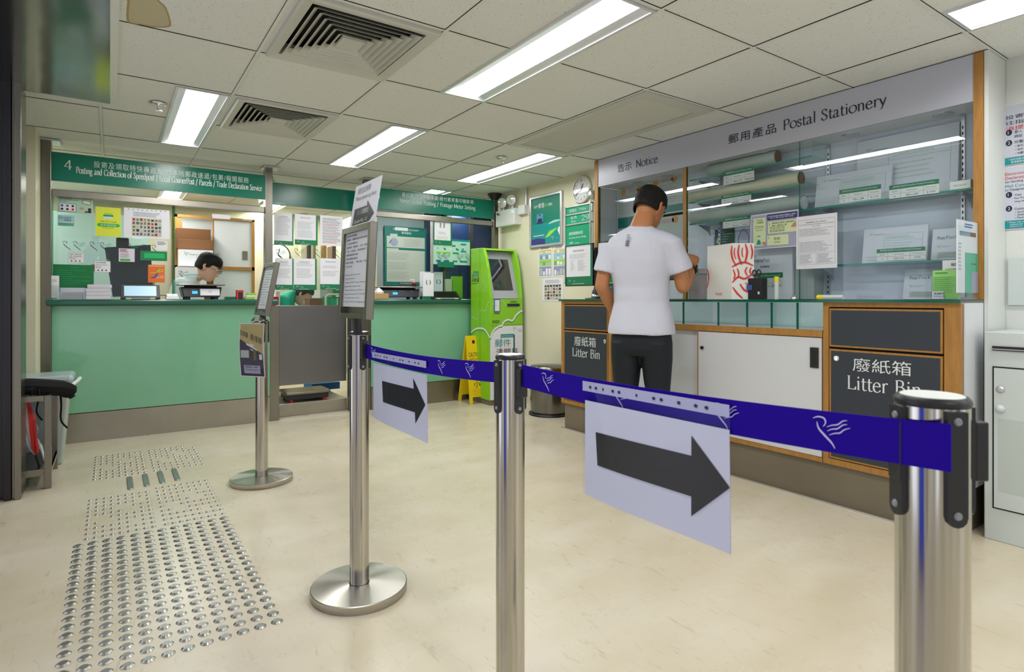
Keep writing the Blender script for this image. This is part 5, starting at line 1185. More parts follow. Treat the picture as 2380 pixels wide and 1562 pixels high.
# ------------------------------------------------------------------ stationery cabinet and showcase
YE0, YE1 = .985, 3.70          # right and left ends
BZ = .205                      # underside of the units
fB = FB(XB)
def aB(u): return fB.px(u, 694)[0]
MB().box((XB + .02, YE0 + .02, 0), (XW - .01, YE1 - .02, BZ), M_plinth).build('cabinet_plinth', label='dull grey plinth board under the long stationery cabinet', cat='plinth')
MB().box((XB - .004, YE0 + .02, 0), (XB + .001, YE1, .008), M_alu).build('floor_edging', label='thin pale edging strip along the foot of the stationery cabinet', cat='edging')
def bin_unit(ya, yb, lab, flip):
    # ya > yb (left end, right end)
    t = empty('litter_bin_cabinet', (XB + .2, (ya + yb) / 2, BZ), lab, 'litter bin', 'litter bin cabinets')
    a0, a1 = -ya, -yb; w_ = .032 if not flip else .028; wr = .03 if not flip else .062; zt = 1.030
    mb = MB()
    for r in ((a0, BZ, a0 + w_, zt), (a1 - wr, BZ, a1, zt), (a0 + w_, zt - .022, a1 - wr, zt), (a0 + w_, BZ, a1 - wr, BZ + .03)): mb.fbox(fB, *r, -.02, .002, M_wood)
    mb.box((XB + .02, yb + .004, BZ), (XW - .02, ya - .004, zt), M_panelw if flip else M_wood)
    mb.build('carcass', t)
    def leafp(z0, z1, nm):
        p_ = MB(); p_.fbox(fB, a0 + w_ + .005, z0, a1 - wr - .005, z1, -.012, .004, M_wood); d = MB(); d.fbox(fB, a0 + w_ + .014, z0 + .009, a1 - wr - .014, z1 - .009, .0, .0055, M_slate)
        o = p_.build(nm, t); d.build('slate_panel', o); return o
    zs = .80
    leafp(zs + .006, zt - .03, 'flap'); d = leafp(BZ + .035, zs - .006, 'door')
    bg = MB(); bg.fbox(fB, a0 + w_, BZ + .03, a1 - wr, zt - .022, -.019, -.0125, M_dark); bg.build('backing', t)
    g = fB.off(.0062); L = MB()
    if not flip:
        tpx(L, g, '廢紙箱', 1335, 803, 781, 1385, 803, mat('white lettering', '#dfe3e3', .4)); tpx(L, g, 'Litter Bin', 1330, 827, 808, 1395, 832, _M['white lettering'], True); lu, lv = 1406, 794
    else:
        tpx(L, g, '廢紙箱', 1982, 862, 831, 2118, 870, _M['white lettering']); tpx(L, g, 'Litter Bin', 1968, 903, 872, 2143, 915, _M['white lettering'], True); lu, lv = 1944, 833
    L.build('lettering', d)
    a, b = g.px(lu, lv); MB().lathe(g.p(a, b, 0), [(.014, 0), (.014, .004), (.008, .005), (.008, .003)], M_chrome, 20, g.n).build('lock', d)
    return t
bin_unit(YE1, 3.125, 'left litter bin cabinet with slate panels, nearest the kiosk', False)
bin_unit(1.578, YE0, 'right litter bin cabinet with slate panels, behind the nearest stanchion', True)
# middle: glass pigeonholes over sliding doors
YM0, YM1 = 3.120, 1.582
t = empty('sliding_door_cabinet', (XB + .2, (YM0 + YM1) / 2, BZ), 'white sliding door cabinet with oak edges between the two litter bins', 'cabinet')
RZ0, RZ1 = .850, .886
mb = MB()
for r in ((-YM0, BZ, -YM1, BZ + .022), (-YM0, RZ0, -YM1, RZ1)): mb.fbox(fB, *r, -.02, .002, M_wood)
mb.box((XB + .02, YM1, BZ), (XW - .02, YM0, BZ + .02), M_wood); mb.box((XB + .02, YM1, RZ0), (XW - .02, YM0, RZ1), M_panelw); mb.box((XW - .04, YM1, BZ + .02), (XW - .02, YM0, RZ0), M_panelw)
mb.fbox(fB, aB(1626) - .0 - .02, BZ + .02, aB(1626) - .012, RZ0, -.03, -.004, M_wood)
mb.build('carcass', t)
y2 = -aB(1622)
mb = MB(); mb.box((XB + .032, y2 - .03, BZ + .024), (XB + .05, YM0 - .004, RZ0 - .004), M_panelw); mb.build('door', t)
d = MB().box((XB + .004, YM1 + .006, BZ + .024), (XB + .022, y2, RZ0 - .004), M_panelw).build('door', t, bevel=.001)
a0, b1 = fB.px(1883, 807); a1, b0 = fB.px(1902, 856)
mb = MB(); mb.fbox(fB, a0, b0, a1, b1, -.004, .003, mat('bronze handle', (.06, .055, .045), .35, .9)); mb.fbox(fB, a0 + .012, b0 + .014, a1 - .012, b1 - .014, .002, .0036, M_dark); mb.build('handle', d, bevel=.003)
a, b = fB.px(1632, 808); MB().cyl(fB.p(a, b, -.003), fB.p(a, b, .008), .010, M_black, 12).build('lock', d)
t = empty('glass_pigeonholes', (XB + .2, (YM0 + YM1) / 2, RZ1), 'row of empty glass pigeonholes under the glass writing top', 'glass shelf')
for k, u in enumerate((1430, 1510, 1587, 1668, 1735, 1792, 1852)):
    y = -aB(u); m = MB(); m.box((XB + .004, y - .005, RZ1 + .001), (XB + .010, y + .005, 1.028), M_gedge); m.box((XB + .010, y - .004, RZ1 + .001), (XB + .30, y + .004, 1.028), glassmat('divider glass', (.93, .975, .965), .7)); m.build('divider', t)
MB().box((XB + .31, YM1, RZ1 + .001), (XB + .33, YM0, 1.028), mat('pale blue backing', '#e2edf2', .5)).build('back_panel', t)
# writing top
t = empty('glass_writing_top', (XB + .2, (YE0 + YE1) / 2, 1.0305), 'long glass writing top with dark green edge over the stationery cabinet', 'worktop')
MB().box((XB - .025, YE0 - .005, 1.0305), (XB - .018, YE1 + .008, 1.0445), M_gedge).build('edge', t)
MB().box((XB - .018, YE0 - .005, 1.0305), (XG + .03, YE1 + .008, 1.0445), glassmat('green tinted glass top', (.95, .985, .975), 1.0, 1.5)).build('glass', t)
ZB = 1.0452
# end panel, stiles, header
MB().box((XG + .0, YE0 - .022, 0), (XW - .004, YE0 - .006, CZ - .002), M_wallw).build('trim_2', kind='structure')
MB().box((XB + .03, YE0 - .004, BZ), (XG, YE0 + .001, 1.0300), M_panelw).build('end_panel', label='white end panel of the right litter bin cabinet', cat='panel')
def stile(y0, y1, lab, d=.20, x0=XG - .004):
    MB().box((x0, y0, ZB), (x0 + .03, y1, CZ - .003), M_wood).build('oak_stile', label=lab, cat='oak post', bevel=.001)
stile(YE0 - .004, YE0 + .034, 'upright oak post at the right end of the glass showcase'); stile(3.535, 3.575, 'upright oak post at the left end of the showcase, beside the wall clock')
MB().box((XG + .03, 3.535, 1.0450), (XW - .004, 3.55, 1.958), M_panelw).build('showcase_end', label='pale left end panel inside the showcase', cat='panel')
MB().box((XG + .001, 2.652, ZB), (XG + .02, 2.680, 1.957), M_wood).build('oak_mullion', label='slim oak mullion in the showcase glass right of the customer', cat='mullion')
HZ = 1.96
mb = MB(); mb.box((XG, YE0 + .035, HZ), (XG + .02, 3.534, CZ - .003), mat('white sign panel', '#bcbfce', .35)); fh = FB(XG - .001)
M_lt = mat('dark blue lettering', '#1b2138', .5)
tpx(mb, fh, '告示', 1436, 401.5, 383, 1468, 401, M_lt); tpx(mb, fh, 'Notice', 1477.5, 390, 372.6, 1529, 378, M_lt, True, bold=1.05)
tpx(mb, fh, '郵用產品', 1693, 336, 314, 1804, 320, M_lt, spacing=1.2); tpx(mb, fh, 'Postal Stationery', 1819.5, 303, 280, 2061, 240, M_lt, True, bold=1.05)
mb.build('showcase_sign', label='long white header sign reading Notice and Postal Stationery', cat='sign')
MB().box((XG + .021, YE0 + .035, HZ), (XW - .004, 3.534, HZ + .012), M_panelw).build('showcase_soffit', label='white soffit inside the top of the showcase', cat='soffit')
for k, u_ in enumerate((1480, 1548, 1780, 1975, 2190)):
    y = atX(u_, 300, XG + .1).y; MB().lathe((XG + .11, y, HZ - .006), [(.025, .002), (.030, 0), (.042, .001), (.045, .006)], M_alu, 24).build('downlight', label=['unlit downlight in the showcase soffit, leftmost', 'unlit downlight in the showcase soffit, second from left', 'unlit downlight in the showcase soffit above the paper rolls', 'unlit downlight in the showcase soffit, second from right', 'unlit downlight in the showcase soffit, rightmost'][k], cat='downlight', group='unlit downlights in the showcase soffit')
M_sb = mat('showcase back', '#d3dce9', .5)
MB().box((XW - .012, YE0 + .03, ZB), (XW - .004, 3.53, HZ), M_sb).build('wall_showcase', kind='structure')
# glass panes
def bpane(ya, yb, x, lab):
    t = empty('showcase_glass', (x, (ya + yb) / 2, ZB), lab, 'glass pane', 'sliding glass panes of the showcase')
    MB().box((x, yb, ZB + .001), (x + .006, ya, HZ - .001), M_glassv).build('glass', t)
    MB().box((x - .0004, ya - .005, ZB + .001), (x + .0064, ya, HZ - .001), M_gedge2).build('edge', t)
ymid = atX(1859, 500, XG + .01).y
bpane(3.533, 2.683, XG + .006, 'left glass pane of the showcase, in front of the notices'); bpane(2.650, ymid - .02, XG + .006, 'middle glass pane of the showcase, in front of the mailing tubes'); bpane(ymid + .01, YE0 + .036, XG + .018, 'right glass pane of the showcase, in front of the padded envelopes')
# inside: shelves
XS0, XS1 = XG + .045, XW - .014
def shelf(ya, yb, z, lab):
    t = empty('glass_shelf', (XG + .12, (ya + yb) / 2, z), lab, 'shelf')
    MB().box((XS0, yb, z - .010), (XS0 + .004, ya, z), mat('shelf edge green', '#2c8a78', .2)).build('edge', t); MB().box((XS0 + .004, yb, z - .009), (XS1, ya, z - .001), glassmat('shelf glass', (.90, .96, .94), .8)).build('glass', t)
yr0, yr1 = 1.79, YE0 + .04
XSm = XS0
za = atX(1860, 487, XSm).z; zb_ = atX(2240, 601, XSm).z
shelf(yr0, yr1, za, 'upper right glass shelf with the big padded envelopes'); shelf(yr0, yr1, zb_, 'lower right glass shelf with the smaller padded envelopes')
zc = [atX(1590, 421, XSm).z, atX(1595, 472, XSm).z, atX(1597, 521, XSm).z]
for z_, l_ in zip(zc, ('top left glass shelf with the shortest mailing tube', 'middle left glass shelf with the cream mailing tube', 'lowest left glass shelf with the open ended mailing tube')): shelf(2.66, 1.80, z_, l_)
MB().box((XS0, 1.787, zc[0] - .012), (XS1, 1.795, HZ - .002), glassmat('divider glass', (.93, .975, .965), .7)).build('glass_divider', label='upright glass divider at the right end of the tube shelves', cat='divider')
def rollt(y0, y1, z, r, m, lab, open_=False):
    t = empty('mailing_tube', (XG + .13, (y0 + y1) / 2, z), lab, 'mailing tube', 'mailing tubes in the showcase')
    m_ = MB(); xc = XG + .045 + r + .01; m_.lathe((xc, y1, z + r + .001), [(r, 0), (r, y0 - y1), (r - .006, y0 - y1), (r - .006, y0 - y1 - .02)], m, 28, (0, 1, 0), caps=False); m_.build('tube', t)
    c = MB(); c.lathe((xc, y1 - .001, z + r + .001), [(r - .004, 0), (r - .004, .004)], mat('brown tube cap', '#7a4f36', .6) if not open_ else M_whitep, 28, (0, 1, 0)); c.build('end_cap', t)
yy = lambda u, v=450: atX(u, v, XS0 + .05).y
rollt(yy(1650), yy(1808), zc[0], .042, mat('pale blue green tube', '#b3c2ba', .6), 'top mailing tube, the shortest, pale grey green')
rollt(yy(1599), yy(1862), zc[1], .042, mat('cream tube', '#c9c39f', .4), 'middle mailing tube, cream with a brown end')
rollt(yy(1608), yy(1868), zc[2], .045, _M['pale blue green tube'], 'lowest mailing tube with an open white end', True)
for y_, lab in ((yy(1650), 'left slotted shelf upright in the showcase'), (atX(1925, 400, XW - .02).y, 'middle slotted shelf upright in the showcase'), (atX(2238, 400, XW - .02).y, 'right slotted shelf upright in the showcase')):
    m = MB(); m.box((XW - .022, y_ - .008, ZB + .01), (XW - .013, y_ + .008, HZ - .005), M_alu)
    for k in range(28): m.box((XW - .0225, y_ - .003, 1.08 + k * .03), (XW - .0215, y_ + .003, 1.095 + k * .03), M_dark)
    m.build('shelf_upright', label=lab, cat='shelf upright')
for k, (y_, z_) in enumerate([(y2_, z2_) for y2_ in (1.75, YE0 + .10) for z2_ in (za, zb_)] + [(2.60, z2_) for z2_ in zc]):
    fbk = Fr((0, y_, 0), (1, 0, 0), (0, 0, 1)); m = MB(); m.prism(fbk, [(XS0 + .02, z_ - .016), (XS0 + .02, z_ - .011), (XW - .024, z_ - .011), (XW - .024, z_ - .08), (XW - .05, z_ - .055)], -.002, .002, M_alu)
    m.build('shelf_bracket', label='cream shelf bracket under the ' + ['upper right shelf, left', 'lower right shelf, left', 'upper right shelf, right', 'lower right shelf, right', 'top left shelf', 'middle left shelf', 'lowest left shelf'][k] + ' in the showcase', cat='bracket')
# envelopes
def price(mb, f, a0, b0, a1, b1, title, cells, hd=M_green):
    mb.rect(f, a0, b0, a1, b1, 0, M_whitep); g = f.off(.0005); mb.rect(g, a0, q(b0, b1, .66), a1, b1, 0, hd); mb.text(g, title, q(a0, a1, .08), q(b0, b1, .76), M_signtxt, w=(a1 - a0) * .84, c=.0004)
    t_ = .0008; mb.rect(g, a0, q(b0, b1, .32), a1, q(b0, b1, .32) + t_, 0, M_ink)
    for x in (.24, .70): mb.rect(g, q(a0, a1, x), b0, q(a0, a1, x) + t_, q(b0, b1, .66), 0, M_ink)
    for x, s_, c2 in ((.12, cells[0], '呎吋'), (.47, cells[1], 'Dimensions (mm)'), (.85, cells[2], 'Price (each)')):
        mb.text(g, s_, q(a0, a1, x), q(b0, b1, .08), M_ink, h=(b1 - b0) * .14, c=0, align='C'); mb.text(g, c2, q(a0, a1, x), q(b0, b1, .44), M_ink, h=(b1 - b0) * .10, w=(a1 - a0) * (.11 if x < .2 else .2), c=0, align='C')
def envelope(u0, u1, ztop, z, x, lab, tag_=None, name='padded_envelope', qr=True, th=.014, post=False):
    f = FB(x); a0 = f.px(u0, 600)[0]; a1 = f.px(u1, 600)[0]; H = ztop - z - .0015
    lean = .03; fr = Fr((x, -a0, z + .0015), (0, -1, 0), (lean, 0, H)); W = a1 - a0
    m = MB(); m.fbox(fr, 0, 0, W, H, -th, 0, mat('envelope white', '#d5dce4', .6)); f = fr.off(.001)
    if not post:
        m.bird(f, W * .12, H * .83, H * .07, M_navy, M_teal, c=0); m.text(f, 'Hongkong Post', W * .17, H * .80, M_teal, w=W * .16, c=0)
        for r in ((.34, .20, .342, .80), (.93, .20, .932, .80), (.34, .80, .93, .803), (.34, .62, .93, .623)): m.rect(f, W * r[0], H * r[1], W * r[2], H * r[3], 0, M_teal)
        m.rows(f, W * .37, H * .66, W * .8, H * .76, 2, M_mint, c=0); m.rows(f, W * .37, H * .30, W * .8, H * .58, 4, M_mint, c=0, fill=.2)
        m.rect(f, W * .08, H * .08, W * .28, H * .085, 0, M_grey); m.rect(f, W * .08, H * .17, W * .28, H * .175, 0, M_grey)
    else:
        m.text(f, 'Post', W * .13, H * .66, M_navy, w=W * .18, h=H * .10, c=0); m.text(f, 'Pack', W * .34, H * .67, M_teal, w=W * .28, h=H * .10, c=0)
        m.bird(f, W * .17, H * .43, H * .10, M_navy, M_teal, c=0); m.text(f, 'Hongkong Post', W * .25, H * .41, M_teal, w=W * .2, c=0); m.rows(f, W * .65, H * .3, W * .95, H * .55, 5, M_mint, c=0, fill=.2)
        m.rect(f, W * .15, H * .06, W * .95, H * .25, .0006, M_pg); m.rows(f, W * .2, H * .08, W * .9, H * .24, 3, M_grey, c=.001, fill=.3)
    o = m.build(name, label=lab, cat='padded envelope')
    return o, fr, W, H
xe = XS0 + .06
o, fr, W, H = envelope(1988, 2225, 1.93, za, xe + .055, 'largest padded envelope on the upper shelf, standing behind the other one')
envelope(1893, 2068, 1.765, za, xe + .012, 'padded envelope with price tag 300 x 280 on the upper shelf, in front')
o, fr, W, H = envelope(2003, 2152, 1.43, zb_, xe, 'padded envelope with price tag 200 x 215 on the lower shelf')
envelope(2163, 2262, 1.40, zb_, xe + .01, 'envelope lettered Post Pack on the lower right shelf beside the tall leaflet', post=True)
envelope(2098, 2200, 1.205, 1.046, XS0 + .09, 'small envelope lettered Post Pack on the bottom of the showcase', post=True)
def tagp(u0, v0, u1, v1, x, title, cells, lab):
    f = FB(x); a0, b1 = f.px(u0, v0); a1, b0 = f.px(u1, v1); m = MB(); m.fbox(f, a0, b0, a1, b1, 0, .001, M_whitep); price(m, f.off(.0015), a0, b0, a1, b1, title, cells); m.build('price_tag', label=lab, cat='price tag')
xt = XS0 - .004
tagp(1951, 442, 2048, 460, xt, '郵用氣泡信封 PostPack Padded Envelopes', ('5', '300 x 280', '$ 11.00'), 'price tag showing 300 x 280 and $ 11.00 on the upper shelf')
tagp(2067, 432, 2183, 448, xt, '郵用氣泡信封 PostPack Padded Envelopes', ('6', '400 x 330', '$ 14.00'), 'price tag at the foot of the largest padded envelope')
tagp(2038, 580, 2151, 601, xt, '郵用氣泡信封 PostPack Padded Envelopes', ('2', '200 x 215', '$ 9.00'), 'price tag showing 200 x 215 and $ 9.00 on the lower shelf')
tagp(1682, 400, 1753, 418, xt, '郵用紙筒 PostPack Mailing Tubes', ('T1', '445 x 50', 'HKD24'), 'price tag showing 445 x 50 under the top mailing tube')
tagp(1677, 456, 1746, 468, xt, '郵用紙筒 PostPack Mailing Tubes', ('T2', '590 x 50', 'HKD25'), 'price tag under the cream mailing tube')
tagp(1681, 509, 1743, 524, xt, '郵用紙筒 PostPack Mailing Tubes', ('T3', '740 x 90', 'HKD32'), 'price tag showing 740 x 90 under the lowest mailing tube')
y_ = yy(2235); m = MB(); m.lathe((XS0 + .07, y_, za + .001), [(.045, 0), (.045, .045), (.036, .045), (.036, 0)], mat('tape amber', '#a38a3a', .3), 28, caps=False); m.build('tape_roll', label='roll of amber packing tape at the right end of the upper shelf', cat='tape')
m = MB(); f = FB(XS0 + .006); a0, b1 = f.px(2208, 420); a1, b0 = f.px(2256, 431); m.fbox(f, a0, za + .001, a1, za + .04, 0, .001, M_whitep); m.text(f, 'BNC Tape $8', q(a0, a1, .2), za + .014, M_grey, w=(a1 - a0) * .6, c=.002); m.build('tape_label', label='white label in front of the amber tape roll', cat='label')
# posters inside the left bay
FS = FB(XW - .016)
def bay_poster(u0, u1, v0, v1, vg0, vg1, lab, seed):
    a0, b1 = FS.px(u0, v0); a1, b0 = FS.px(u1, v1); m = MB(); m.fbox(FS, a0, b0, a1, b1, 0, .002, M_pg); f = FS.off(.003)
    g1 = FS.px(u0, vg0)[1]; g0 = FS.px(u0, vg1)[1]; m.rect(f, a0, max(g0, b0), a1, g1, 0, mat('poster teal', '#0f6f6a', .4)); m.rows(f, q(a0, a1, .1), q(g1, b1, .1), q(a0, a1, .9), q(g1, b1, .75), 9, M_grey, c=0, fill=.2)
    for x in (.2, .75): m.disc(f, q(a0, a1, x), q(b0, b1, .90), .028, .0004, mat('orange cartoon spot', '#c98b4a', .5), n=12)
    m.rect(f, q(a0, a1, .35), q(b0, b1, .86), q(a0, a1, .72), q(b0, b1, .92), .0004, mat('dusty pink print', '#b9a29c', .5)); m.build('showcase_poster', label=lab, cat='poster')
bay_poster(1437, 1505, 440, 530, 508, 532, 'pale notice with teal foot inside the left bay, behind the customer', 1)
bay_poster(1510, 1588, 418, 498, 485, 500, 'upper pale notice with teal foot and orange spots right of the customer', 2)
bay_poster(1515, 1588, 503, 640, 690, 692, 'lower pale notice with rows of text right of the customer', 3)
# things taped on the outer glass
FG = FB(XG + .003)
mb, a0, b0, a1, b1, f = sheet(FG, 1745, 500, 1857, 572, mat('lilac card', '#a4a3bd', .5), th=.002)
b1 = FG.px(1745, 502)[1]; H = b1 - b0; W = a1 - a0
mb.rect(f, a0, b0, a0 + .004, b1, 0, M_white); mb.rect(f, a0, b0, a1, b0 + .004, 0, M_white); mb.rect(f, a0, b1 - .004, a1, b1, 0, M_white)
M_pym = mat('pale lime card', '#d3e2ae', .5)
mb.rect(f, a0 + W * .36, b0 + H * .80, a0 + W * .97, b1 - .006, 0, mat('royal blue print', '#27306e', .5)); mb.text(f, '如何使用座檯式郵票濕潤器貼上郵票？', a0 + W * .38, b0 + H * .885, M_white, w=W * .57, c=.0006); mb.text(f, 'How to affix stamps with roll-on', a0 + W * .42, b0 + H * .83, M_white, w=W * .48, c=.0006)
mb.rect(f, a0 + W * .06, b0 + H * .09, a0 + W * .33, b0 + H * .90, 0, M_pym); mb.rect(f, a0 + W * .38, b0 + H * .42, a0 + W * .98, b0 + H * .76, 0, M_pym); mb.rect(f, a0 + W * .36, b0 + H * .08, a0 + W * .80, b0 + H * .36, 0, M_pym)
g = f.off(.0006)
mb.text(g, '1', a0 + W * .075, b0 + H * .80, M_ink, h=H * .06, c=0); mb.text(g, '2', a0 + W * .40, b0 + H * .66, M_ink, h=H * .06, c=0); mb.text(g, '3', a0 + W * .38, b0 + H * .27, M_ink, h=H * .06, c=0)
mb.text(g, '利用水樽', a0 + W * .13, b0 + H * .81, M_ink, w=W * .13, c=0); mb.text(g, '沾濕郵票', a0 + W * .13, b0 + H * .74, M_ink, w=W * .15, c=0); mb.text(g, 'Wet the back', a0 + W * .10, b0 + H * .65, M_ink, w=W * .18, c=0); mb.text(g, 'of a stamp with', a0 + W * .09, b0 + H * .59, M_ink, w=W * .2, c=0); mb.text(g, 'the roll-on', a0 + W * .13, b0 + H * .53, M_ink, w=W * .14, c=0)
mb.text(g, '把郵票貼在郵件上寫有收件人', a0 + W * .46, b0 + H * .68, M_ink, w=W * .49, c=0); mb.text(g, '地址一面的右上角', a0 + W * .46, b0 + H * .61, M_ink, w=W * .3, c=0)
for k, s_ in enumerate(('Affix the stamp to the', 'top right corner of the', 'mail on the side with', "the recipient's address")): mb.text(g, s_, a0 + W * .42, b0 + H * (.565 - .04 * k), M_ink, w=W * .3, c=0)
mb.text(g, '完成！', a0 + W * .50, b0 + H * .22, M_ink, w=W * .14, c=0); mb.text(g, 'DONE!', a0 + W * .51, b0 + H * .14, M_ink, w=W * .12, c=0)
mb.poly(g, [(a0 + W * .13, b0 + H * .13), (a0 + W * .23, b0 + H * .13), (a0 + W * .22, b0 + H * .22), (a0 + W * .19, b0 + H * .27), (a0 + W * .16, b0 + H * .27)], 0, M_teal); mb.rect(g, a0 + W * .15, b0 + H * .36, a0 + W * .22, b0 + H * .385, 0, M_teal)
M_skp = mat('printed skin tone', '#c58d70', .6)
mb.poly(g, [(a0 + W * .24, b0 + H * .17), (a0 + W * .30, b0 + H * .21), (a0 + W * .33, b0 + H * .18), (a0 + W * .33, b0 + H * .09), (a0 + W * .29, b0 + H * .10)], .0004, M_skp); mb.poly(g, [(a0 + W * .84, b0 + H * .56), (a0 + W * .90, b0 + H * .66), (a0 + W * .98, b0 + H * .68), (a0 + W * .98, b0 + H * .55), (a0 + W * .90, b0 + H * .54)], 0, M_skp)
mb.build('stamp_instructions', label='lilac instruction card in three steps on how to affix stamps, taped to the glass', cat='notice')
mb, a0, b0, a1, b1, f = sheet(FG.off(.004), 1851, 505, 1946, 622, M_white)
b1 = FG.px(1851, 506)[1] * .5 + FG.px(1945, 496)[1] * .5
W = a1 - a0; H = b1 - b0; t_ = .0012
for r in ((.05, .08, .95, .08), (.05, .93, .95, .93), (.05, .30, .95, .30)): mb.rect(f, a0 + W * r[0], b0 + H * r[1], a0 + W * r[2], b0 + H * r[3] + t_, 0, M_grey)
for x in (.05, .95, .5): mb.rect(f, a0 + W * x, b0 + H * .08, a0 + W * x + t_, b0 + H * (.93 if x != .5 else .30), 0, M_grey)
mb.text(f, '填寫報關單表格（CN23）須知及指引', a0 + W * .25, b0 + H * .87, M_ink, w=W * .5, c=0); mb.text(f, 'Points to Note for Completion and Submission of Customs Declaration', a0 + W * .07, b0 + H * .83, M_ink, w=W * .86, c=0); mb.text(f, 'Form (CN23)', a0 + W * .4, b0 + H * .79, M_ink, w=W * .2, c=0)
mb.rows(f, a0 + W * .08, b0 + H * .62, a0 + W * .93, b0 + H * .77, 8, M_grey, c=0, fill=.3, ragged=.4); mb.rows(f, a0 + W * .08, b0 + H * .32, a0 + W * .93, b0 + H * .52, 9, M_grey, c=0, fill=.3, ragged=.4)
mb.rows(f, a0 + W * .08, b0 + H * .10, a0 + W * .47, b0 + H * .28, 8, M_grey, c=0, fill=.35, ragged=.4); mb.rows(f, a0 + W * .53, b0 + H * .10, a0 + W * .93, b0 + H * .28, 8, M_grey, c=0, fill=.35, ragged=.4)
mb.build('customs_notice', label='white customs declaration notice taped to the showcase glass, right of the lilac card', cat='notice')
mb, a0, b0, a1, b1, f = sheet(FS, 1662, 535, 1707, 566, mat('bottle green card', '#164f38', .5))
mb.rows(f, q(a0, a1, .2), q(b0, b1, .1), q(a0, a1, .95), q(b0, b1, .9), 5, M_mint, c=0, fill=.2, ragged=.5); mb.poly(f, [(q(a0, a1, .06), q(b0, b1, .08)), (q(a0, a1, .3), q(b0, b1, .15)), (q(a0, a1, .28), q(b0, b1, .6)), (q(a0, a1, .12), q(b0, b1, .4))], .0004, M_mint)
mb.build('green_card', label='dark green card on the showcase back above the paper bag', cat='card')
# cartons inside, bottom
def bcart(u0, v0, u1, x, d, m, lab, deco):
    f = FB(x); a0, b1 = f.px(u0, v0); a1 = f.px(u1, v0)[0]; mb = MB(); mb.fbox(f, a0, ZB + .001, a1, b1, -d, 0, m); g = f.off(.001)
    deco(mb, g, a0, ZB, a1, b1); mb.build('postal_carton', label=lab, cat='carton', bevel=.002)
def d1(mb, f, a0, b0, a1, b1):
    s_ = b1 - b0; W = a1 - a0; mb.bird(f, a0 + W * .08, b0 + s_ * .80, s_ * .2, M_navy, M_teal, c=0); mb.text(f, 'Hongkong', a0 + W * .14, b0 + s_ * .72, M_navy, w=W * .23, h=s_ * .09, c=0); mb.text(f, 'Post', a0 + W * .385, b0 + s_ * .73, M_teal, w=W * .13, h=s_ * .08, c=0); mb.text(f, '香港郵政', a0 + W * .31, b0 + s_ * .62, M_navy, w=W * .2, c=0)
    price(mb, f.off(.0004), a0 + W * .09, b0 + s_ * .22, a0 + W * .80, b0 + s_ * .52, '郵用紙箱 PostPack Cartons P1', ('P1', '310 x 205 x 170', '$ 12.00'))
bcart(1736, 581, 1842, XS0 + .03, .14, M_box, 'white postal carton with price tag behind the scissors holder', d1)
def d2(mb, f, a0, b0, a1, b1):
    s_ = b1 - b0; W = a1 - a0; mb.bird(f, a0 + W * .3, b0 + s_ * .84, s_ * .16, M_navy, M_teal, c=0); mb.text(f, 'Hongkong Post', a0 + W * .35, b0 + s_ * .78, M_teal, w=W * .5, c=0)
bcart(1601, 626, 1664, XS0 + .02, .12, mat('pinkish grey carton', '#b9a9ab', .6), 'pinkish postal carton partly hidden by the paper bag', d2)
bcart(1550, 652, 1600, XS0 + .01, .1, M_box, 'white postal carton behind the customer elbow', lambda mb, f, a0, b0, a1, b1: (mb.rect(f, q(a0, a1, .35), q(b0, b1, .3), q(a0, a1, .85), q(b0, b1, .31), 0, M_grey), mb.text(f, 'P2', q(a0, a1, .55), q(b0, b1, .34), M_grey, w=.02, c=0)))
bcart(1848, 612, 1892, XS0 + .05, .1, mat('grey carton', '#a9b3b0', .6), 'grey green carton under the customs notice', lambda mb, f, a0, b0, a1, b1: None)
# ---- on the writing top
def bt(u, x): return atX(u, 690, x).y
# paper bag
xb_ = 3.06; f = FB(xb_); a0 = f.px(1635, 690)[0]; a1 = f.px(1735, 690)[0]; b1 = f.px(1640, 572)[1]
t = empty('paper_bag', (xb_ + .07, -(a0 + a1) / 2, ZB), 'white paper carrier bag with red drawing and blue string handles on the glass top', 'paper bag')
M_bag = mat('bag paper', '#e3e4df', .55); M_br = mat('bag red', '#d32a22', .5)
m = MB(); D = .13; yf, yn = -a0, -a1; ac = f.px(1700, 690)[0]
ycor = -ac
P = {}
corner = [(xb_ + .035, yf), (xb_ - .0, ycor), (xb_ + .075, yn), (xb_ + .155, yf - .10)]
n4 = len(corner)
lo_ = [Vector((x, y, ZB)) for x, y in corner]; hi_ = [Vector((x + (.004 if i % 2 else .0), y + (-.004 if i == 0 else .0), b1 + (.004 if i == 1 else 0))) for i, (x, y) in enumerate(corner)]
m.add(lo_ + hi_, [(i, (i + 1) % 4, 4 + (i + 1) % 4, 4 + i) for i in range(4)], M_bag); m.add(lo_, [(0, 1, 2, 3)], M_bag)
hin = [h_ * .985 + (sum(hi_, Vector()) / 4) * .015 for h_ in hi_]; lin_ = [h_ * .985 + (sum(lo_, Vector()) / 4) * .015 for h_ in lo_]
m.add(lin_ + hin, [(4 + i, 4 + (i + 1) % 4, (i + 1) % 4, i) for i in range(4)], M_bag); m.add(hi_ + hin, [(i, (i + 1) % 4, 4 + (i + 1) % 4, 4 + i) for i in range(4)], M_bag)
m.build('bag_body', t)
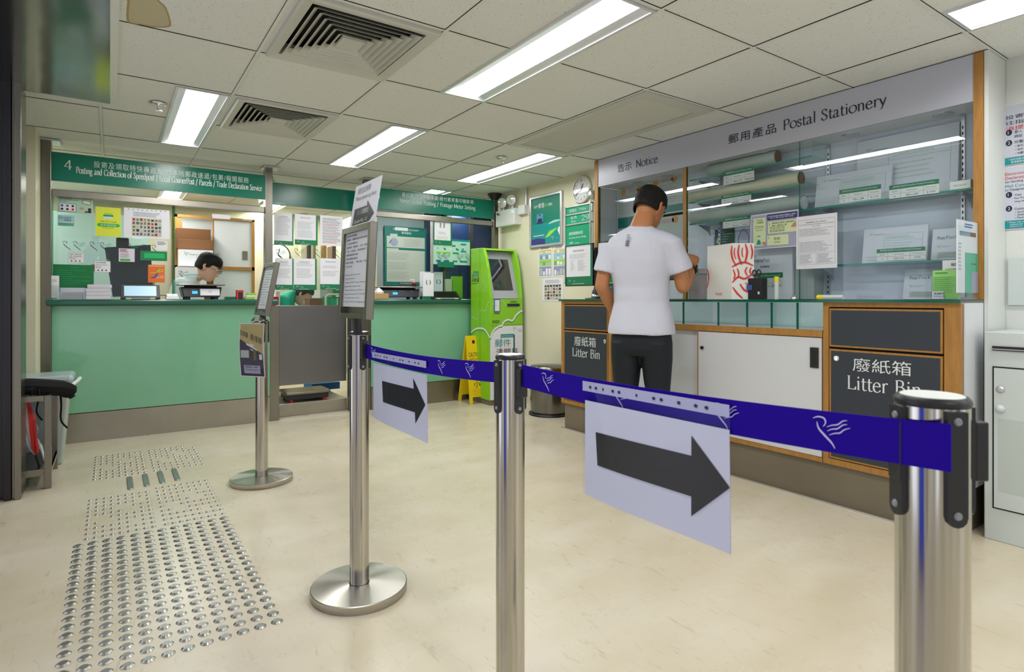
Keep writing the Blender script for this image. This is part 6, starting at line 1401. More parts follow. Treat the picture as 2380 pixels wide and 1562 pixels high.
# printed side: plain red brush marks (no figure)
pf = Fr(lo_[1] + Vector((-.001, 0, 0)), (hi_[2] - hi_[1]) * Vector((1, 1, 0)), (0, 0, 1)); Wb = (lo_[2] - lo_[1]).length; Hb = b1 - ZB
m = MB(); pf = pf.off(.0012)
def bs(pts, w_): m.stroke(pf, [(x * Wb, y * Hb) for x, y in pts], M_br, w_, w_ * .4, c=0, taper=True)
bs([(.03, .97), (.0, .85), (.06, .72), (.22, .60)], .010); bs([(.35, .98), (.30, .84), (.36, .72), (.48, .62)], .010); bs([(.62, .99), (.70, .86), (.66, .74), (.60, .66)], .011); bs([(.86, .98), (.93, .84), (.88, .72)], .009)
bs([(.16, .93), (.13, .83), (.20, .72)], .006); bs([(.50, .93), (.47, .83), (.52, .75)], .006)
bs([(.02, .58), (.30, .64), (.62, .66), (.97, .60)], .011); bs([(.04, .30), (.30, .40), (.60, .37), (.96, .46)], .011); bs([(.08, .54), (.16, .44), (.10, .36)], .008); bs([(.26, .56), (.33, .46), (.28, .38)], .008); bs([(.70, .58), (.62, .50), (.72, .42)], .008); bs([(.88, .57), (.82, .50), (.90, .44)], .008)
bs([(.06, .22), (.28, .10), (.50, .02)], .010); bs([(.38, .28), (.60, .16), (.95, .12)], .010); bs([(.62, .30), (.80, .24), (.97, .26)], .007)
m.build('red_print', t)
wf = Fr(lo_[0] + Vector((-.001, 0, 0)), (lo_[1] - lo_[0]), (0, 0, 1)).off(.0012); Ww = (lo_[1] - lo_[0]).length
m = MB(); m.text(wf, "Goodies'", Ww * .36, Hb * .09, M_br, w=Ww * .3); m.stroke(wf, [(Ww * .4, Hb * .07), (Ww * .66, Hb * .075)], M_br, .001, c=.001, curve=False); m.stroke(wf, [(.002, Hb * .58), (Ww * .07, Hb * .48), (Ww * .08, Hb * .36), (.002, Hb * .2)], M_br, .008, .003, c=.001, taper=True); m.build('maker_mark', t)
M_str = mat('blue string', '#2447a8', .6)
for (i, j, k_, dx) in ((0, 1, .0, 0), (2, 3, 0, 0)):
    A = hi_[i].lerp(hi_[j], .3) if i == 0 else hi_[i].lerp(hi_[j], .25); B_ = hi_[i].lerp(hi_[j], .72); Mi = (A + B_) / 2
    pts = catmull([tuple(A), tuple(A + Vector((0, .0, .05))), tuple(Mi + Vector((0, 0, .095))), tuple(B_ + Vector((0, 0, .05))), tuple(B_)], False, 6)
    MB().tube(pts, .0022, M_str, 6).build('string_handle', t)
# pen cup with scissors
t = empty('scissors_holder', (XB + .1, bt(1752, XB + .1), ZB), 'black box holder with scissors and a blue card beside the paper bag', 'holder')
ya = bt(1738, XB + .08); yb = bt(1770, XB + .08)
MB().box((XB + .08, yb, ZB), (XB + .14, ya, ZB + .125), M_black).build('box', t, bevel=.004)
m = MB()
for s_ in (-1, 1):
    c_ = Vector((XB + .10, (ya + yb) / 2 + s_ * .014, ZB + .155)); m.tube([c_ + Vector((0, .012 * math.cos(k * .628), .018 * math.sin(k * .628))) for k in range(10)], .004, M_black, 6, closed=True)
m.cyl((XB + .10, (ya + yb) / 2, ZB + .13), (XB + .10, (ya + yb) / 2, ZB + .05), .008, M_steel); m.build('scissors', t)
MB().box((XB + .074, ya - .03, ZB + .055), (XB + .079, ya + .004, ZB + .085), M_blue).build('blue_card', t)
MB().box((XB + .076, yb + .012, ZB + .03), (XB + .0795, yb + .022, ZB + .045), M_white).build('white_clip', t)
# glue sticks
M_bot = mat('clear glue tube', '#c9d4d2', .25)
y_ = bt(1805, XB + .09)
t = empty('glue_stick', (XB + .09, y_, ZB), 'upright clear glue stick with yellow cap on the glass top', 'glue stick', 'glue sticks')
MB().cyl((XB + .09, y_, ZB), (XB + .09, y_, ZB + .10), .0125, M_bot, 20).build('tube', t); MB().cyl((XB + .09, y_, ZB + .10), (XB + .09, y_, ZB + .13), .0125, mat('yellow cap', '#e8dc1e', .35), 20).build('cap', t)
y0_, y1_ = bt(1900, XB + .05), bt(1960, XB + .05)
t = empty('glue_stick', (XB + .05, (y0_ + y1_) / 2, ZB), 'clear glue stick with yellow cap lying on the glass top', 'glue stick', 'glue sticks')
MB().cyl((XB + .05, y0_ - .032, ZB + .012), (XB + .05, y1_, ZB + .012), .012, M_bot, 20).build('tube', t); MB().cyl((XB + .05, y0_, ZB + .012), (XB + .05, y0_ - .032, ZB + .012), .0125, _M['yellow cap'], 20).build('cap', t)
y_ = bt(1845, XB + .12); m = MB(); m.lathe((XB + .12, y_, ZB), [(.016, 0), (.018, .01), (.010, .016), (.008, .022), (.003, .025)], M_chrome, 18); m.build('chrome_knob', label='small chrome knob on the glass top between the glue sticks', cat='knob')
# leaflet holders at the right end
y0_, y1_ = bt(2163, XB + .1), bt(2228, XB + .1)
t = empty('customs_leaflets', (XB + .12, (y0_ + y1_) / 2, ZB), 'clear holder with green customs forms at the right end of the glass top', 'leaflet holder')
fL = FB(XB + .10)
a0, b1 = fL.px(2168, 629); a1, b0 = fL.px(2226, 690); b0 = ZB + .003
m = MB(); m.fbox(fL, a0, b0, a1, b1, -.02, 0, mat('form green', '#9bdc7a', .55)); g = fL.off(.001); m.rows(g, q(a0, a1, .08), q(b0, b1, .2), q(a0, a1, .92), q(b0, b1, .8), 8, mat('form dark green', '#4aa548', .5), c=0, fill=.15); m.rect(g, q(a0, a1, .1), q(b0, b1, .88), q(a0, a1, .6), q(b0, b1, .93), 0, _M['form dark green'])
m.fbox(fL, a0 - .002, b0, a0 + (a1 - a0) * .45, b0 + .035, .001, .003, M_white); m.text(fL.off(.0035), '普通郵件', a0 + .006, b0 + .02, M_navy, w=.04, c=0); m.text(fL.off(.0035), 'Ordinary Mail', a0 + .004, b0 + .008, M_blue, w=.045, c=0); m.build('green_forms', t)
m = MB(); a2, b2 = fL.px(2186, 605); m.fbox(fL, a2, b0, a1, b2, -.03, -.022, M_white); m.text(fL.off(-.021), 'CUSTOMS DE', a2 + .012, b2 - .045, M_ink, w=(a1 - a2) * .85, c=0); m.text(fL.off(-.021), '報關', q(a2, a1, .5), b2 - .028, M_ink, w=.03, c=0); m.build('white_forms', t)
m = MB(); m.fbox(fL, a0 - .004, ZB, a1 + .002, b1 - .03, .006, .009, M_acr); m.fbox(fL, a0 - .004, ZB, a1 + .002, ZB + .003, -.03, .006, M_acr); m.build('clear_holder', t)
# tall hanging leaflet board at the end (faces away along the wall end)
FE = Fr((0, YE0 + .018, 0), (1, 0, 0), (0, 0, 1))
t = empty('leaflet_board', (XB + .1, YE0 + .015, ZB), 'tall board with white, green and lilac print at the right end of the glass top', 'leaflet board')
a0 = XB + .0; a1 = XG - .012; b1 = 1.395
m = MB(); m.fbox(FE, a0, ZB + .03, a1, b1, 0, .003, M_white); f = FE.off(.004); W = a1 - a0; H = b1 - ZB - .03; bb = ZB + .03
m.rect(f, a0 + W * .12, bb + H * .79, a0 + W * .62, bb + H * .85, 0, mat('steel blue print', '#7f93a5', .5)); m.rect(f, a0 + W * .62, bb + H * .79, a0 + W * .9, bb + H * .85, 0, M_brown)
m.rect(f, a0 + W * .38, bb, a1, bb + H * .56, 0, mat('jade print', '#3fb38c', .5)); m.rect(f, a0 + W * .68, bb, a1, bb + H * .30, .0005, M_lilac if 'M_lilac' in globals() else _M['lilac card'])
m.rows(f, a0 + W * .35, bb + H * .90, a0 + W * .8, bb + H * .97, 2, M_blue, c=0); m.rows(f, a0 + W * .05, bb + H * .3, a0 + W * .2, bb + H * .7, 8, M_lgrey, c=0); m.rect(f, a0 + W * .66, bb + H * .40, a0 + W * .9, bb + H * .415, .0006, M_brown)
m.build('printed_board', t)
m = MB(); m.fbox(FE, a0 - .003, ZB, a1 + .003, b1 + .004, .006, .008, M_acr); m.fbox(FE, a0 - .003, ZB, a1 + .003, ZB + .012, -.006, .012, M_acr); m.build('clear_stand', t)
# desk sign with two frames near the left end
t = empty('desk_sign', (XB + .12, 3.35, ZB), 'black desk stand holding two green bordered notices at the left end of the glass top', 'desk sign')
xs = XB + .10; yc = atX(1385, 690, xs).y; mb = MB(); mb.lathe((xs, yc, ZB), [(.085, 0), (.085, .008), (.04, .012)], M_black, 32); mb.build('base', t)
m = MB(); m.lathe((xs, yc, ZB + .012), [(.035, 0), (.04, .01), (.036, .022), (.03, .028)], M_chrome, 24); m.build('collar', t)
m = MB(); m.lathe((xs, yc, ZB + .04), [(.032, 0), (.03, .02), (.016, .045), (.014, .05), (.014, .34), (.03, .345), (.034, .355), (.034, .362)], M_black, 20); m.build('pole', t)
def dsf(a0, a1, b0, b1):
    f = FB(xs - .016); m = MB(); w_ = .006
    for r in ((a0, b0, a0 + w_, b1), (a1 - w_, b0, a1, b1), (a0, b0, a1, b0 + w_), (a0, b1 - w_, a1, b1)): m.fbox(f, *r, -.01, .004, M_black)
    o = m.build('picture_frame', t)
    m = MB(); m.rect(f, a0 + w_, b0 + w_, a1 - w_, b1 - w_, 0, M_green); g = f.off(.0006); A1 = q(a0, a1, .9); B0 = q(b0, b1, .23); m.rect(g, a0 + w_ * 1.2, B0, A1, b1 - w_ * 1.2, 0, M_white); g = g.off(.0006)
    m.rows(g, q(a0, A1, .3), q(B0, b1, .78), q(a0, A1, .75), q(B0, b1, .84), 2, M_ink, c=0, fill=.3, gaps=False, ragged=0); m.rows(g, q(a0, A1, .15), q(B0, b1, .56), q(a0, A1, .88), q(B0, b1, .72), 4, M_lgrey, c=0, fill=.3)
    for x0, x1 in ((.2, .38), (.5, .85)): m.rows(g, q(a0, A1, x0), q(B0, b1, .18), q(a0, A1, x1), q(B0, b1, .52), 9, M_lgrey, c=0, fill=.3, gaps=False, ragged=.6)
    m.bird(g, q(a0, a1, .14), q(b0, b1, .13), .02, M_white, c=0); m.text(g, 'Post', q(a0, a1, .3), q(b0, b1, .11), M_white, w=.02, c=0); m.rows(g, q(a0, a1, .25), q(b0, b1, .045), q(a0, a1, .75), q(b0, b1, .07), 1, M_signtxt, c=0); m.build('notice', o)
fq = FB(xs - .016); a0, b1 = fq.px(1315, 572); a1, b0 = fq.px(1379, 664); dsf(a0, a1, b0, b1); a2 = fq.px(1389, 600)[0]; dsf(a2, a2 + (a1 - a0), b0, b1)

# ------------------------------------------------------------------ beyond the showcase: white posting box and posters
FR = FB(XW - .001)
t = empty('posting_box', (3.32, .4, 0), 'white metal posting box with a dark slot at the right edge of the photo', 'posting box')
xf = 3.165; yl = .945
mb = MB(); mb.box((xf, -.1, .0), (XW - .004, yl, .905), mat('white enamel', '#c9d2d0', .35)); mb.build('body', t, bevel=.004)
f = FB(xf - .001); mb = MB(); a0, b1 = f.px(2307, 851); _, b0 = f.px(2307, 1180); mb.fbox(f, a0, b0, a0 + .8, b1, 0, .002, M_dark); o = mb.build('door_gap', t)
mb = MB(); mb.fbox(f, a0 + .006, b0 + .006, a0 + .8, b1 - .006, .001, .005, _M['white enamel']); o = mb.build('door', t)
a, b = f.px(2326, 905); MB().lathe(f.p(a, b, .005), [(.014, 0), (.014, .004), (.006, .006)], M_alu, 20, f.n).build('lock', o)
a, b = f.px(2326, 950); MB().sphere(f.p(a, b, .008), .017, _M['white enamel'], 16).build('knob', o)
a2, b2 = f.px(2322, 972); _, b3 = f.px(2322, 1140); mb = MB(); mb.fbox(f, a2, b3, a2 + .5, b2, .005, .0062, mat('clear sleeve on door', '#bcc6c2', .3)); mb.build('sleeve', o)
a2, b2 = f.px(2307, 804); _, b3 = f.px(2307, 814); mb = MB(); mb.fbox(f, a2, b3, a2 + .5, b2, 0, .006, M_black); mb.fbox(f, a2, b3 + .004, a2 + .5, b3 + .008, .006, .008, M_alu); mb.build('slot', t)
def wposter(v0, v1, lab, zh):
    a0, b1 = FR.px(2326, v0); b0 = FR.px(2326, v1)[1]; a1 = a0 + .42; m = MB(); m.fbox(FR, a0, b0, a1, b1, 0, .003, mat('pale lilac sheet', '#c3c7d2', .5)); f = FR.off(.004); H = b1 - b0
    if zh:
        for k, (s_, mm) in enumerate((('投寄內載物品', M_navy), ('往指定地區郵', M_navy), ('須提交電子報', M_red))): m.text(f, s_, a0 + .018, b1 - H * (.225 + .095 * k), mm, h=H * .07, w=.21, c=0)
        for k, s_ in enumerate(('登入「郵件', '網站')): m.text(f, s_, a0 + .052, b1 - H * (.475 + .075 * k), M_navy, h=H * .05, c=0)
        m.text(f, '所需報關資', a0 + .052, b1 - H * .65, M_navy, h=H * .055, c=0)
        for k, s_ in enumerate(('• 寄件人', '• 收件人', '• 內載物')): m.text(f, s_, a0 + .055, b1 - H * (.71 + .06 * k), M_navy, h=H * .038, c=0)
        yy_ = (.46, .635); m.fbox(f, a0 + .016, b0 + .004, a1, b0 + H * .13, 0, .001, M_teal); m.text(f, '* 指定地區名', a0 + .03, b0 + H * .075, M_white, h=H * .035, c=.0016); m.text(f, '香港郵政網', a0 + .04, b0 + H * .03, M_white, h=H * .035, c=.0016)
    else:
        for k, (s_, mm) in enumerate((('Electronic', M_red), ('Declaration', M_red), ('for Sending', M_navy), ('Mail Contents', M_teal), ('to Designated', M_navy))): m.text(f, s_, a0 + .018, b1 - H * (.13 + .065 * k), mm, h=H * .045, c=0)
        for k, s_ in enumerate(('Visit', 'Easy PreCustoms', 'Web Page')): m.text(f, s_, a0 + .052, b1 - H * (.47 + .055 * k), M_navy, h=H * .035, c=0)
        m.text(f, 'Customs Info', a0 + .052, b1 - H * .69, M_navy, h=H * .035, c=0)
        for k, s_ in enumerate(("• Sender's name", '• Address', '• Particulars')): m.text(f, s_, a0 + .055, b1 - H * (.74 + .045 * k), M_navy, h=H * .03, c=0)
        yy_ = (.455, .675); m.fbox(f, a0 + .016, b0 + .006, a1, b0 + H * .145, 0, .001, M_teal); m.text(f, '* Please visit our', a0 + .026, b0 + H * .105, M_white, h=H * .025, c=.0016); m.text(f, 'website for the', a0 + .036, b0 + H * .07, M_white, h=H * .025, c=.0016); m.text(f, 'designated list', a0 + .036, b0 + H * .035, M_white, h=H * .025, c=.0016)
    for k, y in enumerate(yy_): m.disc(f, a0 + .032, b1 - H * y + .004, .012, 0, M_navy, rb=.014); m.text(f, str(k + 1), a0 + .028, b1 - H * y - .003, M_white, h=.014, c=.0006)
    m.build('wall_poster', label=lab, cat='poster')
wposter(252, 388, 'upper Chinese poster on the far right wall above the posting box', True); wposter(392, 536, 'lower English poster on the far right wall headed Electronic Declaration', False)
MB().fbox(FR, FR.px(2345, 590)[0], 1.02, FR.px(2345, 590)[0] + .3, 1.24, 0, .012, _M['white enamel']).build('notice_pocket', label='plain white pocket on the far right wall over the posting box', cat='pocket')

# ------------------------------------------------------------------ floor studs and guide bars
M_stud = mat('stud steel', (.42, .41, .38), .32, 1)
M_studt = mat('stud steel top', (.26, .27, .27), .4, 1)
def stud_mesh(r, h, big):
    m = MB()
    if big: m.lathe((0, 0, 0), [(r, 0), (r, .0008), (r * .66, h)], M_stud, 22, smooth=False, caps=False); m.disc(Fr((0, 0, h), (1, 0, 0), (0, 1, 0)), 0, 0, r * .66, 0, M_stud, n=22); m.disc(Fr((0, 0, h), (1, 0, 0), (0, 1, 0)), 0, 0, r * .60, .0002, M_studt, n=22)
    else: m.lathe((0, 0, 0), [(r, 0), (r * .9, h * .35), (r * .55, h * .85), (r * .2, h)], M_stud, 14)
    return m
proto = None
SX0, SX1, SY0, SY1 = -.112, .447, 2.0, 3.085
xs_ = [SX0 + (SX1 - SX0) * i / 11 for i in range(12)]; ys_ = [SY0 + (SY1 - SY0) * j / 19 for j in range(20)]
def place(proto, x, y):
    c = proto.copy(); c.location = (x, y, 0); COL.objects.link(c); return c
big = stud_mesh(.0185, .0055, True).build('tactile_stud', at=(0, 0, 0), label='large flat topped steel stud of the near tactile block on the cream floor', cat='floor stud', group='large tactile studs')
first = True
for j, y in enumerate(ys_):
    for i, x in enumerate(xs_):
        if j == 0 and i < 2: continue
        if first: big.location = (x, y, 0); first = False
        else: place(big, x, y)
sm = stud_mesh(.0105, .006, False).build('small_tactile_stud', at=(0, 0, 0), label='small domed steel stud of the far tactile blocks on the cream floor', cat='floor stud', group='small tactile studs')
first = True; gaps_ = {(3, 2), (3, 3), (4, 1), (4, 2), (5, 5), (5, 6), (6, 4), (6, 5), (2, 6), (7, 7)}
n_small = 0
for (xa, xb, ya, yb, nx, ny) in ((-.085, .165, 3.15, 3.74, 9, 10), (.215, .455, 3.15, 3.78, 9, 10), (-.075, .175, 4.165, 4.74, 9, 9), (.225, .485, 4.17, 4.74, 9, 9)):
    for j in range(ny):
        for i in range(nx):
            if (j, i) in gaps_: continue
            x = xa + (xb - xa) * i / (nx - 1); y = ya + (yb - ya) * j / (ny - 1)
            if first: sm.location = (x, y, 0); first = False
            elif n_small < 299: place(sm, x, y); n_small += 1
bar = None
for k, (x, lab) in enumerate(((.093, 'leftmost of the four short steel guide bars between the stud blocks'), (.170, 'second from the left of the four short steel guide bars'), (.246, 'third from the left of the four short steel guide bars'), (.322, 'rightmost of the four short steel guide bars between the stud blocks'))):
    pts = [(.0145 * math.cos(a_), s_ * .125 + .0145 * math.sin(a_)) for s_, rg in ((1, (0, 180)), (-1, (180, 360))) for a_ in [math.radians(rg[0] + 30 * q_) for q_ in range(7)]]
    if bar is None:
        m = MB(); f = Fr((0, 0, 0), (1, 0, 0), (0, 1, 0)); m.prism(f, pts, 0, .003, M_stud); ins = [(a * .8, b * .97) for a, b in pts]; n = len(pts)
        m.add([f.p(a, b, .003) for a, b in pts] + [f.p(a, b, .006) for a, b in ins], [(i, (i + 1) % n, n + (i + 1) % n, n + i) for i in range(n)] + [tuple(range(n, 2 * n))], mat('guide bar steel', (.36, .38, .37), .4, 1))
        bar = m.build('guide_bar', at=(0, 0, 0), label=lab, cat='guide bar', group='steel guide bars'); bar.location = (x, 3.97, 0)
    else:
        c = place(bar, x, 3.97 + .012 * k); c['label'] = lab

# ------------------------------------------------------------------ queue stanchions
M_belt = mat('violet blue webbing', (.016, .0, .30), .7, spec=.12, bump=(600, .1)); M_beltm = mat('belt mark', '#c9c6ee', .5)
def stanchion(x, y, zt, lab, r=.034, base=True, boxes=(1, 1), cap=True, rot=0):
    t = empty('queue_stanchion', (x, y, 0), lab, 'queue barrier post', 'queue barrier posts')
    MB().lathe((x, y, 0), [(.166, 0), (.168, .002), (.168, .027)], M_base, 72, caps=False).lathe((x, y, 0), [(.168, .027), (.165, .0295)], M_base, 72, caps=False).lathe((x, y, 0), [(.165, .0295), (.10, .032), (.036, .034)], M_base, 72, caps=False).build('base', t)
    MB().lathe((x, y, .033), [(r, 0), (r, zt - .033)], M_tube, 48).build('tube', t)
    m = MB(); m.lathe((x, y, zt), [(r + .0006, -.004), (r + .0016, 0), (r + .001, .003), (r - .002, .0065)], M_black, 48)
    if cap: m.lathe((x, y, zt + .0064), [(r - .0045, 0), (r - .006, .0012)], M_alu if cap == 1 else M_whitep, 40)
    m.build('cap', t)
    for k in range(4):
        an = k * math.pi / 2 + rot
        dx, dy = math.cos(an), math.sin(an); fr = Fr((x + dx * (r - .003), y + dy * (r - .003), 0), (-dy, dx, 0), (0, 0, 1))
        m = MB(); hw = .0108; zb = zt - .118
        pts = [(-hw, zt - .006)] + [(hw * math.cos(a_), zb + hw * math.sin(a_)) for a_ in [math.radians(180 + 30 * q_) for q_ in range(7)]] + [(hw, zt - .006)]
        m.prism(fr, pts, 0, .008, M_black)
        o = m.build('clip_plate', t)
        for zz in (zt - .016, zb + .002): MB().lathe(fr.p(0, zz, .008), [(.0045, 0), (.0035, .0018)], M_grey, 12, fr.n).build('screw', o)
    for k, s_ in enumerate((1, -1)):
        if not boxes[k]: continue
        an = s_ * math.pi / 2 + rot; fr = Fr((x, y, 0), (-math.sin(an), math.cos(an), 0), (0, 0, 1)); m = MB(); m.fbox(fr, -.011, zt - .088, .011, zt - .022, r + .005, r + .021 * boxes[k], M_black); m.build('belt_catch', t, bevel=.002)
    return t
P2x, P2y, P3x, P3y, P4x, P4y = .737, 2.041, .778, 1.140, .764, .276
t2 = stanchion(P2x, P2y, .925, 'second stanchion, with the tall sign holder reading Please queue up here')
stanchion(P3x, P3y, .912, 'middle stanchion where the two belts meet, in front of the kiosk')
stanchion(P4x, P4y, .935, 'nearest stanchion at the right edge, with a pale round top', r=.0355, boxes=(.3, .95), cap=2, rot=math.radians(54))
stanchion(.719, 3.592, .925, 'farthest stanchion, with a small tilted sign and a hanging leaflet', boxes=(0, 0))

def belt(pa, pb, sag, marks, lab, h=.050):
    pa = Vector(pa); pb = Vector(pb); n = 24; m = MB()
    def P(tt, dz, off=0):
        p = pa.lerp(pb, tt); p.z += -sag * 4 * tt * (1 - tt) + dz; nx = (pb - pa).cross(Vector((0, 0, 1))).normalized(); return p + nx * off
    vs = []; th = .0008
    for i in range(n + 1):
        tt = i / n; vs += [P(tt, -h / 2, th), P(tt, h / 2, th), P(tt, h / 2, -th), P(tt, -h / 2, -th)]
    fs = []
    for i in range(n):
        for k in range(4): fs.append((i * 4 + k, (i + 1) * 4 + k, (i + 1) * 4 + (k + 1) % 4, i * 4 + (k + 1) % 4))
    fs += [(0, 1, 2, 3), (n * 4 + 3, n * 4 + 2, n * 4 + 1, n * 4)]
    m.add(vs, fs, M_belt)
    L_ = (pb - pa).length
    for tt in marks:
        m.bird(None, 0, 0, h * .74, M_beltm, warp=lambda a, b, tt=tt: tuple(P(tt + (a * 1.0) / L_, b, .0016 * SGN)))
    return m.build('barrier_belt', label=lab, cat='barrier belt', group='violet barrier belts'), P
SGN = 1
_, PA = belt((.742, 2.041 - .045, .866), (.776, 1.140 + .050, .871), .012, (.085, .66, .84), 'violet blue belt between the second and middle stanchion, carrying the smaller arrow sheet')
_, PB = belt((.776, 1.140 - .050, .874), (.7225, .2435, .894), .010, (.12, .395, .66, .845), 'violet blue belt from the middle to the nearest stanchion, carrying the big arrow sheet')

# arrow sheets hanging on the belts in punched sleeves
M_sheet = mat('arrow sheet paper', '#dcdfee', .5, bump=(7, .25, (1, 1, 1)), var=(3, .03)); M_arw = mat('arrow black', '#15171b', .35, bump=(7, .25))
M_slv = mat('sleeve strip', '#b3b6da', .35)
def arrow_sheet(Pf, uvTL, uvTR, uvBR, uvBL, arrow, x_off, lab):
    # plane along the belt: choose tangent at the middle
    X = [hit(u, v, (.765, 0, 0), Vector((1, 0, 0))).y for u, v in (uvTL, uvTR)]
    ya, yb = X; L0 = Pf(0, 0); L1 = Pf(1, 0)
    xat = lambda y: L0.x + (L1.x - L0.x) * (L0.y - y) / (L0.y - L1.y)
    o = Vector((xat(ya) - x_off, ya, 0)); e = Vector((xat(yb) - x_off, yb, 0)); fr = Fr(o, e - o, (0, 0, 1))
    c = [fr.px(*p_) for p_ in (uvTL, uvTR, uvBR, uvBL)]
    W = (e - o).length; zt = (c[0][1] + c[1][1]) / 2; zb = (c[2][1] + c[3][1]) / 2; sl0 = (c[1][1] - c[0][1]); 
    t = empty('arrow_sheet', fr.p(W / 2, zb, 0), lab, 'direction sheet', 'arrow sheets on the belts')
    def top(a): return c[0][1] + sl0 * a / W
    def bot(a): return c[3][1] + (c[2][1] - c[3][1]) * a / W
    m = MB(); n = 14
    def pt(a, k): return fr.p(a, bot(a) + (top(a) - bot(a)) * k, .004 * math.sin(a / W * 5.0) * (1 - k) + .001)
    def skin(m, k0, k1, a0, a1, mm, dc=0, nn=n, kk=10):
        vs = [pt(a0 + (a1 - a0) * i / nn, k0 + (k1 - k0) * j / kk) + fr.n * dc for j in range(kk + 1) for i in range(nn + 1)]
        m.add(vs, [(j * (nn + 1) + i, j * (nn + 1) + i + 1, (j + 1) * (nn + 1) + i + 1, (j + 1) * (nn + 1) + i) for j in range(kk) for i in range(nn)], mm, True)
    skin(m, 0, .83, .004, W - .003, M_sheet); skin(m, 0, .83, .004, W - .003, M_sheet, -.0008)
    m.build('paper', t)
    # arrow, subdivided so it follows the sheet
    ar = [fr.px(u, v) for u, v in arrow]; bm_ = MB()
    def on(a, b): 
        k = (b - bot(a)) / (top(a) - bot(a)); return pt(a, k) + fr.n * .0009
    s0, s1, s2, s3 = ar[0], ar[1], ar[5], ar[6]      # shaft: tl, tr, br, bl
    nn = 12
    vs = [on(s0[0] + (s1[0] - s0[0]) * i / nn, s0[1] + (s1[1] - s0[1]) * i / nn) for i in range(nn + 1)] + [on(s3[0] + (s2[0] - s3[0]) * i / nn, s3[1] + (s2[1] - s3[1]) * i / nn) for i in range(nn + 1)]
    bm_.add(vs, [(nn + 1 + i, nn + 2 + i, i + 1, i) for i in range(nn)], M_arw)
    h0, h1, h2 = ar[2], ar[3], ar[4]
    vs = []
    for i in range(nn + 1):
        k = i / nn; at_ = (h0[0] + (h1[0] - h0[0]) * k, h0[1] + (h1[1] - h0[1]) * k); ab_ = (h2[0] + (h1[0] - h2[0]) * k, h2[1] + (h1[1] - h2[1]) * k); vs += [on(*at_), on(*ab_)]
    bm_.add(vs, [(2 * i + 1, 2 * i + 3, 2 * i + 2, 2 * i) for i in range(nn)], M_arw)
    bm_.build('arrow', t)
    m = MB(); skin(m, 0, 1.0, 0, W, M_film, .0022); m.build('clear_sleeve', t)
    m = MB(); skin(m, .915, 1.0, 0, W, M_slv, .003, kk=3)
    for k in (.07, .12, .18, .26, .31, .44, .56, .61, .72, .82, .88):
        ft = Fr(pt(W * k, .955), fr.r, (0, 0, 1)); m.disc(ft, 0, 0, W * .011 * (1 if k not in (.18, .44) else .6), .0036, M_navy, rb=.0028, n=12)
    m.build('punched_strip', t)
    return t
arrow_sheet(PB, (1365, 886), (1728, 946), (1722, 1302), (1379, 1156), [(1387, 1004), (1612, 1060.5), (1608, 1012), (1696, 1134), (1606, 1200), (1612, 1156), (1392, 1081)], .004, 'big white sheet with a black arrow pointing right, hanging between the middle and nearest stanchion')
arrow_sheet(PA, (882, 820), (998, 840), (994, 1032), (893, 979), [(890, 885), (963, 904), (961, 879), (988, 941), (965, 984), (966, 959), (893, 934)], .003, 'smaller white sheet with a black arrow, hanging between the second and middle stanchion')

# sign holders on the two rear stanchions
M_smoke = mat('sign page', '#eceef4', .5)
def sign_holder(x, y, z0, h, tilt, hw, lab, lines, arrow=False):
    t = empty('sign_holder', (x, y, z0), lab, 'sign holder', 'metal sign holders on the stanchions')
    fr = Fr((x - .015, y + hw, z0), (0, -1, 0), (tilt, 0, h)); H = math.hypot(tilt, h); W = 2 * hw; w_ = .022
    m = MB()
    for r in ((0, 0, w_, H), (W - w_, 0, W, H), (w_, 0, W - w_, w_ * .8), (w_, H - w_, W - w_, H)): m.fbox(fr, *r, -.024, 0, M_steel)
    m.fbox(fr, 0, 0, W, H, -.026, -.024, M_steel); m.build('frame', t, bevel=.001)
    m = MB(); m.fbox(fr, w_, H * .125, W - w_, H * .965, -.012, -.010, M_smoke); f = fr.off(-.009)
    lines(m, f, w_ + .008, H * .14, W - w_ - .006, H * .95); m.build('page', t)
    m = MB(); m.fbox(fr, w_, w_ * .8, W - w_, H - w_, -.006, -.004, glassmat('page cover', (.98, .985, .985), .35, 1.4)); m.build('cover', t)
    MB().cyl((x + .010, y, z0 - .052), (x + .004, y, z0 + .004), .016, M_black, 20).build('stem', t)
    return t, fr, W, H
def ln1(m, f, a0, b0, a1, b1):
    L = [('•信用卡服務', 0), ('•郵寄、領取掛號及特快郵件', 0), ('（包括櫃位）', .06), ('•領取郵件／普通郵件、包裹、易網遞', 0), ('易、已掛號、郵遞郵費之文件', .06), ('•領取郵政信箱', 0), ('•本地郵政速遞', 0), ('•電子證書、「智方便」登記', 0), ('及查詢等', 0)]
    for k, (s_, dx) in enumerate(L): m.text(f, s_, a0 + dx * (a1 - a0) + .004, q(b0, b1, .93 - .052 * k), M_ink if k < 8 else M_grey, w=(a1 - a0) * min(.95, .075 * len(s_)), h=(b1 - b0) * .026, c=0)
    E_ = ['Please queue up here for:', '• Payment service', '• Issuance / Mail Posting / Ordinary &', '  Registration number Stop', '• Stamp / Stationery / Ordinary', '  Registered, E-express/ E-Cert, ParcelPost', '• iPostal Key Box Service', '• e-Cert / iAM Smart+ Registration']
    for k, s_ in enumerate(E_): m.text(f, s_, a0 + .004, q(b0, b1, .40 - .052 * k), M_ink, w=(a1 - a0) * min(.95, .027 * len(s_)), h=(b1 - b0) * .022, c=0)
t, fr, W, H = sign_holder(.716, 2.024, .98, .33, .016, .146, 'tall metal sign holder on the second stanchion listing counter services', ln1)
fp = Fr(fr.p(.016, H - .02, -.020), (0, -1, 0), (.030, 0, .18)); Wp = W - .034
m = MB(); m.fbox(fp, 0, 0, Wp, .185, 0, .001, M_white); f = fp.off(.002)
Ha = .185
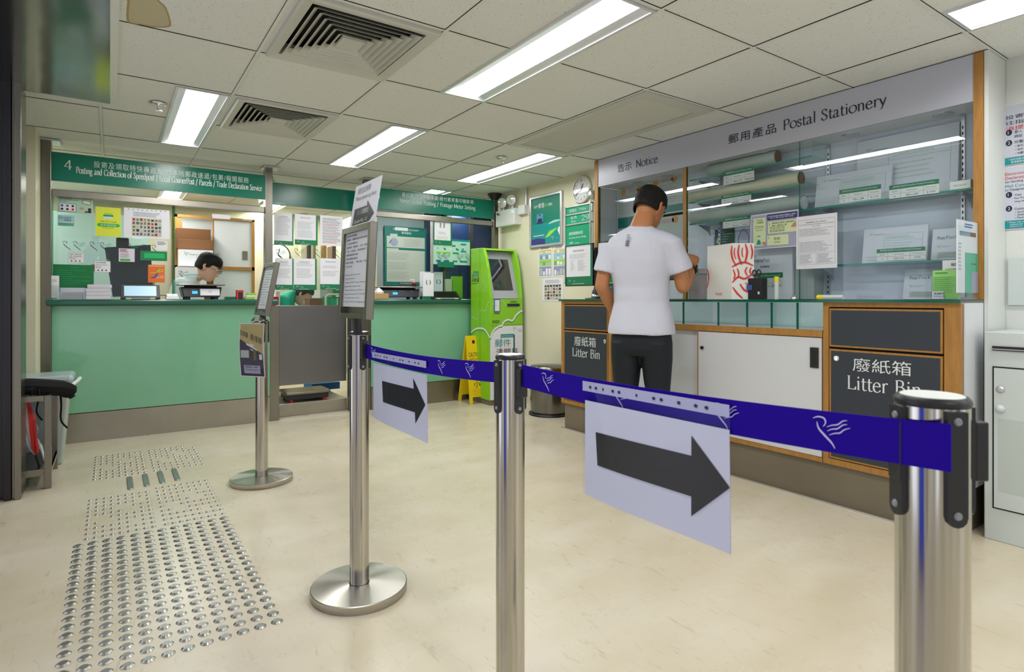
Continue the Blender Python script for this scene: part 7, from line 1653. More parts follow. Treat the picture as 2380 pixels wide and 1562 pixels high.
m.text(f, '請在此排隊', Wp * .14, Ha * .80, M_grey, w=Wp * .5, h=Ha * .13, c=0); m.text(f, 'Please queue up here', Wp * .10, Ha * .64, M_grey, w=Wp * .78, c=0)
m.poly(f, [(Wp * .12, Ha * .50), (Wp * .60, Ha * .50), (Wp * .60, Ha * .60), (Wp * .92, Ha * .30), (Wp * .60, Ha * .02), (Wp * .60, Ha * .12), (Wp * .12, Ha * .12)], 0, M_arw)
m.text(f, '1 - 3 號櫃位', Wp * .30, Ha * .35, M_white, w=Wp * .40, c=.0006); m.text(f, 'Counter No. 1-3', Wp * .17, Ha * .19, M_white, w=Wp * .52, c=.0006)
m.build('queue_page', label='white page with a black arrow for Counter No. 1-3 standing above the tall sign holder', cat='notice')
def ln2(m, f, a0, b0, a1, b1):
    m.rows(f, a0, q(b0, b1, .05), a1, q(b0, b1, .95), 15, M_lgrey, c=0, fill=.2, ragged=.6)
t, fr, W, H = sign_holder(.717, 3.575, .955, .30, .055, .148, 'small tilted metal sign holder on the farthest stanchion', ln2)
# hanging leaflet on the farthest stanchion
t = empty('hanging_leaflet', (.672, 3.59, .60), 'dark and gold leaflet in a clear sleeve hanging on the farthest stanchion', 'leaflet')
Wl = .172; Hl = .305; zb = .604
SG_ = 1; LA, LB = Vector((.617, 3.645, 0)), Vector((.722, 3.510, 0)); LD = (LB - LA).normalized(); LN = Vector((LD.y, -LD.x, 0)) * (1 if LD.y < 0 else -1)
def cur(a, b, c=0): return LA + LD * a + Vector((0, 0, zb + b)) + LN * (c * SG_ + .014 * math.sin(b / Hl * 2.6))
M_gold = mat('gold print', '#b9a86a', .4); M_dkv = mat('dark plum print', '#2b2335', .35)
m = MB(); n = 10
def strip(a0, a1, b0f, b1f, mm, c):
    vs = []
    for j in range(n + 1):
        for a, s_ in ((a0, 0), (a1, 1)):
            lo = b0f(a); hi = b1f(a); vs.append(cur(a, lo + (hi - lo) * j / n, c))
    m.add(vs, [(2 * j, 2 * j + 1, 2 * j + 3, 2 * j + 2) for j in range(n)], mm)
strip(0, Wl, lambda a: 0, lambda a: Hl, M_white, 0); strip(.006, Wl - .006, lambda a: .006, lambda a: Hl * (.72 - .30 * a / Wl), M_dkv, .0006); strip(.006, Wl - .006, lambda a: Hl * (.72 - .30 * a / Wl), lambda a: Hl - .004, M_gold, .0006)
strip(.03, Wl - .03, lambda a: .02, lambda a: Hl * .22, mat('lavender print', '#a5a6c2', .5), .0012); strip(.012, .07, lambda a: Hl * .36, lambda a: Hl * .50, M_pg, .0012); strip(.10, .12, lambda a: Hl * .32, lambda a: Hl * .50, mat('bottle brown print', '#6a5a2a', .5), .0012); strip(.14, .16, lambda a: Hl * .33, lambda a: Hl * .43, M_whitep, .0012)
wrp = lambda a, b: tuple(cur(a, b, .0018))
wr2 = lambda a, b: tuple(cur(a, b - a * .38, .0018))
m.text(None, '先取籌', .008, Hl * .80, M_ink, w=.055, h=.030, warp=wr2); m.text(None, '後排隊', .078, Hl * .80, M_ink, w=.082, h=.038, warp=wr2)
m.text(None, '請掃描此二維碼', .04, .052, M_ink, w=.085, warp=wrp); m.text(None, 'Please get a queue', .04, .036, M_ink, w=.085, warp=wrp)
m.build('leaflet_print', t)
m = MB(); strip2 = [cur(a, b, .004) for b in [Hl * 1.04 * j / n - .005 for j in range(n + 1)] for a in (-.004, Wl + .004)]; m.add(strip2, [(2 * j, 2 * j + 1, 2 * j + 3, 2 * j + 2) for j in range(n)], M_film); m.build('clear_sleeve', t)
m = MB(); rr = random.Random(5)
m.lathe((.705, 3.592, .895), [(.036, 0), (.044, .008), (.036, .018), (.045, .028), (.034, .04), (.03, .05)], M_chrome, 9, smooth=False, caps=False); m.build('crumpled_wrap', t)

# ------------------------------------------------------------------ umbrella stand and bin at the far left
t = empty('umbrella_stand', (-.46, 4.33, 0), 'stainless umbrella stand beside the metal door frame at the left', 'umbrella stand')
sx0, sx1, sy0, sy1, sz = -.66, -.268, 4.115, 4.56, .515
for x, y in ((sx1, sy0), (sx1, sy1), (sx0, sy0), (sx0, sy1)): MB().box((x - .032, y, 0), (x, y + .032, sz), M_steel).build('leg', t, bevel=.002)
m = MB(); m.box((sx0, sy0 + .002, .10), (sx1 - .002, sy1 + .028, .112), M_steel); m.box((sx0, sy0, .075), (sx1 - .033, sy0 + .006, .112), M_steel); m.box((sx1 - .008, sy0 + .033, .075), (sx1 - .002, sy1, .112), M_steel); m.build('tray', t)
m = MB()
for z_ in (sz - .03,):
    m.box((sx0, sy0 + .003, z_), (sx1 - .033, sy0 + .02, sz), M_steel); m.box((sx1 - .02, sy0 + .033, z_), (sx1 - .004, sy1, sz), M_steel); m.box((sx0, sy1 + .006, z_), (sx1 - .033, sy1 + .02, sz), M_steel)
m.build('top_rail', t)
MB().box((sx0 + .02, sy1 + .034, .12), (sx1 - .08, sy1 + .046, .46), mat('grey board', '#8e979c', .5)).build('grey_board', label='grey board standing behind the umbrella stand', cat='board')
def umbrella(pa, pb, cols, r0, lab, hand=M_black):
    pa = Vector(pa); pb = Vector(pb); t = empty('umbrella', pa, lab, 'umbrella', 'umbrellas in the stand'); d = (pb - pa)
    qd = d.normalized(); L_ = d.length; n = 24; m = MB(); prof = [(.006, .0), (r0 * .5, .12), (r0, .45), (r0 * .9, .72), (r0 * .45, .97)]
    qm = qd.to_track_quat('Z', 'Y').to_matrix(); vs = []
    for r, k in prof:
        for i in range(n): a = 2 * math.pi * i / n; rr_ = r * (1 + .16 * math.cos(6 * a)); vs.append(pa + qm @ Vector((rr_ * math.cos(a + k * 2), rr_ * math.sin(a + k * 2), .06 + k * (L_ - .2))))
    for i in range(n):
        mm = cols[(i * len(cols)) // n]
        m.add([v for v in []], [], mm)
        for j in range(len(prof) - 1):
            m.add([vs[j * n + i], vs[j * n + (i + 1) % n], vs[(j + 1) * n + (i + 1) % n], vs[(j + 1) * n + i]], [(0, 1, 2, 3)], mm, False)
    m.build('canopy', t); MB().cyl(pa, pa + qd * .10, .008, hand, 10).build('tip', t); m = MB(); m.cyl(pa + qd * (L_ - .16), pb, .011, hand, 12); m.build('handle', t)
    return t
umbrella((-.325, 4.20, .113), (-.485, 4.30, .72), [mat('orange cloth', '#e08a24', .6), M_white, mat('scarlet cloth', '#b81816', .55), mat('scarlet cloth', '', .5), mat('royal cloth', '#153a9e', .6)] if False else [mat('scarlet cloth', '#b81816', .55), _M['scarlet cloth'], M_white, mat('orange cloth', '#e08a24', .6), M_white], .042, 'orange, white and red folded umbrella leaning in the stand')
umbrella((-.48, 4.33, .113), (-.415, 4.24, .725), [mat('royal cloth', '#1740a8', .6)], .035, 'blue folded umbrella standing at the left edge of the stand')
umbrella((-.31, 4.30, .113), (-.40, 4.40, .46), [M_film, mat('clear grey film', '#a9b1b3', .3)], .03, 'clear plastic folded umbrella leaning beside the red one', M_whitep)
# black umbrella lying over the top
t = empty('umbrella', (-.36, 4.30, sz), 'black folded umbrella lying across the top of the stand with hanging straps', 'umbrella', 'umbrellas in the stand')
M_bk = mat('black cloth', (.006, .006, .007), .75, spec=.2)
m = MB(); pts = catmull([(-.62, 4.20, sz + .02), (-.50, 4.19, sz + .035), (-.40, 4.20, sz + .045), (-.31, 4.24, sz + .03), (-.23, 4.30, sz + .01), (-.19, 4.34, sz - .02)], False, 5)
rad = [.038 + .010 * math.sin(3.1 * i / len(pts)) for i in range(len(pts))]; rad[-3:] = [.045, .042, .034]
m.tube(pts, rad, M_bk, 9, smooth=False); m.build('folded_canopy', t)
MB().tube(catmull([(-.33, 4.19, sz + .04), (-.325, 4.165, sz - .01), (-.335, 4.15, sz - .09), (-.31, 4.15, sz - .14)], False, 4), .005, M_bk, 6).build('strap', t)
MB().tube(catmull([(-.245, 4.34, sz + .02), (-.235, 4.30, sz - .08), (-.235, 4.28, sz - .17), (-.205, 4.28, sz - .22)], False, 4), .005, M_bk, 6).build('strap', t)
MB().cyl((-.22, 4.36, sz + .01), (-.185, 4.36, sz - .055), .016, M_bk, 14).build('handle', t); MB().cyl((-.38, 4.185, sz + .03), (-.35, 4.18, sz + .02), .026, M_bk, 14).build('handle', t)
# bin behind
t = empty('lidded_bin', (-.38, 4.76, 0), 'white plastic bin with a translucent lid behind the umbrella stand', 'bin')
m = MB(); f0 = [(-.50, 4.66), (-.25, 4.66), (-.25, 4.88), (-.50, 4.88)]; f1 = [(-.52, 4.63), (-.21, 4.63), (-.21, 4.92), (-.52, 4.92)]
vs = [(x, y, 0.002) for x, y in f0] + [(x, y, .50) for x, y in f1]; m.add(vs, [(3, 2, 1, 0), (4, 5, 6, 7)] + [(i, (i + 1) % 4, 4 + (i + 1) % 4, 4 + i) for i in range(4)], mat('bin plastic', '#b4bdb6', .4)); m.build('body', t, bevel=.012)
m = MB(); m.box((-.54, 4.61, .515), (-.19, 4.94, .565), mat('translucent lid', '#aebdc2', .25)); m.build('lid', t, bevel=.022)
m = MB(); m.tube(catmull([(-.5, 4.62, .50), (-.35, 4.60, .505), (-.22, 4.61, .50), (-.185, 4.70, .51), (-.165, 4.80, .525), (-.19, 4.92, .50)], False, 4), [.012] * 21, M_whitep, 8); m.build('bin_liner', t)

# ------------------------------------------------------------------ people
M_skin = mat('skin', '#b57a50', .5, sss=.05); M_skin2 = mat('lighter skin', '#dcb095', .5, sss=.05)
M_hair = mat('black hair', (.008, .007, .006), .62, spec=.25, bump=(90, .8, (1, 1, .25)))
M_tee = mat('white cotton', '#c8cad8', .75, sheen=.1, bump=(5, .5, (1, 1, 1.8)))
M_trou = mat('dark navy trousers', '#07101a', .7, bump=(6, .15, (1, 1, .4)))
def loft(m, rings, mat_, n=20, power=2.3, cap=True):
    """rings: (centre, axis_a, axis_b) with axis vectors scaled to the half widths"""
    vs = []
    for c, a, b in rings:
        c = Vector(c); a = Vector(a); b = Vector(b)
        for i in range(n):
            t = 2 * math.pi * i / n; ct, st = math.cos(t), math.sin(t)
            vs.append(c + a * math.copysign(abs(ct) ** (2 / power), ct) + b * math.copysign(abs(st) ** (2 / power), st))
    N = len(rings)
    m.add(vs, [(j * n + i, j * n + (i + 1) % n, (j + 1) * n + (i + 1) % n, (j + 1) * n + i) for j in range(N - 1) for i in range(n)], mat_, True)
    if cap: m.add(vs[:n], [tuple(range(n - 1, -1, -1))], mat_, True); m.add(vs[-n:], [tuple(range(n))], mat_, True)
def limb(m, pts, rads, mat_, n=14):
    P = catmull([tuple(p) for p in pts], False, 5); k = len(pts) - 1
    rr = [rads[min(int(i / 5), k)] + (rads[min(int(i / 5) + 1, k)] - rads[min(int(i / 5), k)]) * ((i / 5) % 1) for i in range(len(P))]
    m.tube(P, rr, mat_, n); m.sphere(P[0], rr[0], mat_, 12); m.sphere(P[-1], rr[-1], mat_, 12)
def fuse(o, voxel, smooth=4):
    r = o.modifiers.new('fuse', 'REMESH'); r.mode = 'VOXEL'; r.voxel_size = voxel; r.use_smooth_shade = True
    s_ = o.modifiers.new('relax', 'SMOOTH'); s_.factor = .5; s_.iterations = smooth
class Body:
    def __init__(s, x, y, fwd, z0=0):
        s.o = Vector((x, y, z0)); s.f = Vector((fwd[0], fwd[1], 0)).normalized(); s.r = Vector((s.f.y, -s.f.x, 0))
    def p(s, r, f, z): return s.o + s.r * r + s.f * f + Vector((0, 0, z))
def head(B, m, c, yaw, pitch, S_, skin, glasses=False):
    """skull, face, ears and neck top added to m; returns local frame"""
    f = (B.f * math.cos(yaw) + B.r * math.sin(yaw)); r = Vector((f.y, -f.x, 0)).normalized(); u = Vector((0, 0, 1))
    F_ = (f * math.cos(pitch) - u * math.sin(pitch)).normalized(); U_ = (u * math.cos(pitch) + f * math.sin(pitch)).normalized()
    P = lambda a, b, z: Vector(c) + r * a * S_ + F_ * b * S_ + U_ * z * S_
    rings = []
    for z, hw, fr_, bk in ((-.115, .030, .062, -.00), (-.10, .044, .082, -.03), (-.075, .056, .090, -.06), (-.045, .064, .092, -.078), (-.01, .070, .092, -.088), (.03, .074, .092, -.094), (.06, .074, .088, -.094), (.09, .066, .072, -.082), (.112, .046, .046, -.056), (.122, .02, .018, -.026)):
        rings.append((P(0, (fr_ + bk) / 2, z), r * hw * S_, F_ * (fr_ - bk) / 2 * S_))
    loft(m, rings, skin, 24, 2.15)
    # nose, lips, brow, ears
    loft(m, [(P(0, .088, .012), r * .006 * S_, F_ * .006 * S_), (P(0, .097, -.012), r * .009 * S_, F_ * .011 * S_), (P(0, .103, -.032), r * .015 * S_, F_ * .014 * S_), (P(0, .092, -.042), r * .013 * S_, F_ * .008 * S_)], skin, 12)
    loft(m, [(P(-.024, .086, -.062), U_ * .004 * S_, F_ * .006 * S_), (P(0, .092, -.062), U_ * .008 * S_, F_ * .007 * S_), (P(.024, .086, -.062), U_ * .004 * S_, F_ * .006 * S_)], skin, 10)
    for sx in (-1, 1):
        pts = [P(sx * .070, -.004, -.035), P(sx * .078, -.010, -.02), P(sx * .084, -.020, .005), P(sx * .082, -.016, .022), P(sx * .074, -.002, .022)]
        limb(m, pts, [.006 * S_, .009 * S_, .010 * S_, .009 * S_, .006 * S_], skin, 10)
        m.sphere(P(sx * .074, -.006, -.006), .014 * S_, skin, 10, (.6, 1, 1.5))
    return P, r, F_, U_
def hair_cap(name, parent, P, r, F_, U_, S_, low=-.05, fringe=.06, side=.0, mt=None):
    m = MB(); n = 28; rows_ = 12; vs = []
    rr = random.Random(2)
    for j in range(rows_ + 1):
        k = j / rows_
        for i in range(n):
            a = 2 * math.pi * i / n; ca, sa = math.cos(a), math.sin(a)     # sa>0 front
            zlow = fringe if sa > .45 else (low if sa < -.1 else side)
            if -.1 <= sa <= .45: zlow = side + (fringe - side) * max(0, (sa - .15) / .3)
            z = zlow + (.136 - zlow) * k; zz = (z - .03) / .108
            w_ = math.sqrt(max(0, 1 - max(0, zz) ** 3.6)); lowt = 1 - max(0, (-.01 - z)) * 3.0
            hw = .0855 * w_ * lowt; ff = (.101 if sa > 0 else .112) * w_ * lowt
            jit = 1 + rr.uniform(-.012, .012)
            vs.append(P(hw * ca * jit, -.004 + ff * sa * jit, z))
    m.add(vs, [(j * n + i, j * n + (i + 1) % n, (j + 1) * n + (i + 1) % n, (j + 1) * n + i) for j in range(rows_) for i in range(n)], mt or M_hair, True)
    m.add(vs[-n:], [tuple(range(n))], mt or M_hair, True)
    o = m.build(name, parent); s_ = o.modifiers.new('thick', 'SOLIDIFY'); s_.thickness = .006; s_.offset = -1; return o
def face_bits(P, r, F_, U_, S_, parent, glasses=False, mask=False):
    for sx in (-1, 1):
        m = MB(); m.sphere(P(sx * .031, .081, .012), .011 * S_, M_white, 12); m.sphere(P(sx * .031, .0895, .010), .0052 * S_, M_ink, 10)
        m.build('eye', parent)
        m = MB(); m.tube([P(sx * .014, .095, .034), P(sx * .030, .096, .039), P(sx * .048, .086, .034)], .0032 * S_, M_hair, 6); m.build('eyebrow', parent)
    if glasses:
        m = MB()
        for sx in (-1, 1):
            m.tube([P(sx * .033 + .025 * math.cos(k * .5236), .108, .008 + .018 * math.sin(k * .5236)) for k in range(12)], .0016, M_ink, 6, closed=True)
            m.tube([P(sx * .058, .106, .014), P(sx * .076, .05, .016), P(sx * .080, -.012, .010)], .0015, M_ink, 6)
        m.tube([P(-.009, .110, .014), P(.009, .110, .014)], .0015, M_ink, 6); m.build('glasses', parent)
    if mask:
        m = MB(); loft(m, [(P(0, .066, -.10), r * .034, F_ * .03), (P(0, .074, -.07), r * .058, F_ * .034), (P(0, .080, -.04), r * .063, F_ * .034), (P(0, .082, -.02), r * .045, F_ * .026)], M_white, 18); m.build('face_mask', parent)
def hand(m, w, d, side, palmn, mat_, curl=.5, S_=1.0, spread=1.0):
    """palm and five fingers; w wrist point, d direction of the hand, side towards the thumb, palmn palm normal"""
    w = Vector(w); d = Vector(d).normalized(); side = Vector(side).normalized(); pn = Vector(palmn).normalized()
    loft(m, [(w, side * .026 * S_, pn * .019 * S_), (w + d * .03 * S_, side * .036 * S_, pn * .016 * S_), (w + d * .065 * S_, side * .041 * S_, pn * .015 * S_), (w + d * .09 * S_, side * .039 * S_, pn * .012 * S_)], mat_, 16)
    for k, (off, L_) in enumerate(((.030, .072), (.010, .080), (-.011, .075), (-.030, .060))):
        b = w + d * .085 * S_ + side * off * S_; dd = d.copy(); pts = [b]; rad = [.0095 * S_]
        for j, seg in enumerate((.45, .32, .23)):
            dd = (dd * math.cos(curl * (j + 1) * .6) + pn * math.sin(curl * (j + 1) * .6)).normalized() if j == 0 else (dd * math.cos(curl * .9) + (pn - dd * pn.dot(dd)).normalized() * math.sin(curl * .9)).normalized()
            pts.append(pts[-1] + dd * L_ * seg * S_); rad.append((.0088 - .0009 * j) * S_)
        limb(m, pts, rad, mat_, 10)
    b = w + d * .028 * S_ + side * .030 * S_
    limb(m, [b, b + (d * .6 + side * .7 + pn * .3).normalized() * .035 * S_, b + (d * .9 + side * .35 + pn * .6).normalized() * .066 * S_], [.013 * S_, .0105 * S_, .0085 * S_], mat_, 10)

# ---- customer at the stationery counter
B = Body(2.722, 2.542, (.86, .51))
t = empty('person', B.o, 'person in white T-shirt and dark trousers standing at the glass writing top, seen from behind', 'person')
m = MB()
Pn = B.p
hc = Pn(.035, .072, 1.612)
hp, hr, hf, hu = head(B, m, hc, math.radians(22), math.radians(30), 1.08, M_skin)
loft(m, [(Pn(.0, -.035, 1.44), B.r * .095, B.f * .065), (Pn(.004, -.015, 1.50), B.r * .072, B.f * .064), (Pn(.014, .020, 1.56), B.r * .066, B.f * .062), (Pn(.026, .046, 1.60), B.r * .062, B.f * .064)], M_skin, 20)
loft(m, [(Pn(0, 0, .95), B.r * .13, B.f * .08), (Pn(0, -.01, 1.2), B.r * .14, B.f * .085), (Pn(0, -.02, 1.40), B.r * .15, B.f * .07), (Pn(0, -.03, 1.46), B.r * .09, B.f * .05)], M_skin, 20)
# right arm bent, left arm hanging forward
RS, RE, RW = Pn(.180, -.02, 1.395), Pn(.245, .035, 1.125), Pn(.266, .225, 1.250)
limb(m, [RS - B.r * .03 - Vector((0, 0, .03)), RS.lerp(RE, .5) + B.r * .004, RE], [.040, .048, .044], M_skin); limb(m, [RE, RE.lerp(RW, .45) - Vector((0, 0, .012)), RW], [.044, .041, .029], M_skin)
hd = (RW - RE).normalized(); hand(m, RW, (hd * .9 + Vector((0, 0, .35))).normalized(), -B.r + Vector((0, 0, .3)), -B.r * .55 + Vector((0, 0, -.5)), M_skin, .75)
LS, LE, LW = Pn(-.188, -.02, 1.395), Pn(-.245, -.035, 1.125), Pn(-.190, .13, .935)
limb(m, [LS + B.r * .03 - Vector((0, 0, .03)), LS.lerp(LE, .5), LE], [.040, .047, .043], M_skin); limb(m, [LE, LE.lerp(LW, .45), LW], [.043, .040, .028], M_skin)
ld = (LW - LE).normalized(); hand(m, LW, ld, B.r + B.f * .2, -B.r * -.6 + B.f * -.1, M_skin, .5)
o = m.build('body', t); fuse(o, .005, 3)
hair_cap('hair', t, hp, hr, hf, hu, 1.08, low=-.036, fringe=.055, side=.016)
face_bits(hp, hr, hf, hu, 1.08, t)
# T-shirt
m = MB()
rg = [(.832, .207, .150, 0, .0), (.87, .203, .147, 0, 0), (.95, .188, .130, 0, .0), (1.03, .168, .114, -.002, 0), (1.12, .168, .112, -.004, 0), (1.20, .180, .116, -.008, -.005), (1.29, .197, .118, -.012, -.012), (1.37, .200, .108, -.016, -.02), (1.425, .178, .090, -.01, -.028), (1.46, .130, .072, -.006, -.03), (1.487, .088, .060, -.003, -.024), (1.503, .068, .056, 0, -.018)]
loft(m, [(Pn(dx, df, z), B.r * a, B.f * b) for z, a, b, dx, df in rg], M_tee, 32, 2.35)
def sleeve(S0, E0, r0, r1, k, sx):
    d = (E0 - S0).normalized(); c0 = Pn(sx * .12, -.022, 1.40)
    a_ = d.cross(B.f).normalized(); b_ = a_.cross(d).normalized()
    pts = [c0, S0 + Vector((0, 0, .0)), S0.lerp(E0, k * .5), S0.lerp(E0, k)]
    loft(m, [(pts[0], Vector((0, 0, 1)) * .07, B.f * .075), (pts[1] + Vector((0, 0, -.004)), a_ * (r0), b_ * (r0 * 1.02)), (pts[2], a_ * (r0 * .98 + .004), b_ * (r0 + .004)), (pts[3], a_ * r1, b_ * (r1 + .004))], M_tee, 24, 2.1)
sleeve(RS, RE + B.r * .02, .068, .074, .66, 1); sleeve(LS, LE, .066, .072, .66, -1)
o = m.build('t_shirt', t); fuse(o, .007, 5)
# folds: gentle wave displacement
tx = bpy.data.textures.new('folds', 'CLOUDS'); tx.noise_scale = .15; tx.noise_depth = 1
dm = o.modifiers.new('folds', 'DISPLACE'); dm.texture = tx; dm.strength = .011; dm.mid_level = .5
# small printed bars at the back of the neck
bf = Fr(Pn(-.075, -.135, 1.37), B.r, (0, 0, 1)); m = MB()
for k, w_ in enumerate((.022, .022, .022, .021, .020, .019)):
    m.fbox(bf, .006 + k * .0022, .012 * k, .006 + k * .0022 + w_, .012 * k + .0065, 0, .0012, M_grey if k > 2 else M_ink)
o_m = m.build('back_print', t)
# trousers
m = MB()
loft(m, [(Pn(0, 0, .92), B.r * .172, B.f * .112), (Pn(0, -.004, .86), B.r * .176, B.f * .115), (Pn(0, -.006, .80), B.r * .186, B.f * .124), (Pn(0, -.008, .74), B.r * .184, B.f * .120), (Pn(0, 0, .70), B.r * .172, B.f * .108)], M_trou, 28, 2.4)
for sx, fx, ff in ((-1, -.115, .02), (1, .095, -.02)):
    loft(m, [(Pn(sx * .092, -.006, .78), B.r * .096, B.f * .118), (Pn(sx * .094, 0, .68), B.r * .094, B.f * .105), (Pn(sx * .096, .004, .56), B.r * .083, B.f * .088), (Pn(sx * .098 if sx < 0 else .10, .006, .45), B.r * .070, B.f * .075), (Pn(fx + sx * -.0, ff * .5, .28), B.r * .066, B.f * .070), (Pn(fx, ff, .10), B.r * .058, B.f * .064), (Pn(fx, ff, .045), B.r * .058, B.f * .066)], M_trou, 22, 2.2)
o = m.build('trousers', t); fuse(o, .008, 4)
for sx, fx, ff in ((-1, -.115, .02), (1, .095, -.02)):
    m = MB(); loft(m, [(Pn(fx, ff - .085, .002), B.r * .030, Vector((0, 0, .001))), (Pn(fx, ff - .075, .035), B.r * .036, Vector((0, 0, .034))), (Pn(fx, ff, .045), B.r * .044, Vector((0, 0, .044))), (Pn(fx, ff + .09, .032), B.r * .048, Vector((0, 0, .031))), (Pn(fx, ff + .165, .022), B.r * .040, Vector((0, 0, .021))), (Pn(fx, ff + .185, .015), B.r * .022, Vector((0, 0, .012)))], mat('dark shoe', (.02, .02, .022), .5), 18); m.build('shoe', t)
# watch
wc = RE.lerp(RW, .86); wd = (RW - RE).normalized(); wn = B.r
m = MB(); qa = wd.cross(Vector((0, 0, 1))).normalized(); qb = qa.cross(wd).normalized()
m.tube([wc + qa * .036 * math.cos(k * .3927) + qb * .034 * math.sin(k * .3927) for k in range(16)], .008, M_black, 8, closed=True); m.build('watch_strap', t)
wfr = Fr(wc + B.r * .036 + qb * .006, wd, qb); m = MB(); m.fbox(wfr, -.019, -.017, .019, .017, .0, .011, M_black); m.fbox(wfr, -.014, -.012, .014, .012, .011, .012, mat('watch glass', (.05, .06, .07), .1)); m.build('watch_case', t, bevel=.003)

# ---- clerk behind counter 4
B = Body(.88, 5.93, (.93, -.37)); Pn = B.p
t = empty('person', B.o, 'person in pale blue shirt and glasses sitting behind the black scale of counter 4', 'person')
hz = atY(484, 622, 5.93); B.o.x = hz.x - .02
m = MB(); hc = Vector((hz.x, 5.93, hz.z + .0)); hp, hr, hf, hu = head(B, m, hc, math.radians(-2), math.radians(28), 1.0, M_skin2)
loft(m, [(hc + Vector((-.11, .07, -.12)), B.r * .06, B.f * .055), (hc + Vector((-.06, .03, -.09)), B.r * .05, B.f * .052), (hc + Vector((-.005, .01, -.06)), B.r * .05, B.f * .055)], M_skin2, 18)
loft(m, [(hc + Vector((-.17, .14, -.75)), B.r * .14, B.f * .1), (hc + Vector((-.17, .12, -.22)), B.r * .14, B.f * .08)], M_skin2, 18)
for sx in (-1, 1):
    S0 = hc + Vector((-.16, .10, -.165)) + B.r * sx * .19; E0 = S0 + Vector((0, 0, -.27)) + B.f * .05 + B.r * sx * .03; W0 = E0 + B.f * .20 + Vector((0, 0, .04)) - B.r * sx * .04
    limb(m, [S0, E0], [.045, .04], M_skin2); limb(m, [E0, W0], [.04, .027], M_skin2); hand(m, W0, B.f, -B.r * sx, Vector((0, 0, -1)), M_skin2, .4)
o = m.build('body', t); fuse(o, .006, 3)
hair_cap('hair', t, hp, hr, hf, hu, 1.0, low=-.04, fringe=.045, side=.0); face_bits(hp, hr, hf, hu, 1.0, t, glasses=True)
M_shirt = mat('pale blue shirt cloth', '#d6e8ea', .7)
m = MB(); bc = hc + Vector((-.17, .12, .07))
loft(m, [(bc + Vector((0, .02, -.8)), B.r * .17, B.f * .13), (bc + Vector((0, .01, -.5)), B.r * .18, B.f * .13), (bc + Vector((0, 0, -.32)), B.r * .21, B.f * .12), (bc + Vector((.0, -.01, -.24)), B.r * .19, B.f * .10), (bc + Vector((.03, -.04, -.185)), B.r * .11, B.f * .08), (bc + Vector((.05, -.065, -.145)), B.r * .066, B.f * .062)], M_shirt, 26)
for sx in (-1, 1):
    S0 = hc + Vector((-.16, .10, -.165)) + B.r * sx * .18; E0 = S0 + Vector((0, 0, -.27)) + B.f * .05 + B.r * sx * .03
    limb(m, [S0, S0.lerp(E0, .75)], [.068, .064], M_shirt)
o = m.build('shirt', t); fuse(o, .008, 4)
m = MB(); m.tube([bc + Vector((.05, -.065, -.135)) + B.r * .068 * math.cos(k * .5236) + B.f * .064 * math.sin(k * .5236) for k in range(12)], .009, M_shirt, 8, closed=True); m.build('collar', t)
m = MB(); loft(m, [(bc + Vector((0, .02, -1.05)), B.r * .18, B.f * .14), (bc + Vector((0, .02, -.78)), B.r * .175, B.f * .13)], M_trou, 20)
for sx in (-1, 1): limb(m, [bc + Vector((0, 0, -1.0)) + B.r * sx * .09, bc + Vector((0, 0, -1.02)) + B.r * sx * .1 + B.f * .36, Vector((bc.x, bc.y, .08)) + B.r * sx * .1 + B.f * .36], [.08, .065, .05], M_trou)
o = m.build('trousers', t); fuse(o, .01, 3)
t = empty('office_chair', (bc.x, bc.y + .02, 0), 'dark swivel chair under the clerk at counter 4', 'chair')
m = MB(); m.box((bc.x - .22, bc.y - .2, .36), (bc.x + .22, bc.y + .24, .42), M_black); m.build('seat', t, bevel=.02); MB().cyl((bc.x, bc.y, .05), (bc.x, bc.y, .36), .025, M_steel).build('column', t)
m = MB()
for k in range(5): a = k * 1.2566; m.tube([(bc.x, bc.y, .07), (bc.x + .26 * math.cos(a), bc.y + .26 * math.sin(a), .03)], [.02, .016], M_black, 8)
m.build('foot_star', t)

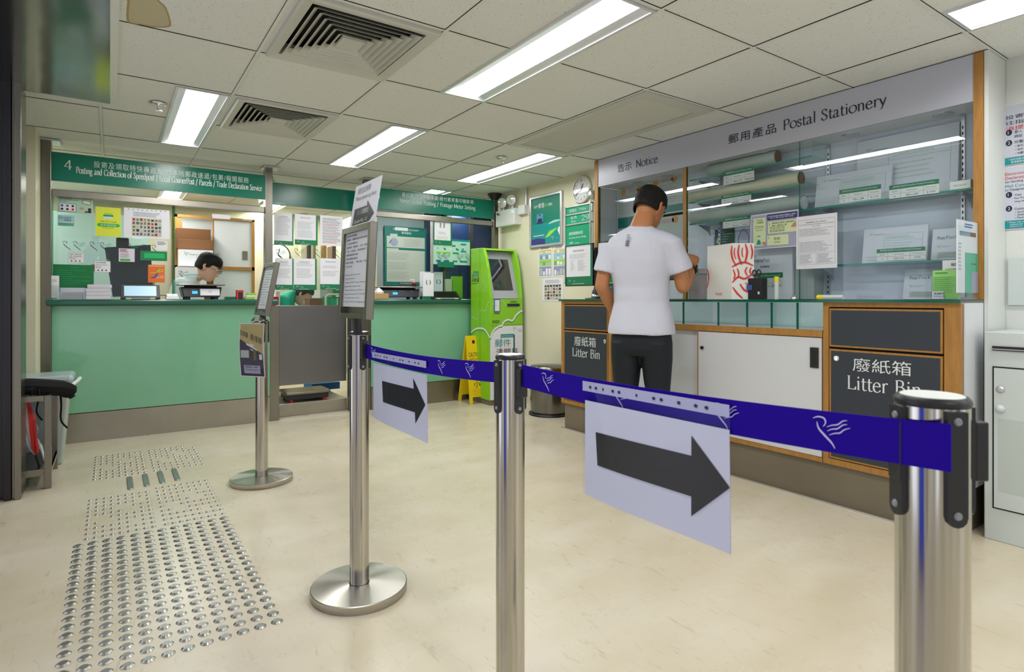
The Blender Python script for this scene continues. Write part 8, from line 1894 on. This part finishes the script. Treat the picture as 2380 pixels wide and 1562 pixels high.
# ---- masked clerk beyond the gate
hz = atY(703, 686, 6.75)
B = Body(hz.x - .1, 6.75, (.92, -.38)); Pn = B.p
t = empty('person', B.o, 'person in green polo shirt with face mask bending over behind the metal gate', 'person')
m = MB(); hc = Vector((hz.x, 6.75, hz.z)); hp, hr, hf, hu = head(B, m, hc, 0, math.radians(35), 1.0, M_skin2)
loft(m, [(hc + Vector((-.13, .04, -.02)), B.r * .06, B.f * .05), (hc + Vector((-.07, .02, -.03)), B.r * .05, B.f * .05), (hc + Vector((-.02, .0, -.02)), B.r * .05, B.f * .055)], M_skin2, 18)
bc = hc + Vector((-.21, .05, .15))
loft(m, [(bc + Vector((-.06, 0, -.6)), B.r * .12, B.f * .09), (bc + Vector((.03, 0, -.2)), B.r * .14, B.f * .07)], M_skin2, 18)
arms = []
for sx in (-1, 1):
    S0 = bc + Vector((.03, 0, -.21)) + B.r * sx * .18; E0 = S0 + Vector((0, 0, -.26)) + B.f * .08; W0 = E0 + B.f * .22 + Vector((0, 0, .03)); arms.append((S0, E0))
    limb(m, [S0, E0], [.045, .04], M_skin2); limb(m, [E0, W0], [.04, .027], M_skin2); hand(m, W0, B.f, -B.r * sx, Vector((0, 0, -1)), M_skin2, .4)
o = m.build('body', t); fuse(o, .007, 3)
hair_cap('hair', t, hp, hr, hf, hu, 1.0, low=-.03, fringe=.06, side=.0); face_bits(hp, hr, hf, hu, 1.0, t, mask=True)
M_polo = mat('emerald polo cloth', '#12a98b', .7)
m = MB(); loft(m, [(bc + Vector((-.10, 0, -.75)), B.r * .18, B.f * .14), (bc + Vector((-.07, 0, -.5)), B.r * .19, B.f * .14), (bc + Vector((-.01, 0, -.28)), B.r * .21, B.f * .13), (bc + Vector((.04, 0, -.19)), B.r * .17, B.f * .11), (bc + Vector((.08, -.01, -.13)), B.r * .10, B.f * .08), (bc + Vector((.12, -.02, -.10)), B.r * .065, B.f * .06)], M_polo, 26)
for S0, E0 in arms: limb(m, [S0, S0.lerp(E0, .7)], [.07, .066], M_polo)
o = m.build('polo_shirt', t); fuse(o, .009, 4)
m = MB(); loft(m, [(bc + Vector((-.10, 0, -.95)), B.r * .17, B.f * .14), (bc + Vector((-.10, 0, -.74)), B.r * .175, B.f * .13)], M_trou, 20)
for sx in (-1, 1): limb(m, [bc + Vector((-.10, 0, -.9)) + B.r * sx * .09, Vector((bc.x - .08, bc.y, .5)) + B.r * sx * .1 + B.f * .03, Vector((bc.x - .12, bc.y, .08)) + B.r * sx * .1], [.085, .065, .05], M_trou)
o = m.build('trousers', t); fuse(o, .01, 3)
